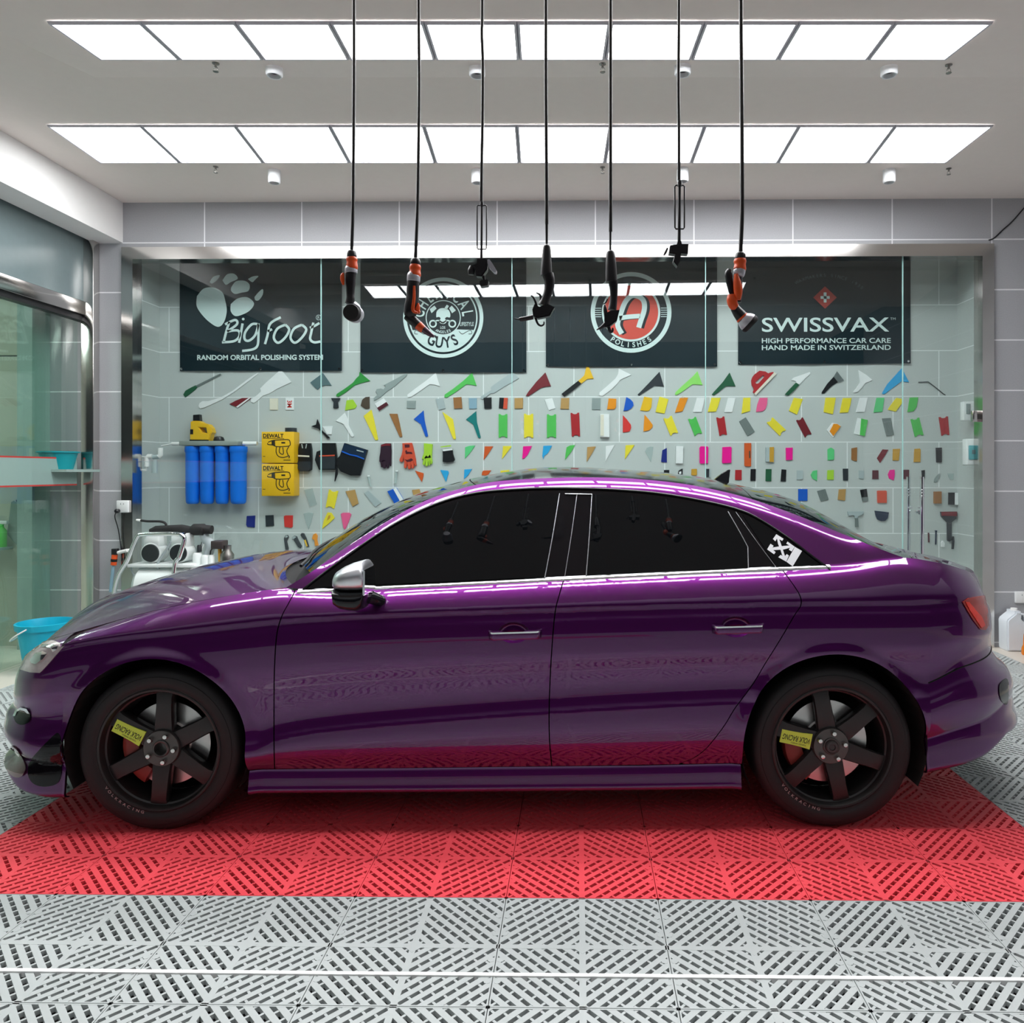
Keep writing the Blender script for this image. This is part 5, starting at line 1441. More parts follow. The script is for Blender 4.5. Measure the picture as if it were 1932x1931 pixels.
tool('wrist_pouch', 'tool pouch', 'gloves hung in a row', 9, [(1775, 200), (1895, 175), (1900, 235), (1922, 305), (1905, 328), (1830, 340), (1775, 332), (1778, 270)], 'black', 'small black pouch with a white rim and lime top', [('rim', [(1780, 184), (1892, 174), (1902, 190), (1784, 206)], 'white', 0.006), ('lid', [(1750, 148), (1876, 130), (1884, 146), (1755, 160)], 'lime', 0.006)], th=0.03, bevel=0.004)
def tri(crop, pts, color, label, g=G4, **k): return tool('corner_tool', 'corner tool', g, crop, pts, color, label, **k)
tri(6, [(300, 634), (330, 624), (372, 622), (340, 670), (297, 719)], 'mint', 'green corner tool, first of the triangle row beside the lime-topped pouch')
tri(6, [(442, 628), (503, 628), (470, 680), (434, 728)], 'redorange', 'rust orange corner tool between green and yellow ones')
tri(6, [(576, 626), (641, 626), (600, 680), (568, 721)], 'yellow', 'yellow corner tool left of the magenta one')
tri(6, [(722, 628), (787, 625), (755, 690), (732, 714), (716, 719), (720, 670)], 'magenta', 'magenta corner tool in the triangle row')
tri(6, [(870, 624), (934, 622), (905, 675), (875, 700), (872, 723), (862, 700)], 'skyblue', 'sky-blue corner tool right of the magenta one')
tri(6, [(1040, 634), (1065, 621), (1101, 618), (1072, 670), (1028, 727), (1032, 680)], 'brightgreen', 'green corner tool right of the sky-blue one')
tri(6, [(1190, 633), (1253, 628), (1225, 680), (1186, 742)], 'tan', 'tan corner tool in the triangle row')
tri(6, [(1325, 626), (1391, 617), (1360, 670), (1324, 737)], 'white', 'white corner tool left of the last yellow triangle')
tri(6, [(1470, 620), (1536, 617), (1500, 670), (1464, 723)], 'yellow', 'yellow corner tool at the right end of the triangle row')
tri(6, [(1612, 665), (1625, 640), (1650, 630), (1672, 632), (1665, 690), (1655, 746), (1635, 710)], 'clear', 'clear see-through corner tool left of the navy card')
def c4(crop, pts, color, label, **k): return tool(k.pop('name', 'squeegee_card'), k.pop('cat', 'squeegee card'), G4, crop, pts, color, label, **k)
c4(6, [(1738, 656), (1770, 640), (1771, 746), (1729, 741)], 'navy', 'small navy card with a slanted top')
c4(6, [(1837, 626), (1889, 627), (1886, 754), (1836, 753)], 'white', 'upright white block right of the navy card', th=0.02)
c4(7, [(590, 785), (650, 785), (659, 795), (656, 940), (590, 944), (580, 935), (579, 798)], 'magenta', 'magenta pad with rounded corners behind the third glass joint', th=0.014)
c4(7, [(788, 792), (862, 788), (871, 798), (868, 936), (790, 940), (784, 930)], 'magenta', 'wide magenta pad left of the tall orange strip', th=0.014)
c4(7, [(988, 755), (1050, 755), (1049, 962), (1040, 969), (995, 967), (988, 958)], 'redorange', 'tall orange strip with a dark slot', th=0.012, parts=[('slot', [(1028, 830), (1040, 822), (1042, 890), (1030, 895)], 'darkbrown', 0.002)])
c4(7, [(1182, 795), (1255, 790), (1252, 928), (1180, 926)], 'silver', 'block half grey and half mustard yellow', th=0.018, parts=[('yellow_half', [(1215, 792), (1255, 790), (1252, 928), (1214, 927)], 'ochre', 0.003)])
c4(7, [(1366, 798), (1428, 796), (1426, 908), (1368, 911)], 'magenta', 'smallest magenta pad, right of the grey and mustard block', th=0.012)
c4(8, [(143, 812), (160, 802), (176, 796), (204, 814), (204, 880), (200, 908), (145, 911)], 'mint', 'mint green card with a pointed top')
c4(8, [(362, 802), (413, 793), (411, 920), (385, 918), (361, 904)], 'brown', 'brown upright card with slanted ends')
c4(8, [(645, 812), (698, 815), (665, 870), (622, 936), (594, 892)], 'darkred', 'dark red leaning blade left of an ochre card')
c4(8, [(740, 809), (804, 806), (798, 870), (791, 915), (737, 913)], 'ochre', 'ochre card left of the right glass joint, beside the dark red blade')
c4(8, [(935, 808), (985, 804), (992, 815), (990, 928), (929, 928)], 'ochre', 'ochre card behind the glass door above the chrome handle')
c4(8, [(1130, 798), (1183, 796), (1183, 925), (1175, 931), (1134, 930)], 'black', 'upright black card behind the glass door', th=0.012)

# --- fifth row
tri(5, [(1750, 805), (1812, 824), (1811, 845), (1800, 889)], 'redorange', 'rust orange triangle below the red patterned glove', G5)
tri(6, [(118, 800), (175, 806), (181, 822), (170, 850), (160, 888), (140, 846)], 'skyblue', 'sky-blue triangle below the lime-topped pouch', G5)
tri(6, [(294, 797), (350, 793), (320, 840), (290, 868)], 'skyblue', 'sky-blue triangle just above the windscreen, second from the left in its row', G5)
tri(6, [(432, 805), (490, 803), (470, 832), (450, 842), (420, 838), (424, 815)], 'redorange', 'rust orange half-moon just above the car roof', G5)
tri(6, [(556, 806), (622, 800), (615, 830), (590, 850), (562, 840)], 'yellow', 'yellow rounded card half hidden behind the front of the car roof', G5)
def tubeclr(crop, pts, label):
    P = W(crop, pts); c = P[0]
    o = tube('clear_tube', [(p[0]-c[0], -0.014, p[1]-c[1]) for p in P], 0.011, cmat('clear'), None, 12); o.location = (c[0], ND, c[1]); tag(o, label, 'tube', G5)
    tube('cap', [(0, -0.014, 0), (0, -0.014, 0.012)], 0.0125, cmat('white'), o, 12)
tubeclr(5, [(1411, 848), (1428, 922)], 'clear tube with white cap below and right of the blue-banded pouch')
tubeclr(5, [(1618, 812), (1606, 902)], 'clear tube between the aubergine and red gloves')
def c5(crop, pts, color, label, **k): return tool(k.pop('name', 'squeegee_card'), k.pop('cat', 'squeegee card'), G5, crop, pts, color, label, **k)
c5(7, [(255, 1000), (304, 1000), (303, 1060), (254, 1060)], 'black', 'small black card just above the rear roof edge, left of the black and white one')
c5(7, [(388, 1008), (410, 992), (426, 988), (424, 1060), (378, 1060)], 'black', 'black card with a white window above the rear roof', parts=[('window', [(392, 1018), (412, 1012), (413, 1035), (393, 1038)], 'white')])
c5(7, [(506, 992), (556, 990), (556, 1048), (530, 1052), (504, 1046)], 'ochre', 'ochre card above the rear roof, left of the aerial')
c5(7, [(640, 990), (682, 990), (680, 1066), (640, 1066)], 'charcoal', 'charcoal card with a pale stripe left of the roof aerial', parts=[('stripe', [(668, 990), (682, 990), (680, 1066), (666, 1066)], 'silver')])
c5(7, [(906, 1000), (964, 1000), (963, 1092), (904, 1092)], 'red', 'brick red card right of the roof aerial')
c5(7, [(1046, 992), (1093, 991), (1091, 1100), (1044, 1100)], 'black', 'black card left of the dark green one in the fifth row')
c5(7, [(1184, 992), (1236, 992), (1234, 1104), (1182, 1102)], 'darkgreen', 'dark green card between two black cards')
c5(7, [(1328, 994), (1371, 998), (1366, 1106), (1319, 1104)], 'black', 'black card right of the dark green one in the fifth row')
c5(7, [(1468, 1005), (1523, 1005), (1522, 1088), (1466, 1088)], 'silver', 'frosted pale card left of the green half-moon')
c5(7, [(1612, 1010), (1652, 1001), (1651, 1099), (1610, 1080), (1594, 1045)], 'mint', 'green half-moon card in the fifth row')
c5(7, [(1745, 1003), (1804, 1000), (1803, 1090), (1743, 1090)], 'lime', 'lime green card in the fifth row')
c5(8, [(282, 988), (331, 987), (330, 1097), (286, 1096)], 'charcoal', 'charcoal card right of the lime green one')
c5(8, [(430, 1005), (476, 1005), (474, 1083), (428, 1078)], 'silver', 'pale frosted card between charcoal and maroon ones')
c5(8, [(553, 1003), (607, 1003), (608, 1083), (552, 1083)], 'maroon', 'maroon card left of the pink half-moon')
c5(8, [(712, 1000), (754, 997), (756, 1040), (746, 1095), (705, 1078), (693, 1040)], 'magenta', 'pink half-moon card left of the right glass joint')
c5(8, [(830, 998), (887, 998), (886, 1083), (830, 1083)], 'maroon', 'narrow maroon card right behind the right-hand glass joint')
c5(8, [(1000, 1004), (1030, 1000), (1028, 1075), (1004, 1070)], 'black', 'black card partly behind the chrome door handle')
c5(8, [(1140, 1050), (1166, 1030), (1160, 1075), (1130, 1115), (1112, 1110), (1118, 1080)], 'grey', 'faint grey-green scraper behind the glass door')
c5(8, [(1240, 1030), (1292, 1032), (1290, 1088), (1262, 1088), (1244, 1060)], 'clear', 'clear card at the right end of the fifth row')

# --- sixth and lower rows
def c6(crop, pts, color, label, **k): return tool(k.pop('name', 'squeegee_card'), k.pop('cat', 'squeegee card'), k.pop('group', G6), crop, pts, color, label, **k)
c6(5, [(940, 946), (1000, 935), (1032, 1050), (985, 1068)], 'clear', 'clear ribbed card left of the yellow notched one in the sixth row', ridges=3)
c6(5, ticket((1122, 943), (1190, 954), (1160, 1082), (1098, 1072)), 'yellow', 'yellow notched card above the yellow and pink leaves', ridges=3)
c6(5, [(1243, 956), (1311, 944), (1338, 1045), (1295, 1068)], 'tan', 'tan card left of the silver ribbed one in the sixth row', th=0.010)
c6(5, [(1378, 970), (1410, 950), (1505, 1040), (1460, 1071)], 'silver', 'tilted silver ribbed card left of the blue and white block', ridges=3)
c6(5, [(1550, 956), (1616, 930), (1673, 1026), (1610, 1059)], 'blue', 'blue block with a white strip, tilted', th=0.02, parts=[('strip', [(1594, 939), (1616, 930), (1673, 1026), (1650, 1038)], 'white', 0.004)])
c6(5, [(1728, 946), (1782, 940), (1795, 976), (1742, 1004)], 'tan', 'tan card just above the windscreen pillar in the sixth row')
c6(7, [(1480, 1175), (1564, 1175), (1563, 1283), (1480, 1282)], 'blue', 'blue square card above the rear window')
c6(7, [(1652, 1192), (1726, 1174), (1757, 1268), (1685, 1287)], 'midgrey', 'tilted grey ribbed card right of the blue square one', ridges=4)
c6(7, [(1850, 1178), (1914, 1175), (1906, 1281), (1840, 1272)], 'tan', 'tan ribbed card in the sixth row behind the rear window', ridges=3)
c6(8, [(440, 1182), (500, 1172), (514, 1280), (462, 1287)], 'black', 'black card with a grey lower corner', parts=[('corner', [(456, 1250), (510, 1246), (514, 1280), (462, 1287)], 'midgrey')])
c6(8, [(594, 1192), (602, 1188), (674, 1188), (682, 1194), (681, 1300), (597, 1301)], 'coral', 'coral red card in the sixth row', th=0.012)
c6(8, [(1110, 1197), (1172, 1195), (1172, 1305), (1110, 1305)], 'brown', 'brown sanding block right of the chrome handle', name='sanding_block', cat='block', th=0.03)
c6(8, [(1245, 1205), (1326, 1205), (1325, 1318), (1243, 1315)], 'black', 'black block with a white strip at the right wall', th=0.02, parts=[('strip', [(1296, 1206), (1326, 1205), (1325, 1318), (1294, 1317)], 'white', 0.004)])
c6(5, [(522, 1136), (583, 1133), (580, 1220), (526, 1216), (518, 1200)], 'navy', 'navy card left of the charcoal one near the yellow boxes', group=G7)
c6(5, [(658, 1132), (717, 1130), (721, 1208), (662, 1214)], 'charcoal', 'charcoal card between the navy and red cards', group=G7)
c6(5, [(793, 1138), (806, 1132), (858, 1132), (857, 1216), (845, 1222), (798, 1216)], 'red2', 'bright red card below the yellow boxes', group=G7)
c6(5, [(936, 1120), (970, 1112), (1008, 1116), (992, 1180), (972, 1236), (952, 1180)], 'clear', 'clear shield-shaped scraper left of the yellow leaf', group=G7, name='scraper', cat=SC)
c6(5, [(1112, 1110), (1140, 1112), (1164, 1150), (1120, 1192), (1072, 1230), (1084, 1170)], 'yellow', 'yellow leaf scraper with a teardrop slot', group=G7, name='scraper', cat=SC, parts=[('slot', [(1118, 1134), (1134, 1128), (1132, 1152), (1106, 1172)], 'ochre', 0.001)])
c6(5, [(1208, 1122), (1224, 1112), (1270, 1112), (1285, 1124), (1262, 1190), (1240, 1236), (1228, 1225)], 'pink', 'pink leaf scraper right of the yellow one', group=G7, name='scraper', cat=SC)
def knife(pts, color, label, parts=()): return tool('utility_knife', 'knife', 'hook knives above the bonnet', 5, pts, color, label, parts, th=0.014, bevel=0.002)
knife([(795, 1300), (805, 1278), (822, 1274), (830, 1290), (816, 1320), (828, 1372), (826, 1384), (806, 1382), (800, 1340)], 'charcoal', 'charcoal hook knife, leftmost of the four above the bonnet', [('blade', [(806, 1282), (820, 1278), (826, 1288), (808, 1296)], 'silver')])
knife([(855, 1292), (870, 1280), (888, 1284), (900, 1312), (925, 1356), (915, 1372), (898, 1362), (872, 1320)], 'charcoal', 'leaning charcoal hook knife, second of the four', [('blade', [(858, 1292), (872, 1282), (886, 1288), (866, 1306)], 'silver')])
knife([(915, 1274), (925, 1260), (940, 1262), (958, 1296), (972, 1340), (978, 1362), (960, 1362), (942, 1312)], 'charcoal', 'charcoal hook knife with a yellow stripe, third of the four', [('stripe', [(944, 1312), (954, 1308), (970, 1356), (960, 1358)], 'gold')])
knife([(1000, 1302), (1008, 1272), (1026, 1262), (1040, 1280), (1036, 1310), (1046, 1350), (1022, 1356), (1016, 1312)], 'orange', 'orange hook knife, rightmost of the four')
c6(8, [(322, 1378), (470, 1376), (470, 1394), (440, 1416), (415, 1420), (418, 1440), (385, 1440), (388, 1420), (370, 1412), (332, 1418)], 'silver', 'silver T-bar window squeegee above the boot', name='squeegee', cat='squeegee', th=0.016, parts=[('handle', [(388, 1440), (416, 1440), (420, 1520), (390, 1520)], 'midgrey', 0.006)])
c6(8, [(572, 1371), (640, 1378), (700, 1386), (690, 1440), (665, 1464), (630, 1466), (595, 1450), (582, 1418)], 'darknavy', 'dark blue scoop-shaped scraper above the boot', name='scraper', cat=SC, th=0.014)
c6(8, [(1170, 1380), (1313, 1378), (1312, 1440), (1270, 1475), (1268, 1640), (1250, 1652), (1232, 1644), (1230, 1478), (1176, 1424)], 'charcoal', 'window brush with a dark red bar and long black handle', name='squeegee', cat='squeegee', th=0.02, parts=[('bar', [(1170, 1380), (1313, 1378), (1312, 1420), (1174, 1416)], 'darkred', 0.008)])
c6(8, [(1058, 1572), (1070, 1572), (1074, 1660), (1060, 1660)], 'maroon', 'thin maroon pick left of the dark blue one', name='pick_tool', cat='pick')
c6(8, [(1122, 1550), (1144, 1552), (1138, 1570), (1136, 1680), (1124, 1680), (1126, 1570)], 'darknavy', 'thin dark blue pick with a cross end', name='pick_tool', cat='pick')
c6(8, [(1176, 1665), (1186, 1645), (1194, 1645), (1205, 1668), (1203, 1700), (1178, 1700)], 'white', 'small white bottle-shaped tool just above the boot lid', name='pick_tool', cat='pick', th=0.02)
c6(8, [(1280, 1605), (1294, 1605), (1298, 1650), (1292, 1720), (1274, 1720), (1278, 1650)], 'charcoal', 'dark pen-shaped tool at the right wall above the boot lid', name='pick_tool', cat='pick', th=0.012)

# --- two boxes on the right return wall
def wallbox(px0, px1, py0, py1, Y, label, name, depth):
    a = at_depth(px0, py0, Y); b = at_depth(px1, py1, Y)
    o = box(name, -(b.x-a.x)/2, (b.x-a.x)/2, -depth, 0, -(a.z-b.z)/2, (a.z-b.z)/2, cmat('white'), None, 0.008)
    o.location = ((a.x+b.x)/2, Y, (a.z+b.z)/2); tag(o, label, 'switch box'); box('mounting_plate', (b.x-a.x)/2-0.02, nx1-o.location.x-0.0005, -depth*0.7, -0.01, -(a.z-b.z)*0.42, (a.z-b.z)*0.42, cmat('white'), o); return o, (b.x-a.x), (a.z-b.z)
o, w_, h_ = wallbox(1811, 1837, 759, 795, 6.27, 'grey-white switch box high on the right end of the niche', 'switch_box', 0.06)
box('switch_panel', -w_*0.32, -w_*0.02, -0.066, -0.058, -h_*0.15, h_*0.38, cmat('grey'), o, 0.002)
o, w_, h_ = wallbox(1815, 1848, 829, 878, 6.19, 'white fuse box with a tinted green window', 'fuse_box', 0.08)
box('fuse_window', -w_*0.42, w_*0.42, -0.088, -0.078, -h_*0.30, h_*0.25, mat('fuse_window', (96, 170, 178), rough=0.1, vary=0.1), o, 0.006)
box('fuse_row', -w_*0.25, w_*0.25, -0.091, -0.085, -h_*0.08, h_*0.08, cmat('slate'), o, 0.002)

# --- banners
m_ban = mat('banner_cloth', (0.0035, 0.016, 0.023), spec=0.25, rough=0.5, vary=0.15, scale=5)
m_print = mat('banner_print', (214, 232, 230), rough=0.5, vary=0.0)
m_ring = mat('banner_grey', (70, 96, 102), rough=0.5, vary=0.0)
YB = ND-0.018
def banner(px0, px1, py0, py1a, py1b, label):
    a = at_depth(px0, py0, YB); b = at_depth(px1, py1b, YB); bl = at_depth(px0, py1a, YB)
    n, m_ = 40, 20
    bm = bmesh.new(); V = []
    for i in range(n+1):
        col = []
        for j in range(m_+1):
            u, v = i/n, j/m_
            x = a.x+(b.x-a.x)*u; zb_ = bl.z+(b.z-bl.z)*u; z = a.z+(zb_-a.z)*v
            yw = 0.004*math.sin(9*u+3*v+px0)*v + 0.003*math.sin(23*u-5*v)*v*v
            col.append(bm.verts.new((x-a.x, yw*0.8, z-a.z)))
        V.append(col)
    for i in range(n):
        for j in range(m_): bm.faces.new((V[i][j], V[i][j+1], V[i+1][j+1], V[i+1][j]))
    ex = bmesh.ops.extrude_face_region(bm, geom=bm.faces[:]); bmesh.ops.translate(bm, verts=[g for g in ex['geom'] if isinstance(g, bmesh.types.BMVert)], vec=(0, 0.003, 0))
    o = from_bm('banner', bm, m_ban, None, True); o.location = a
    autosmooth(o, 40)
    tag(o, label, 'banner', 'black banners on the niche wall')
    for u in (0.012, 0.5, 0.985):
        lathe('eyelet', [(0.0, -0.010), (0.010, -0.010), (0.012, -0.004), (0.012, 0.0)], m_chrome, o, 14, 'Y', ((b.x-a.x)*u, 0, (bl.z+(b.z-bl.z)*u)-a.z+0.018))
    return o, a
def BL(a, pts): return [(at_depth(px, py, YB).x-a.x, at_depth(px, py, YB).z-a.z) for px, py in pts]
PY = -0.007
def flat(bm, pts, y=PY, mi=0, holes=()):
    loops = []
    for ring in [pts]+list(holes):
        vs = [bm.verts.new((p[0], y, p[1])) for p in ring]
        loops += [bm.edges.new((vs[i], vs[(i+1) % len(vs)])) for i in range(len(vs))]
    r = bmesh.ops.triangle_fill(bm, edges=loops, use_beauty=True)
    for g in r['geom']:
        if isinstance(g, bmesh.types.BMFace): g.material_index = mi
def circ(c, r, n=64): return [(c[0]+r*math.cos(2*math.pi*i/n), c[1]+r*math.sin(2*math.pi*i/n)) for i in range(n)]
def stroke(bm, pts, w, y=PY, mi=0):
    P = smooth_path([(p[0], 0, p[1]) for p in pts], 5); L, R = [], []
    for i, p in enumerate(P):
        t = (P[min(i+1, len(P)-1)]-P[max(0, i-1)]); t.normalize(); n_ = Vector((-t.z, 0, t.x))
        L.append(bm.verts.new((p.x+n_.x*w/2, y, p.z+n_.z*w/2))); R.append(bm.verts.new((p.x-n_.x*w/2, y, p.z-n_.z*w/2)))
    for i in range(len(P)-1):
        f = bm.faces.new((L[i], L[i+1], R[i+1], R[i])); f.material_index = mi
def face_front(bm):
    bmesh.ops.recalc_face_normals(bm, faces=bm.faces)
    for f in bm.faces:
        if f.normal.y > 0: f.normal_flip()
# paw banner
o, a = banner(339, 645, 493, 700, 700, 'black banner with a white foot print and slanting lettering')
bm = bmesh.new()
S6 = lambda pts: BL(a, [(330+u/6.0375, 480+v/6.0375) for u, v in pts])
def blob(pts): 
    P = smooth_path([(p[0], p[1], 0) for p in pts+[pts[0]]], 5)[:-1]
    flat(bm, S6([(p.x, p.y) for p in P]))
blob([(255, 480), (330, 395), (440, 380), (540, 430), (575, 520), (595, 650), (560, 780), (490, 828), (380, 760), (290, 660), (250, 580)])
blob([(640, 570), (720, 505), (830, 492), (905, 560), (860, 640), (770, 690), (690, 705), (640, 650)])
blob([(645, 380), (700, 310), (800, 305), (855, 350), (840, 420), (760, 440), (690, 455), (645, 420)])
blob([(545, 300), (600, 230), (680, 225), (720, 280), (640, 320), (585, 350)])
blob([(910, 490), (960, 430), (1005, 400), (1005, 460), (960, 525), (920, 525)])
blob([(835, 285), (890, 255), (955, 250), (920, 290), (885, 320)])
blob([(400, 320), (440, 260), (515, 240), (490, 290), (430, 335)])
face_front(bm); from_bm('foot_print', bm, m_print, o, norm=False)
bm = bmesh.new()
for pts in ([(560, 1000), (590, 880), (625, 770)], [(575, 800), (690, 750), (710, 800), (600, 880)], [(600, 880), (720, 870), (740, 930), (680, 990), (540, 1005)],
            [(775, 790), (755, 900), (735, 1010)], [(955, 800), (880, 800), (805, 890), (800, 970), (850, 985), (920, 920), (955, 800)], [(955, 790), (955, 930), (945, 1040), (890, 1085), (770, 1103)],
            [(1030, 1025), (1060, 920), (1080, 810), (1130, 760), (1210, 720)], [(1060, 880), (1110, 855)],
            [(1260, 805), (1170, 850), (1130, 950), (1180, 1010), (1260, 950), (1305, 860), (1260, 805)], [(1450, 805), (1360, 850), (1320, 950), (1370, 1010), (1450, 950), (1500, 860), (1450, 805)],
            [(1580, 780), (1555, 900), (1545, 970), (1590, 1005), (1660, 995)], [(1540, 840), (1590, 820), (1650, 785)]):
    stroke(bm, S6(pts), 0.0215)
flat(bm, circ(S6([(782, 740)])[0], 0.012, 16))
c_r = S6([(1640, 722)])[0]
flat(bm, circ(c_r, 0.024, 24), holes=[circ(c_r, 0.020, 24)])
text_fit(bm, 'R', c_r[0]-0.009, c_r[0]+0.009, c_r[1], 0.024, PY)
l_, r_ = S6([(258, 1178)])[0], S6([(1690, 1178)])[0]
text_fit(bm, 'RANDOM ORBITAL POLISHING SYSTEM', l_[0], r_[0], l_[1], 0.047, PY, offset=0.03)
face_front(bm); from_bm('lettering', bm, m_print, o, norm=False)

# round skull banner
o, a = banner(680, 993, 490, 703, 703, 'black banner with a round white skull emblem')
C = BL(a, [(836.5, 600)])[0]; k_ = 1/ (F_PX/YB)          # metres per pixel at the banner
def ring(bm, c, r0, r1, mi=0, y=PY): flat(bm, circ(c, r1*k_), y, mi, [circ(c, r0*k_)])
bm = bmesh.new()
ring(bm, C, 69, 76); ring(bm, C, 62.5, 65); ring(bm, C, 31.5, 33.2)
# lower white field between the circles
arcp = [(C[0]+62.5*k_*math.cos(t), C[1]+62.5*k_*math.sin(t)) for t in np.linspace(math.radians(202), math.radians(338), 40)]
inn = [(C[0]+33*k_*math.cos(t), C[1]+33*k_*math.sin(t)) for t in np.linspace(math.radians(318), math.radians(222), 24)]
flat(bm, arcp+inn)
text_arc(bm, 'CHEMICAL', C[0], C[1], 47*k_, 170, 10, 22*k_, PY, wfac=0.62, offset=0.015)
p1, p2 = BL(a, [(868, 612)])[0], BL(a, [(894, 612)])[0]
text_fit(bm, 'LIFESTYLE', p1[0], p2[0], p1[1], 7.5*k_, PY, offset=0.01)
# emblem: skull, crossed pistons and rods
S7 = lambda pts: BL(a, [(680+u/6.0375, 520+v/6.0375) for u, v in pts])
P = smooth_path([(p[0], p[1], 0) for p in [(865, 480), (870, 415), (905, 380), (960, 375), (1005, 395), (1025, 440), (1020, 480), (985, 475), (965, 495), (985, 520), (965, 550), (920, 550), (895, 520), (915, 495), (900, 475), (865, 480)]], 4)[:-1]
flat(bm, S7([(p.x, p.y) for p in P]))
for pts in ([(790, 385), (845, 345), (870, 378), (812, 432)], [(1012, 375), (1042, 345), (1090, 400), (1045, 432)], [(960, 372), (985, 335), (1010, 350), (985, 395)]): flat(bm, S7(pts))
for c0 in ((828, 552), (1048, 552)):
    cc = S7([c0])[0]; flat(bm, circ(cc, 7.5*k_, 24), holes=[circ(cc, 4.6*k_, 24)])
stroke(bm, S7([(850, 525), (890, 515), (940, 545)]), 0.012); stroke(bm, S7([(1030, 525), (985, 515), (940, 545)]), 0.012)
p1, p2 = S7([(912, 595)])[0], S7([(968, 595)])[0]; text_fit(bm, 'LOS', p1[0], p2[0], p1[1], 5.2*k_, PY, offset=0.02)
text_arc(bm, 'ANGELES', C[0], C[1], 27*k_, 243, 297, 5.0*k_, PY, inward=True, wfac=0.9, offset=0.02)
face_front(bm); from_bm('emblem', bm, m_print, o, norm=False)
bm = bmesh.new()
text_arc(bm, 'GUYS', C[0], C[1], 47*k_, 243, 297, 21*k_, PY-0.002, inward=True, wfac=0.75, offset=0.022)
for s_ in (1, -1): stroke(bm, [(C[0]+s_*30*k_, C[1]-26*k_), (C[0]+s_*36*k_, C[1]-31*k_), (C[0]+s_*44*k_, C[1]-27*k_), (C[0]+s_*52*k_, C[1]-24*k_), (C[0]+s_*54*k_, C[1]-30*k_), (C[0]+s_*48*k_, C[1]-31*k_)], 0.005, PY-0.002)
face_front(bm); from_bm('lettering', bm, m_ban, o, norm=False)

# round letter banner
o, a = banner(1030, 1353, 490, 692, 692, 'black banner with a round red emblem and a big letter A')
C = BL(a, [(1190.5, 590)])[0]
bm = bmesh.new()
ring(bm, C, 68, 76); ring(bm, C, 51, 55)
text_arc(bm, 'POLISHES', C[0], C[1], 61*k_, 236, 304, 9.5*k_, PY, inward=True, wfac=0.95, offset=0.02)
for s_ in (1, -1):
    for j in range(5): stroke(bm, [(C[0]+s_*56*k_, C[1]+(j*4-8)*k_), (C[0]+s_*62*k_, C[1]+(j*4-8)*k_), (C[0]+s_*68*k_, C[1]+(j*4-8)*k_)], 0.006)
S8 = lambda pts: BL(a, [(1100+u/5.679, 330+v/5.679) for u, v in pts])
face_front(bm); from_bm('emblem_ring', bm, m_print, o, norm=False)
bm = bmesh.new(); flat(bm, circ(C, 51*k_), PY-0.0005); face_front(bm); from_bm('emblem_disc', bm, mat('banner_red', (214, 66, 48), rough=0.5, vary=0.03), o, norm=False)
for nm, dx_, y_, m_ in (('letter_shadow', 14, PY-0.0015, m_ban), ('letter', 0, PY-0.0025, m_print)):
    bm = bmesh.new()
    sh = lambda pts: S8([(u+dx_*2.2, v+4) if dx_ else (u, v) for u, v in pts])
    stroke(bm, sh([(415, 1705), (370, 1610), (400, 1500), (450, 1370), (520, 1300), (600, 1310), (650, 1360), (655, 1450), (620, 1560), (595, 1640)]), 0.044, y_)
    stroke(bm, sh([(390, 1540), (480, 1525), (610, 1515)]), 0.040, y_)
    face_front(bm); from_bm(nm, bm, m_, o, norm=False)

# lettered banner with the red cross badge
o, a = banner(1393, 1718, 487, 688, 686, 'black banner with capital lettering and a small red badge with a white cross')
bm = bmesh.new()
for txt, x0_, x1_, yc_, h_, off in (('SWISSVAX', 1437, 1677, 613.5, 27, 0.012), ('TM', 1679, 1689, 602, 4.5, 0.0), ('HIGH PERFORMANCE CAR CARE', 1437, 1680, 643.5, 9.5, 0.015), ('HAND MADE IN SWITZERLAND', 1437, 1680, 656.5, 9.5, 0.015)):
    p1, p2 = BL(a, [(x0_, yc_)])[0], BL(a, [(x1_, yc_)])[0]
    text_fit(bm, txt, p1[0], p2[0], p1[1], h_*k_, PY, offset=off)
Cx, Cz = BL(a, [(1556, 562)])[0]
for pts in ([(-8.5, -2.6), (8.5, -2.6), (8.5, 2.6), (-8.5, 2.6)], [(-2.6, -9.5), (2.6, -9.5), (2.6, 9.5), (-2.6, 9.5)]): flat(bm, [(Cx+x*k_, Cz+y*k_) for x, y in pts], PY-0.003)
face_front(bm); from_bm('lettering', bm, m_print, o, norm=False)
bm = bmesh.new(); flat(bm, [(Cx-22*k_, Cz), (Cx, Cz-21*k_), (Cx+22*k_, Cz), (Cx, Cz+21*k_)], PY-0.0008)
face_front(bm); from_bm('badge', bm, mat('badge_red', (170, 52, 44), rough=0.5, vary=0.05), o, norm=False)
bm = bmesh.new(); text_arc(bm, 'WAXMAKERS SINCE 1930', Cx, Cz-70*k_, 112*k_, 118, 52, 6.5*k_, PY, wfac=0.9)
face_front(bm); from_bm('motto', bm, m_ring, o, norm=False)
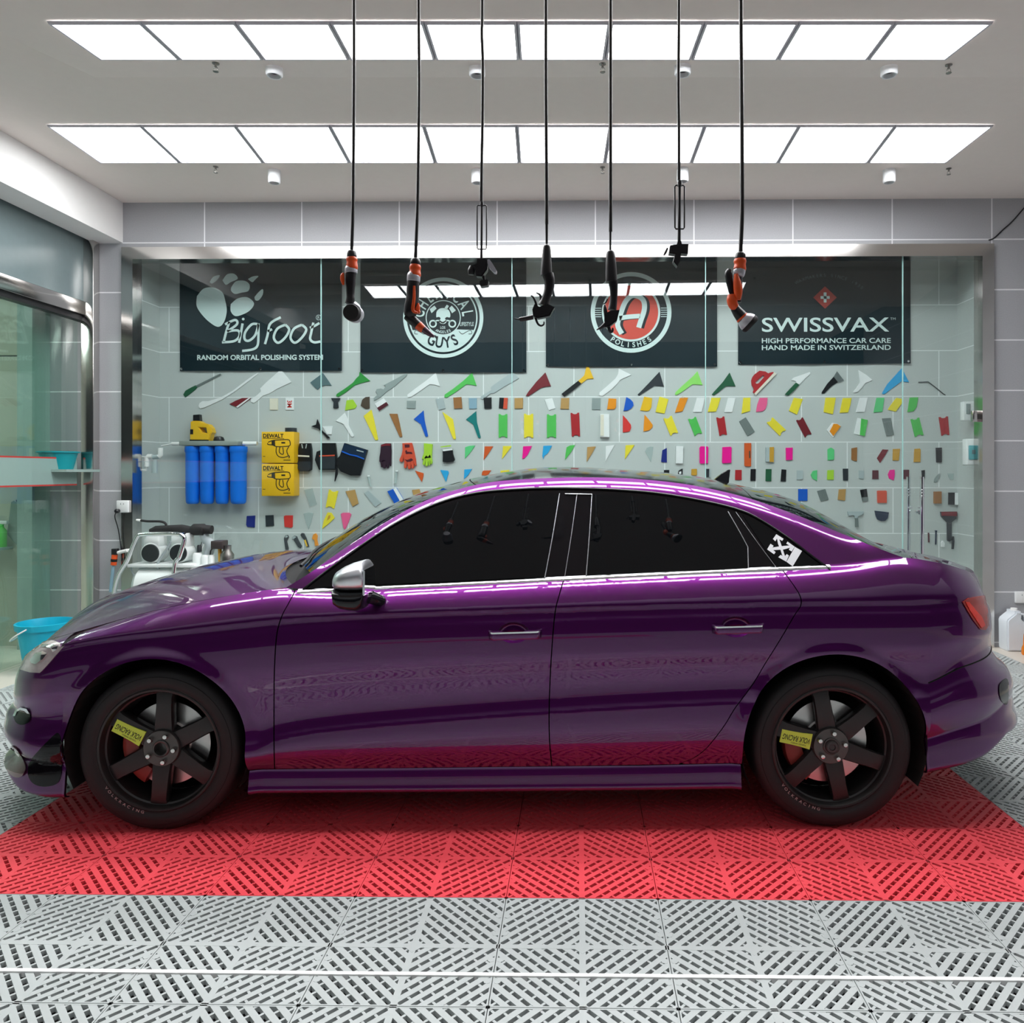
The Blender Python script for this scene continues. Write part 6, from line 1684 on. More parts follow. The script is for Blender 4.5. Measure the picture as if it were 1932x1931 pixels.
# ================================================================= HANGING TOOLS
YH = 2.38
KH = YH/F_PX                                    # metres per pixel at that distance
def HP(crop, u, v, dy=0.0):
    ox, oy, s = crop; p = at_depth(ox+u/s, oy+v/s, YH); return Vector((p.x, YH+dy, p.z))
A_, B_, C_ = (620, 440, 8.777), (870, 370, 7.425), (1100, 330, 5.679)
m_org = mat('orange_plastic', (228, 84, 30), rough=0.35, vary=0.04)
m_dk = mat('dark_tool_plastic', (0.010, 0.009, 0.011), rough=0.33)
m_cord = mat('black_cord', (0.009, 0.009, 0.010), rough=0.35)
m_sil = mat('silver_plastic', (196, 196, 204), rough=0.3, metal=0.35, vary=0.03)
def limb(name, crop, pts, m, parent, n=18, dy=0.0):
    o = parent.location
    P = [HP(crop, u, v, dy)-o for u, v, r in pts]
    R = [r/crop[2]*KH for u, v, r in pts]
    if len(P) > 2:
        P2 = smooth_path(P, 4); R2 = [p.x for p in smooth_path([(r, 0, 0) for r in R], 4)]
    else: P2, R2 = P, R
    bm = bmesh.new(); add_tube(bm, P2, [max(0.001, r) for r in R2], n)
    return autosmooth(from_bm(name, bm, m, parent), 45)
def slab(name, crop, pts, m, parent, th=0.035, dy=0.0, bevel=0.004):
    o = parent.location
    P = [HP(crop, u, v) for u, v in pts]
    ob = prism_obj(name, [(p.x, p.z) for p in P], YH+th/2+dy, th, m, parent, (o.x, o.z, o.y), 0, (), bevel)
    return ob
def hang(name, label, cat, group, cord_px, r=0.0052, cordname='cord'):
    top = at_depth(cord_px[0][0], cord_px[0][1], YH)
    o = empty(name, (top.x, YH, H), label, cat, group)
    P = [Vector((0, 0, -0.0005))] + [Vector((at_depth(px, py, YH).x-top.x, 0, at_depth(px, py, YH).z-H)) for px, py in cord_px]
    tube(cordname, smooth_path(P, 6), r, m_cord, o, 10)
    lathe('ceiling_rose', [(0, -0.014), (0.02, -0.014), (0.026, -0.0005), (0, -0.0005)], m_dk, o, 16)
    return o
GP = 'tools hanging from the ceiling'
p = hang('polisher', 'hanging orange and black polisher, round pad facing front, leftmost of the hanging tools', 'polisher', GP, [(668, 0), (668, 150), (667, 300), (666, 400), (663.5, 474)])
limb('cap', A_, [(385, 285, 26), (383, 302, 66), (383, 380, 80), (385, 405, 72)], m_dk, p)
limb('collar', A_, [(385, 403, 80), (386, 440, 92), (387, 480, 86), (386, 560, 96), (384, 592, 92)], m_org, p)
limb('ring', A_, [(376, 592, 92), (374, 600, 102), (372, 655, 102), (372, 664, 94)], m_sil, p)
limb('body', A_, [(370, 664, 88), (362, 800, 84), (360, 1000, 68), (362, 1080, 70), (350, 1170, 78)], m_dk, p)
limb('lever', A_, [(262, 672, 14), (245, 720, 32), (246, 790, 34), (262, 870, 16)], m_org, p, dy=-0.01)
limb('neck', A_, [(310, 1150, 50), (380, 1200, 95), (420, 1260, 110)], m_sil, p, dy=0.01)
o0 = p.location; c0 = HP(A_, 425, 1335)-o0
rp = 150/A_[2]*KH
lathe('head', [(0, 0.035), (rp*0.6, 0.035), (rp*0.95, 0.015), (rp, -0.012), (rp*0.97, -0.02)], m_sil, p, 36, 'Y', c0)
lathe('pad', [(rp*0.88, -0.018), (rp*0.90, -0.04), (rp*0.84, -0.045), (0, -0.043)], m_rubber, p, 36, 'Y', c0+Vector((0.002, 0, -0.004)))

p = hang('polisher', 'hanging dark polisher with an angled pointed nose, second tool from the left', 'polisher', GP, [(790, 0), (791, 150), (790, 250), (788, 380), (784, 487)])
limb('cap', A_, [(1440, 410, 26), (1440, 430, 66), (1438, 480, 85), (1436, 530, 82)], m_dk, p)
limb('collar', A_, [(1436, 528, 84), (1434, 570, 94), (1432, 620, 88), (1428, 680, 100), (1424, 700, 98)], m_org, p)
limb('ring', A_, [(1412, 702, 98), (1410, 712, 108), (1406, 790, 108), (1405, 806, 102)], m_sil, p)
limb('body', A_, [(1402, 804, 98), (1398, 900, 102), (1392, 1050, 104), (1375, 1200, 116), (1350, 1330, 108), (1330, 1390, 80)], m_dk, p)
limb('lever', A_, [(1492, 1170, 16), (1490, 1230, 34), (1478, 1290, 44), (1520, 1330, 22)], m_org, p, dy=-0.008)
limb('trigger_guard', A_, [(1440, 900, 18), (1438, 1100, 24), (1420, 1300, 28), (1500, 1345, 16)], m_org, p, dy=-0.02)
limb('nose', A_, [(1290, 1370, 66), (1370, 1430, 82), (1440, 1490, 80), (1490, 1530, 76)], m_dk, p)
limb('nose_band', A_, [(1488, 1528, 78), (1530, 1565, 72), (1575, 1595, 62)], m_org, p)
limb('tip', A_, [(1572, 1592, 60), (1640, 1645, 50), (1700, 1690, 36), (1748, 1712, 22)], mat('tip_plum', (92, 74, 84), rough=0.25, metal=0.5), p)

p = hang('polisher', 'hanging orange polisher with white head and bent neck, rightmost of the hanging tools', 'polisher', GP, [(1398, 0), (1399, 150), (1400, 300), (1400, 400), (1397, 477)], 0.0066)
limb('cap', C_, [(1690, 828, 20), (1688, 842, 48), (1684, 890, 58), (1682, 905, 56)], m_dk, p)
limb('collar', C_, [(1682, 903, 60), (1682, 930, 66), (1682, 960, 60), (1680, 1005, 66), (1678, 1016, 62)], m_org, p)
limb('ring', C_, [(1676, 1014, 56), (1676, 1024, 64), (1672, 1066, 60), (1668, 1090, 50)], m_sil, p)
limb('body', C_, [(1664, 1085, 52), (1662, 1200, 52), (1665, 1290, 50), (1660, 1360, 42)], m_dk, p, dy=0.012)
limb('shell', C_, [(1630, 1075, 20), (1640, 1160, 40), (1652, 1260, 46), (1650, 1350, 28)], m_org, p, dy=-0.014)
limb('lever', C_, [(1570, 1015, 22), (1558, 1060, 40), (1572, 1160, 36), (1595, 1280, 26)], m_dk, p)
limb('joint', C_, [(1585, 1290, 40), (1590, 1340, 54), (1606, 1400, 52), (1640, 1430, 40)], m_org, p, dy=-0.006)
limb('neck', C_, [(1620, 1420, 46), (1660, 1475, 58), (1700, 1525, 66)], m_dk, p)
limb('neck_band', C_, [(1698, 1522, 68), (1712, 1538, 70)], m_org, p)
limb('head', C_, [(1712, 1536, 68), (1740, 1560, 92), (1775, 1586, 104)], m_sil, p, 28)
limb('pad', C_, [(1775, 1586, 104), (1795, 1604, 104), (1812, 1620, 88)], m_rubber, p, 28)

def bracket(crop, cord, frame, label, bits):
    p = hang('bracket', label, 'hanging bracket', GP, cord)
    o = p.location
    (u0, v0, u1, v1) = frame
    w = 9/crop[2]*KH
    P = [(u0+14, v0), (u1-14, v0), (u1, v0+16), (u1-4, v1-14), (u1-14, v1), (u0+14, v1), (u0+4, v1-14), (u0, v0+16), (u0+14, v0)]
    tube('wire_frame', [HP(crop, u, v)-o for u, v in P], w, m_dk, p, 8)
    limb('rod', crop, [((u0+u1)/2, v0-50, 15), ((u0+u1)/2-2, (v0+v1)/2, 15), ((u0+u1)/2-6, v1+(135 if crop is B_ else 150)*crop[2]/7.4*(1.0 if crop is B_ else 1.28), 17)], m_dk, p, 10)
    limb('ferrule', crop, [((u0+u1)/2, v0-45*crop[2]/7.4, 24), ((u0+u1)/2, v0+8, 26)], m_dk, p, 12)
    for nm, kind, pts, m in bits:
        if kind == 'slab': slab(nm, crop, pts, m, p, 0.03)
        else: limb(nm, crop, pts, m, p, 14)
    return p
bracket(B_, [(910, 0), (909, 60), (911, 120), (910.5, 220), (909, 300), (908, 380)], (222, 130, 358, 745), 'black hanging clamp bracket with a silver wing knob, third from the left',
        [('clamp_body', 'slab', [(228, 890), (350, 890), (372, 920), (370, 1045), (300, 1140), (218, 1135), (205, 1050), (150, 990), (225, 960)], m_dk), ('knob', 'limb', [(160, 985, 40), (145, 1050, 52), (140, 1105, 40)], m_dk),
         ('wing', 'slab', [(372, 905), (400, 900), (440, 950), (500, 1050), (492, 1082), (462, 1078), (395, 1010), (374, 950)], m_sil), ('stem', 'limb', [(310, 1120, 24), (325, 1190, 18)], m_dk), ('foot', 'slab', [(265, 1195), (370, 1182), (388, 1200), (380, 1262), (280, 1280), (268, 1250)], m_dk)])
bracket(C_, [(1281, 0), (1280, 150), (1281, 250), (1281, 340)], (982, 112, 1088, 580), 'black hanging clamp bracket shaped like a cross, highest of the hanging tools',
        [('clamp_body', 'slab', [(930, 765), (1000, 758), (1012, 720), (1045, 718), (1055, 752), (1127, 752), (1118, 858), (1045, 852), (1035, 930), (1005, 992), (962, 935), (985, 862), (918, 850)], m_dk), ('lever', 'limb', [(905, 785, 10), (885, 830, 12), (866, 862, 6)], m_dk)])
def airgun(crop, cord, label, sleeve, grip, body, nozzle, trig, hook):
    p = hang('air_gun', label, 'air gun', GP, cord, 0.0058, 'hose')
    limb('sleeve', crop, sleeve, m_dk, p); limb('grip', crop, grip, m_dk, p)
    slab('gun_body', crop, body, m_dk, p, 0.03); limb('nozzle', crop, nozzle, m_dk, p, 14); limb('trigger', crop, trig, m_dk, p, 10); limb('hook', crop, hook, m_dk, p, 10)
    return p
p = airgun(B_, [(1030, 0), (1030, 150), (1031, 300), (1031.5, 423)], 'hanging black air gun with its nozzle pointing left and a hook below',
       [(1198, 390, 20), (1199, 640, 18), (1200, 690, 34), (1200, 712, 52), (1198, 850, 64), (1195, 1000, 76), (1194, 1115, 80)], [(1215, 1100, 82), (1238, 1190, 74), (1228, 1310, 66), (1190, 1430, 62), (1150, 1540, 76)],
       [(1000, 1600), (1030, 1525), (1100, 1565), (1205, 1515), (1312, 1570), (1285, 1610), (1245, 1690), (1080, 1722), (1012, 1695)], [(1010, 1695, 34), (900, 1718, 32), (822, 1730, 28), (815, 1731, 12), (752, 1718, 9)],
       [(1062, 1590, 16), (1045, 1490, 18), (1010, 1420, 14), (978, 1396, 8)], [(1040, 1705, 18), (1075, 1790, 16), (1120, 1818, 14), (1158, 1798, 12), (1160, 1760, 8)])
limb('trigger_tip', B_, [(1120, 1480, 20), (1108, 1390, 16), (1052, 1358, 6)], m_dk, p, 10)
p = airgun(C_, [(1152, 0), (1152, 150), (1152, 300), (1152, 437)], 'hanging black air gun aimed down left in front of the red emblem',
       [(293, 600, 12), (292, 790, 12), (293, 815, 26), (294, 834, 42), (298, 930, 54), (302, 1050, 60), (304, 1150, 62)], [(322, 1140, 52), (330, 1240, 42), (326, 1350, 40), (312, 1450, 48)],
       [(298, 1462), (390, 1455), (362, 1570), (290, 1625), (232, 1642), (235, 1560), (262, 1480)], [(245, 1595, 26), (205, 1628, 18), (145, 1662, 5)],
       [(232, 1395, 8), (236, 1440, 20), (248, 1530, 22), (240, 1610, 16)], [(268, 1610, 20), (292, 1680, 18), (316, 1672, 14), (318, 1640, 8)])
limb('trigger_tip', C_, [(212, 1385, 4), (240, 1372, 8), (262, 1330, 8)], m_dk, p, 10)

# ================================================================= LEFT PART OF THE NICHE
m_blue = mat('blue_canister', (0, 118, 236), rough=0.42, vary=0.05, scale=10)
YF = ND-0.085
def F(u, v, Y=YF): return at_depth(250+u/6.0375, 790+v/6.0375, Y)
a = F(580, 285); b = F(1240, 285)
wf_ = empty('water_filter', ((a.x+b.x)/2, ND, a.z), 'water filter set of four tall blue canisters under a grey head', 'water filter')
L0 = wf_.location
box('head_bar', F(572, 285).x-L0.x, F(1240, 285).x-L0.x, -0.15, -0.002, F(900, 312).z-L0.z, F(900, 258).z-L0.z, mat('bar_grey', (150, 158, 152), rough=0.5), wf_, 0.006)
for u0, u1 in ((605, 766), (770, 932), (944, 1100), (1113, 1302)):
    c = F((u0+u1)/2, 300); r = (F(u1, 0).x-F(u0, 0).x)/2; zt_, zb_ = F(0, 318).z, F(0, 972).z
    r2 = r*0.93
    lathe('canister', [(0, zt_), (r, zt_), (r*1.02, zt_-0.02), (r*1.02, zt_-0.045), (r*0.97, zt_-0.05), (r2, zt_-0.06), (r2*0.99, zb_+0.10), (r2*0.94, zb_+0.03), (r2*0.9, zb_+0.012), (r2*0.7, zb_), (0, zb_)], m_blue, wf_, 36, 'Z', (c.x-L0.x, YF-L0.y, -L0.z))
for pts, r in (([(575, 288), (452, 288)], 0.016), ([(1262, 285), (1420, 285)], 0.018)):
    tube('fitting', [F(u, v)-L0 for u, v in pts], r, m_white, wf_, 14)
tube('pipe', [F(452, 288)-L0, F(330, 312)-L0], 0.006, m_white, wf_, 8)
# elbow pipes with a valve further left
va = F(180, 430, 6.13)
pv = empty('pipe_valve', (va.x, 6.13, va.z), 'white pipe elbows with a small grey valve at the left side of the niche', 'pipe valve')
V0 = pv.location
for nm, pts, r, m_ in (('elbow', [(318, 335), (318, 420), (300, 432)], 0.020, m_white), ('union', [(300, 435), (235, 440)], 0.018, cmat('silver')), ('elbow', [(225, 432), (180, 432), (165, 450), (165, 490)], 0.020, m_white), ('elbow', [(165, 495), (163, 550)], 0.019, m_white), ('pipe', [(163, 550), (158, 585), (20, 590)], 0.010, m_white), ('valve', [(252, 470), (252, 520), (250, 620)], 0.022, cmat('silver'))):
    tube(nm, [F(u, v, 6.13)-V0 for u, v in pts], r, m_, pv, 14)
tube('wall_clip', [F(240, 440, 6.13)-V0, Vector((nx0+0.0005-V0.x, 0, F(240, 440, 6.13).z-V0.z))], 0.008, m_white, pv, 8)
# yellow power tool and black cap on the filter head
def F3(pts, Y): return [(F(u, v, Y).x, F(u, v, Y).z) for u, v in pts]
YN = ND-0.03
zt_ = F(0, 258).z
ng = F(790, 250, YN); ng.z = zt_+0.0005
t_ = prism_obj('power_tool', F3([(672, 30), (700, 18), (770, 20), (800, 40), (870, 58), (905, 100), (918, 150), (900, 175), (890, 215), (880, 248), (668, 246), (664, 160), (672, 120)], YF+0.0), YN, 0.075, cmat('gold'), None, (ng.x, ng.z, YN), 0, [F3([(770, 95), (850, 100), (862, 160), (800, 150)], YF)], 0.006)
zmin = min(v.co.z for v in t_.data.vertices)
t_.location = (ng.x, YN, ng.z-zmin); tag(t_, 'yellow power tool with black details standing on the blue filters', 'power tool')
prism_obj('top_cap', F3([(690, -50), (760, -56), (766, 22), (690, 22)], YF), YN-0.01, 0.05, cmat('black'), t_, (ng.x, ng.z, YN), 0, (), 0.004)
prism_obj('base_strip', F3([(664, 232), (880, 234), (882, 249), (664, 249)], YF), YN-0.072, 0.006, cmat('black'), t_, (ng.x, ng.z, YN))
prism_obj('vent', F3([(672, 115), (705, 115), (705, 172), (672, 172)], YF), YN-0.072, 0.006, cmat('black'), t_, (ng.x, ng.z, YN))
cp = F(985, 240)
cc_ = lathe('round_cap', [(0, 0), (0.045, 0), (0.045, 0.012), (0.036, 0.034), (0.015, 0.042), (0, 0.043)], cmat('black'), None, 28); cc_.location = (cp.x, YF, zt_+0.0005)
tag(cc_, 'black domed cap lying beside the yellow power tool', 'cap')

# yellow power-tool boxes
m_ybox = mat('yellow_carton', (246, 190, 20), rough=0.45, vary=0.03)
m_ink = mat('black_ink', (30, 24, 14), rough=0.6, vary=0.0)
def carton(u0, u1, v0, v1, label, Yf):
    a, b = F(u0, v0, Yf), F(u1, v1, Yf)
    o = box('tool_box_carton', -(b.x-a.x)/2, (b.x-a.x)/2, Yf-ND, -0.0005, -(a.z-b.z)/2, (a.z-b.z)/2, m_ybox, None, 0.003)
    o.location = ((a.x+b.x)/2, ND, (a.z+b.z)/2); tag(o, label, 'box', 'yellow tool cartons'); return o, b.x-a.x, a.z-b.z
YC = ND-0.13
for (v0, v1, lab) in ((151, 507, 'yellow power tool carton with a drill-shaped drawing, upper of two'), (517, 883, 'yellow power tool carton with a drill-shaped drawing and bold lettering, lower of two')):
    o, w_, h_ = carton(1470, 1838, v0, v1, lab, YC)
    yf = YC-ND-0.0012
    bm = bmesh.new(); text_fit(bm, 'DEWALT', -w_*0.45, w_*0.18, h_*0.37, h_*0.13, yf, offset=0.03)
    stroke(bm, [(-w_*0.46, h_*0.285), (-w_*0.1, h_*0.285), (w_*0.2, h_*0.285)], 0.004, yf)
    face_front(bm); from_bm('lettering', bm, m_ink, o, norm=False)
    bm = bmesh.new()
    q = lambda u, v: (((u-1470)/368-0.5)*w_, (0.5-(v-517)/366)*h_)
    for pts in ([(1545, 640), (1590, 622), (1640, 615), (1770, 610), (1795, 640), (1790, 680), (1720, 690), (1640, 690), (1595, 672), (1545, 665), (1540, 650)], [(1640, 690), (1638, 760), (1665, 805), (1720, 818), (1785, 800), (1782, 828)], [(1682, 690), (1672, 750), (1700, 780), (1720, 770), (1712, 700)], [(1782, 690), (1758, 740), (1775, 795)], [(1590, 622), (1598, 672)], [(1618, 618), (1622, 684)]):
        stroke(bm, [q(u, v) for u, v in pts], 0.0075, yf)
    for c in ((1718, 646, 22, 9), (1760, 850, 40, 4), (1500, 805, 14, 3)): flat(bm, [q(c[0]-c[2], c[1]-c[3]), q(c[0]+c[2], c[1]-c[3]), q(c[0]+c[2], c[1]+c[3]), q(c[0]-c[2], c[1]+c[3])], yf)
    flat(bm, [q(1585, 626), q(1612, 622), q(1616, 680), q(1585, 668)], yf-0.0003)
    face_front(bm); from_bm('drill_drawing', bm, m_ink, o, norm=False)
rl = F(1805, 150, ND-0.06)
r_ = lathe('tape_roll', [(0.02, 0), (0.05, 0), (0.05, 0.035), (0.02, 0.035)], cmat('charcoal'), None, 28); r_.location = (rl.x, ND-0.06, F(0, 151, YC).z+0.001)
tag(r_, 'dark tape roll on top of the yellow cartons', 'tape roll')

# ---- sockets, tap, cable
def socket(px, py, w, h, label, plug):
    c = at_depth(px, py, D-0.031 if plug else D)
    yb = D-0.0305 if plug else D-0.0005
    o = box('wall_socket', -w/2, w/2, -0.022, 0, -h/2, h/2, cmat('white'), None, 0.006); o.location = (c.x, yb, c.z); tag(o, label, 'socket')
    for dx_ in (-0.012, 0.012): box('slot', dx_-0.002, dx_+0.002, -0.0235, -0.0215, h*0.16, h*0.28, cmat('midgrey'), o)
    return o, c, yb
o, c, yb = socket(233.5, 956, 0.098, 0.098, 'white wall socket with a black plug on the left steel frame', True)
pl = lathe('plug', [(0, -0.022), (0.016, -0.022), (0.018, -0.05), (0.010, -0.06), (0, -0.06)], cmat('black'), None, 16, 'Y'); pl.location = (c.x-0.03, yb-0.0005, c.z-0.035); tag(pl, 'black plug in the left wall socket with its cord hanging', 'plug')
tube('cord', smooth_path([(0, -0.055, -0.01), (-0.005, -0.06, -0.05), (0.004, -0.03, -0.15), (0.02, -0.02, -0.30), (0.03, -0.015, -0.45)], 6), 0.004, cmat('black'), pl, 8)
socket(1928, 1127, 0.125, 0.092, 'white double socket at the far right above the plastic jug', False)
T_ = lambda u, v: at_depth(180+u/6.9, 960+v/6.9, D-0.07)
ta = T_(258, 560)
tp = empty('tap', (ta.x, D-0.001, ta.z), 'wall tap with a black head, orange connector and pale hose end', 'tap')
T0 = tp.location
def tt(nm, pts, r, m_): tube(nm, [T_(u, v)-T0 for u, v in pts], r, m_, tp, 14)
box('tap_head', T_(225, 0).x-T0.x, T_(292, 0).x-T0.x, -0.09, -0.05, T_(0, 600).z-T0.z, T_(0, 520).z-T0.z, cmat('black'), tp, 0.004)
tt('spout', [(292, 575), (350, 560), (415, 545)], 0.014, m_white); tube('wall_pipe', [T_(410, 548)-T0, (T_(410, 548).x-T0.x, 0, T_(410, 548).z-T0.z)], 0.013, m_white, tp, 12)
tt('connector', [(252, 598), (246, 650), (236, 735)], 0.022, m_org); tt('connector_band', [(244, 655), (240, 690)], 0.024, cmat('black')); tt('hose', [(232, 735), (222, 850), (205, 1000), (198, 1085)], 0.012, cmat('paleblue'))
wc = [at_depth(px, py, D-0.006) for px, py in ((1866, 453), (1876, 449), (1892, 434), (1910, 418), (1932, 393), (1952, 372))]
w0 = wc[0]
wo = tube('loose_cable', smooth_path([p_-w0 for p_ in wc], 6), 0.005, cmat('black'), None, 8); wo.location = w0; tag(wo, 'thin black cable running up the wall in the top right corner', 'cable')

# ---- compressor on a chrome tube frame, in front of the glass
YP = 5.66
K = lambda u, v, dy=0.0: Vector((at_depth(180+u/6.9, 960+v/6.9, YP).x, YP+dy, at_depth(180+u/6.9, 960+v/6.9, YP).z))
base = K(850, 900); 
cpz = empty('air_compressor', (base.x, YP, 0.0), 'white air compressor with two dark round motors in a chrome tube frame behind the bonnet', 'air compressor')
K0 = cpz.location
for dy in (-0.14, 0.16):
    tube('tube_frame', smooth_path([(K(330, 0).x-K0.x, dy, 0.001)] + [K(u, v, dy)-K0 for u, v in ((400, 1000), (560, 640), (680, 360), (745, 318), (900, 312), (1180, 312), (1262, 335), (1280, 400), (1220, 600), (1150, 790))] + [(K(1080, 0).x-K0.x, dy, 0.001)], 5), 0.016, m_chrome, cpz, 14)
for u in (700, 1200): tube('cross_tube', [K(u, 330 if u == 700 else 322, -0.14)-K0, K(u, 330 if u == 700 else 322, 0.16)-K0], 0.012, m_chrome, cpz, 10)
m_cw = mat('compressor_white', (226, 232, 230), rough=0.4, vary=0.02)
m_mot = mat('motor_grille', (36, 42, 44), rough=0.5, vary=0.25, scale=90)
for u, r in ((770, 120), (1130, 116)):
    c = K(u, 570, -0.02)-K0; rr2 = r/6.9*YP/F_PX
    lathe('motor', [(0, -0.05), (rr2*0.35, -0.052), (rr2*0.92, -0.045), (rr2, -0.03), (rr2, 0.10), (0, 0.10)], m_mot, cpz, 40, 'Y', c)
    lathe('motor_ring', [(rr2*1.0, -0.035), (rr2*1.10, -0.03), (rr2*1.10, 0.08), (rr2*1.0, 0.08)], m_cw, cpz, 40, 'Y', c)
    bx = K(u, 400, 0.02)-K0; box('cylinder_head', bx.x-0.06, bx.x+0.06, -0.05, 0.07, bx.z-0.06, bx.z+0.05, m_cw, cpz, 0.008)
a, b = K(560, 720)-K0, K(1330, 1010)-K0
lathe_t = bmesh.new(); hh = 0.17
add_tube(lathe_t, [(a.x, 0, a.z-hh), (a.x+0.02, 0, a.z-hh), (a.x+0.06, 0, a.z-hh), (b.x-0.06, 0, a.z-hh), (b.x-0.02, 0, a.z-hh), (b.x, 0, a.z-hh)], [0.05, 0.13, hh, hh, 0.13, 0.05], 32)
autosmooth(from_bm('tank', lathe_t, m_cw, cpz), 40)
box('tray', a.x-0.01, b.x+0.02, -0.13, 0.13, a.z-0.012, a.z+0.012, m_cw, cpz, 0.004)
for xx in (a.x+0.1, b.x-0.1): box('foot', xx-0.03, xx+0.03, -0.12, 0.12, 0.0005, a.z-2*hh+0.06, m_black, cpz)
tube('manifold', [K(u, v, 0.03)-K0 for u, v in ((690, 300), (760, 272), (950, 266), (1100, 262), (1220, 285))], [0.02, 0.026, 0.028, 0.03, 0.03], m_rubber, cpz, 16)
tube('air_filter', [K(u, v, 0.03)-K0 for u, v in ((1220, 285), (1260, 278), (1390, 276), (1400, 272), (1490, 280))], [0.03, 0.045, 0.045, 0.034, 0.034], m_rubber, cpz, 20)
tube('air_pipe', smooth_path([K(u, v, 0.03)-K0 for u, v in ((560, 158), (650, 168), (800, 170), (860, 182), (888, 205), (895, 250))], 4), 0.009, m_rubber, cpz, 10)
tube('pipe_tip', [K(505, 152, 0.03)-K0, K(560, 158, 0.03)-K0], [0.008, 0.010], m_white, cpz, 10)
tube('clear_hose', smooth_path([K(u, v, -0.09)-K0 for u, v in ((1060, 410), (1040, 470), (960, 590), (905, 680), (900, 760), (950, 830))], 5), 0.009, cmat('silver'), cpz, 10)
tube('clear_hose', smooth_path([K(u, v, -0.09)-K0 for u, v in ((560, 740), (570, 800), (620, 870), (700, 910), (760, 930))], 5), 0.006, cmat('silver'), cpz, 10)
for u0, u1, v0, v1, m_ in ((1290, 1402, 570, 720, m_cw), (1400, 1500, 600, 720, m_cw), (1490, 1565, 600, 720, m_cw), (1340, 1400, 470, 560, m_mot)):
    p1, p2 = K(u0, v1)-K0, K(u1, v0)-K0
    lathe('canister', [(0, p1.z), ((p2.x-p1.x)/2, p1.z), ((p2.x-p1.x)/2, p2.z-0.012), ((p2.x-p1.x)*0.36, p2.z), (0, p2.z)], m_, cpz, 24, 'Z', ((p1.x+p2.x)/2, -0.02, 0))
tube('silencer', smooth_path([K(u, v, 0.05)-K0 for u, v in ((1370, 340), (1390, 400), (1440, 450), (1450, 540), (1420, 620))], 4), 0.035, cmat('silver'), cpz, 16)
box('tray_end', b.x, K(1700, 0).x-K0.x, -0.10, 0.10, a.z-0.03, a.z+0.0, m_cw, cpz, 0.004)
q1, q2 = K(1540, 520)-K0, K(1690, 415)-K0
box('pressure_switch', q1.x, q2.x, -0.05, 0.05, q1.z, q2.z, mat('switch_brown', (58, 50, 50), rough=0.5), cpz, 0.006)
tube('switch_post', [K(1620, 520)-K0, K(1625, 720)-K0], 0.014, cmat('ochre'), cpz, 12)
tube('switch_cable', smooth_path([K(u, v)-K0 for u, v in ((1560, 505), (1505, 540), (1490, 620), (1455, 720))], 4), 0.005, cmat('black'), cpz, 8)
lathe('regulator', [(0, 0), (0.05, 0), (0.05, 0.05), (0.03, 0.08), (0.03, 0.12), (0, 0.12)], m_brass, cpz, 20, 'Z', K(1715, 680)-K0)

# ---- bucket, side-room things, jug and bottle
m_cyan = mat('cyan_plastic', (0, 174, 204), rough=0.4, vary=0.04)
bk = at_z(50, 1264, 0.0); bk = Vector((max(bk.x, XL+0.20), bk.y, 0))
zr = HC+(CY-1176)*bk.y/F_PX
bucket = lathe('bucket', [(0, 0.0), (0.115, 0.0), (0.122, 0.004), (0.165, zr-0.045), (0.178, zr-0.043), (0.182, zr-0.002), (0.178, zr), (0.170, zr), (0.160, zr-0.03), (0.118, 0.012), (0, 0.012)], m_cyan, None, 48)
bucket.location = (bk.x, bk.y, 0.0005); tag(bucket, 'cyan plastic bucket standing at the left edge behind the car nose', 'bucket')
tube('bucket_handle', smooth_path([(0.0, -0.178, zr-0.02), (-0.06, -0.205, zr-0.06), (-0.13, -0.16, zr-0.10), (-0.19, -0.05, zr-0.12), (-0.16, 0.10, zr-0.06), (-0.03, 0.18, zr-0.02)], 6), 0.005, cmat('white'), bucket, 8)
sh0, sh1 = at_depth(70, 900, 5.75), at_depth(150, 900, 5.75)
struct(box('trim_side_shelf', sh0.x-0.05, sh1.x, 5.60, D-0.001, sz(886, 5.75)-0.02, sz(886, 5.75), m_gpost))
bc = at_depth(110, 885, 5.76); zt_ = sz(851, 5.76)-bc.z
basin = lathe('basin', [(0, 0), (0.10, 0), (0.13, zt_-0.012), (0.145, zt_-0.01), (0.145, zt_), (0.125, zt_), (0.10, 0.012), (0, 0.012)], mat('teal_plastic', (0, 150, 160), rough=0.4), None, 36)
basin.location = (bc.x, 5.76, sz(886, 5.75)+0.0005); tag(basin, 'teal plastic basin on a shelf behind the left glass wall', 'basin')
# cloth hung on a hook
cl = [(22, 948), (36, 940), (46, 958), (50, 990), (52, 1012), (46, 1024), (36, 1032), (26, 1022), (14, 1008), (17, 985)]
P = [(at_depth(px, py, 5.915).x, at_depth(px, py, 5.915).z) for px, py in cl]
cxm = sum(p[0] for p in P)/len(P); czm = sum(p[1] for p in P)/len(P)
co = prism_obj('hanging_cloth', P, 5.9295, 0.03, mat('grey_green_cloth', (120, 140, 132), rough=0.9, vary=0.12, scale=14), None, (cxm, czm, 5.915), 0, (), 0.01)
co.location = (cxm, 5.915, czm); tag(co, 'grey-green cloth hanging in the room behind the left glass', 'cloth')
lathe('hook', [(0, 0.0145), (0.012, 0.0145), (0.006, -0.03), (0, -0.032)], m_chrome, co, 12, 'Y', (0.0, 0, at_depth(36, 945, 5.915).z-czm))
gbm = mat('green_bottle', (84, 214, 60), rough=0.35)
gp = at_depth(3, 1010, 5.87); zg0, zg1 = sz(1034, 5.87), sz(990, 5.87)
struct(box('trim_side_ledge', -6.0, at_depth(14, 900, 5.87).x, 5.80, 5.929, zg0-0.02, zg0, m_gpost))
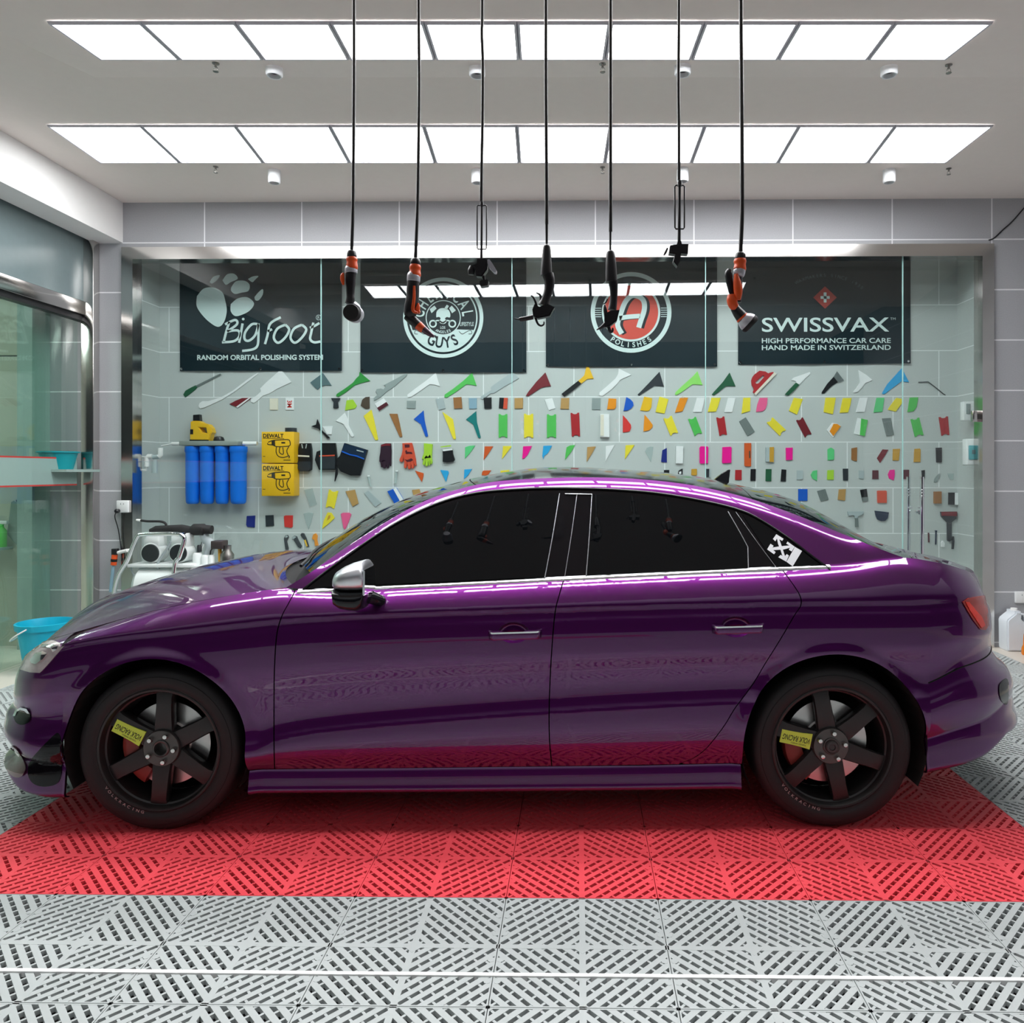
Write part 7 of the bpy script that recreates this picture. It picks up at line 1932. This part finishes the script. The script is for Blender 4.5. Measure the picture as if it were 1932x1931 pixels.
gb = lathe('spray_bottle', [(0, 0), (0.034, 0), (0.036, 0.01), (0.036, (zg1-zg0)*0.7), (0.016, (zg1-zg0)*0.86), (0.016, zg1-zg0), (0, zg1-zg0)], gbm, None, 24); gb.location = (gp.x, 5.87, zg0+0.0005)
tag(gb, 'bright green bottle at the left edge behind the glass', 'bottle')
box('trigger', -0.012, 0.05, -0.014, 0.014, zg1-zg0-0.002, zg1-zg0+0.025, m_white, gb, 0.004)

YJ = 5.90
J = lambda u, v: at_depth(1840+u/11.36, 1090+v/11.36, YJ)
m_jug = mat('translucent_jug', (226, 232, 238), rough=0.4, vary=0.02)
j0 = J(800, 1480); jug = empty('plastic_jug', (j0.x, YJ, 0.0), 'translucent white plastic jug with a handle on the ledge at the far right', 'jug')
JW = lambda pts: [(J(u, v).x, J(u, v).z) for u, v in pts]
zlow = J(0, 1490).z
def jz(p): return [(x, z-zlow+0.0005) for x, z in p]
body = prism_obj('jug_body', jz(JW([(600, 1440), (595, 1000), (592, 860), (615, 810), (700, 740), (765, 690), (768, 640), (895, 640), (900, 680), (960, 690), (1010, 730), (1030, 800), (1045, 900), (1050, 1100), (1048, 1440), (1030, 1488), (620, 1488)])), YJ+0.06, 0.12, m_jug, jug, (j0.x, 0, YJ), 0, [jz(JW([(915, 720), (935, 716), (965, 770), (985, 850), (975, 878), (940, 850), (905, 800)]))], 0.022)
autosmooth(body, 50)
lathe('screw_cap', [(0, J(0, 645).z-zlow), (J(895, 0).x-J(830, 0).x, J(0, 645).z-zlow), (J(895, 0).x-J(830, 0).x, J(0, 590).z-zlow), (0, J(0, 588).z-zlow)], m_white, jug, 24, 'Z', (J(830, 0).x-j0.x, 0, 0))
ob = at_z(1938, 1236, 0.0)
bo = lathe('trigger_bottle', [(0, 0), (0.036, 0), (0.040, 0.012), (0.038, 0.05), (0.028, 0.075), (0.024, 0.15), (0.014, 0.19), (0.014, 0.22), (0, 0.22)], mat('amber_liquid', (216, 120, 24), rough=0.25, vary=0.03), None, 28)
bo.location = (ob.x, ob.y, 0.0005); tag(bo, 'amber bottle cut by the right picture edge in front of the jug', 'bottle')
lathe('cap', [(0, 0.2195), (0.018, 0.2195), (0.018, 0.25), (0, 0.252)], m_white, bo, 16)
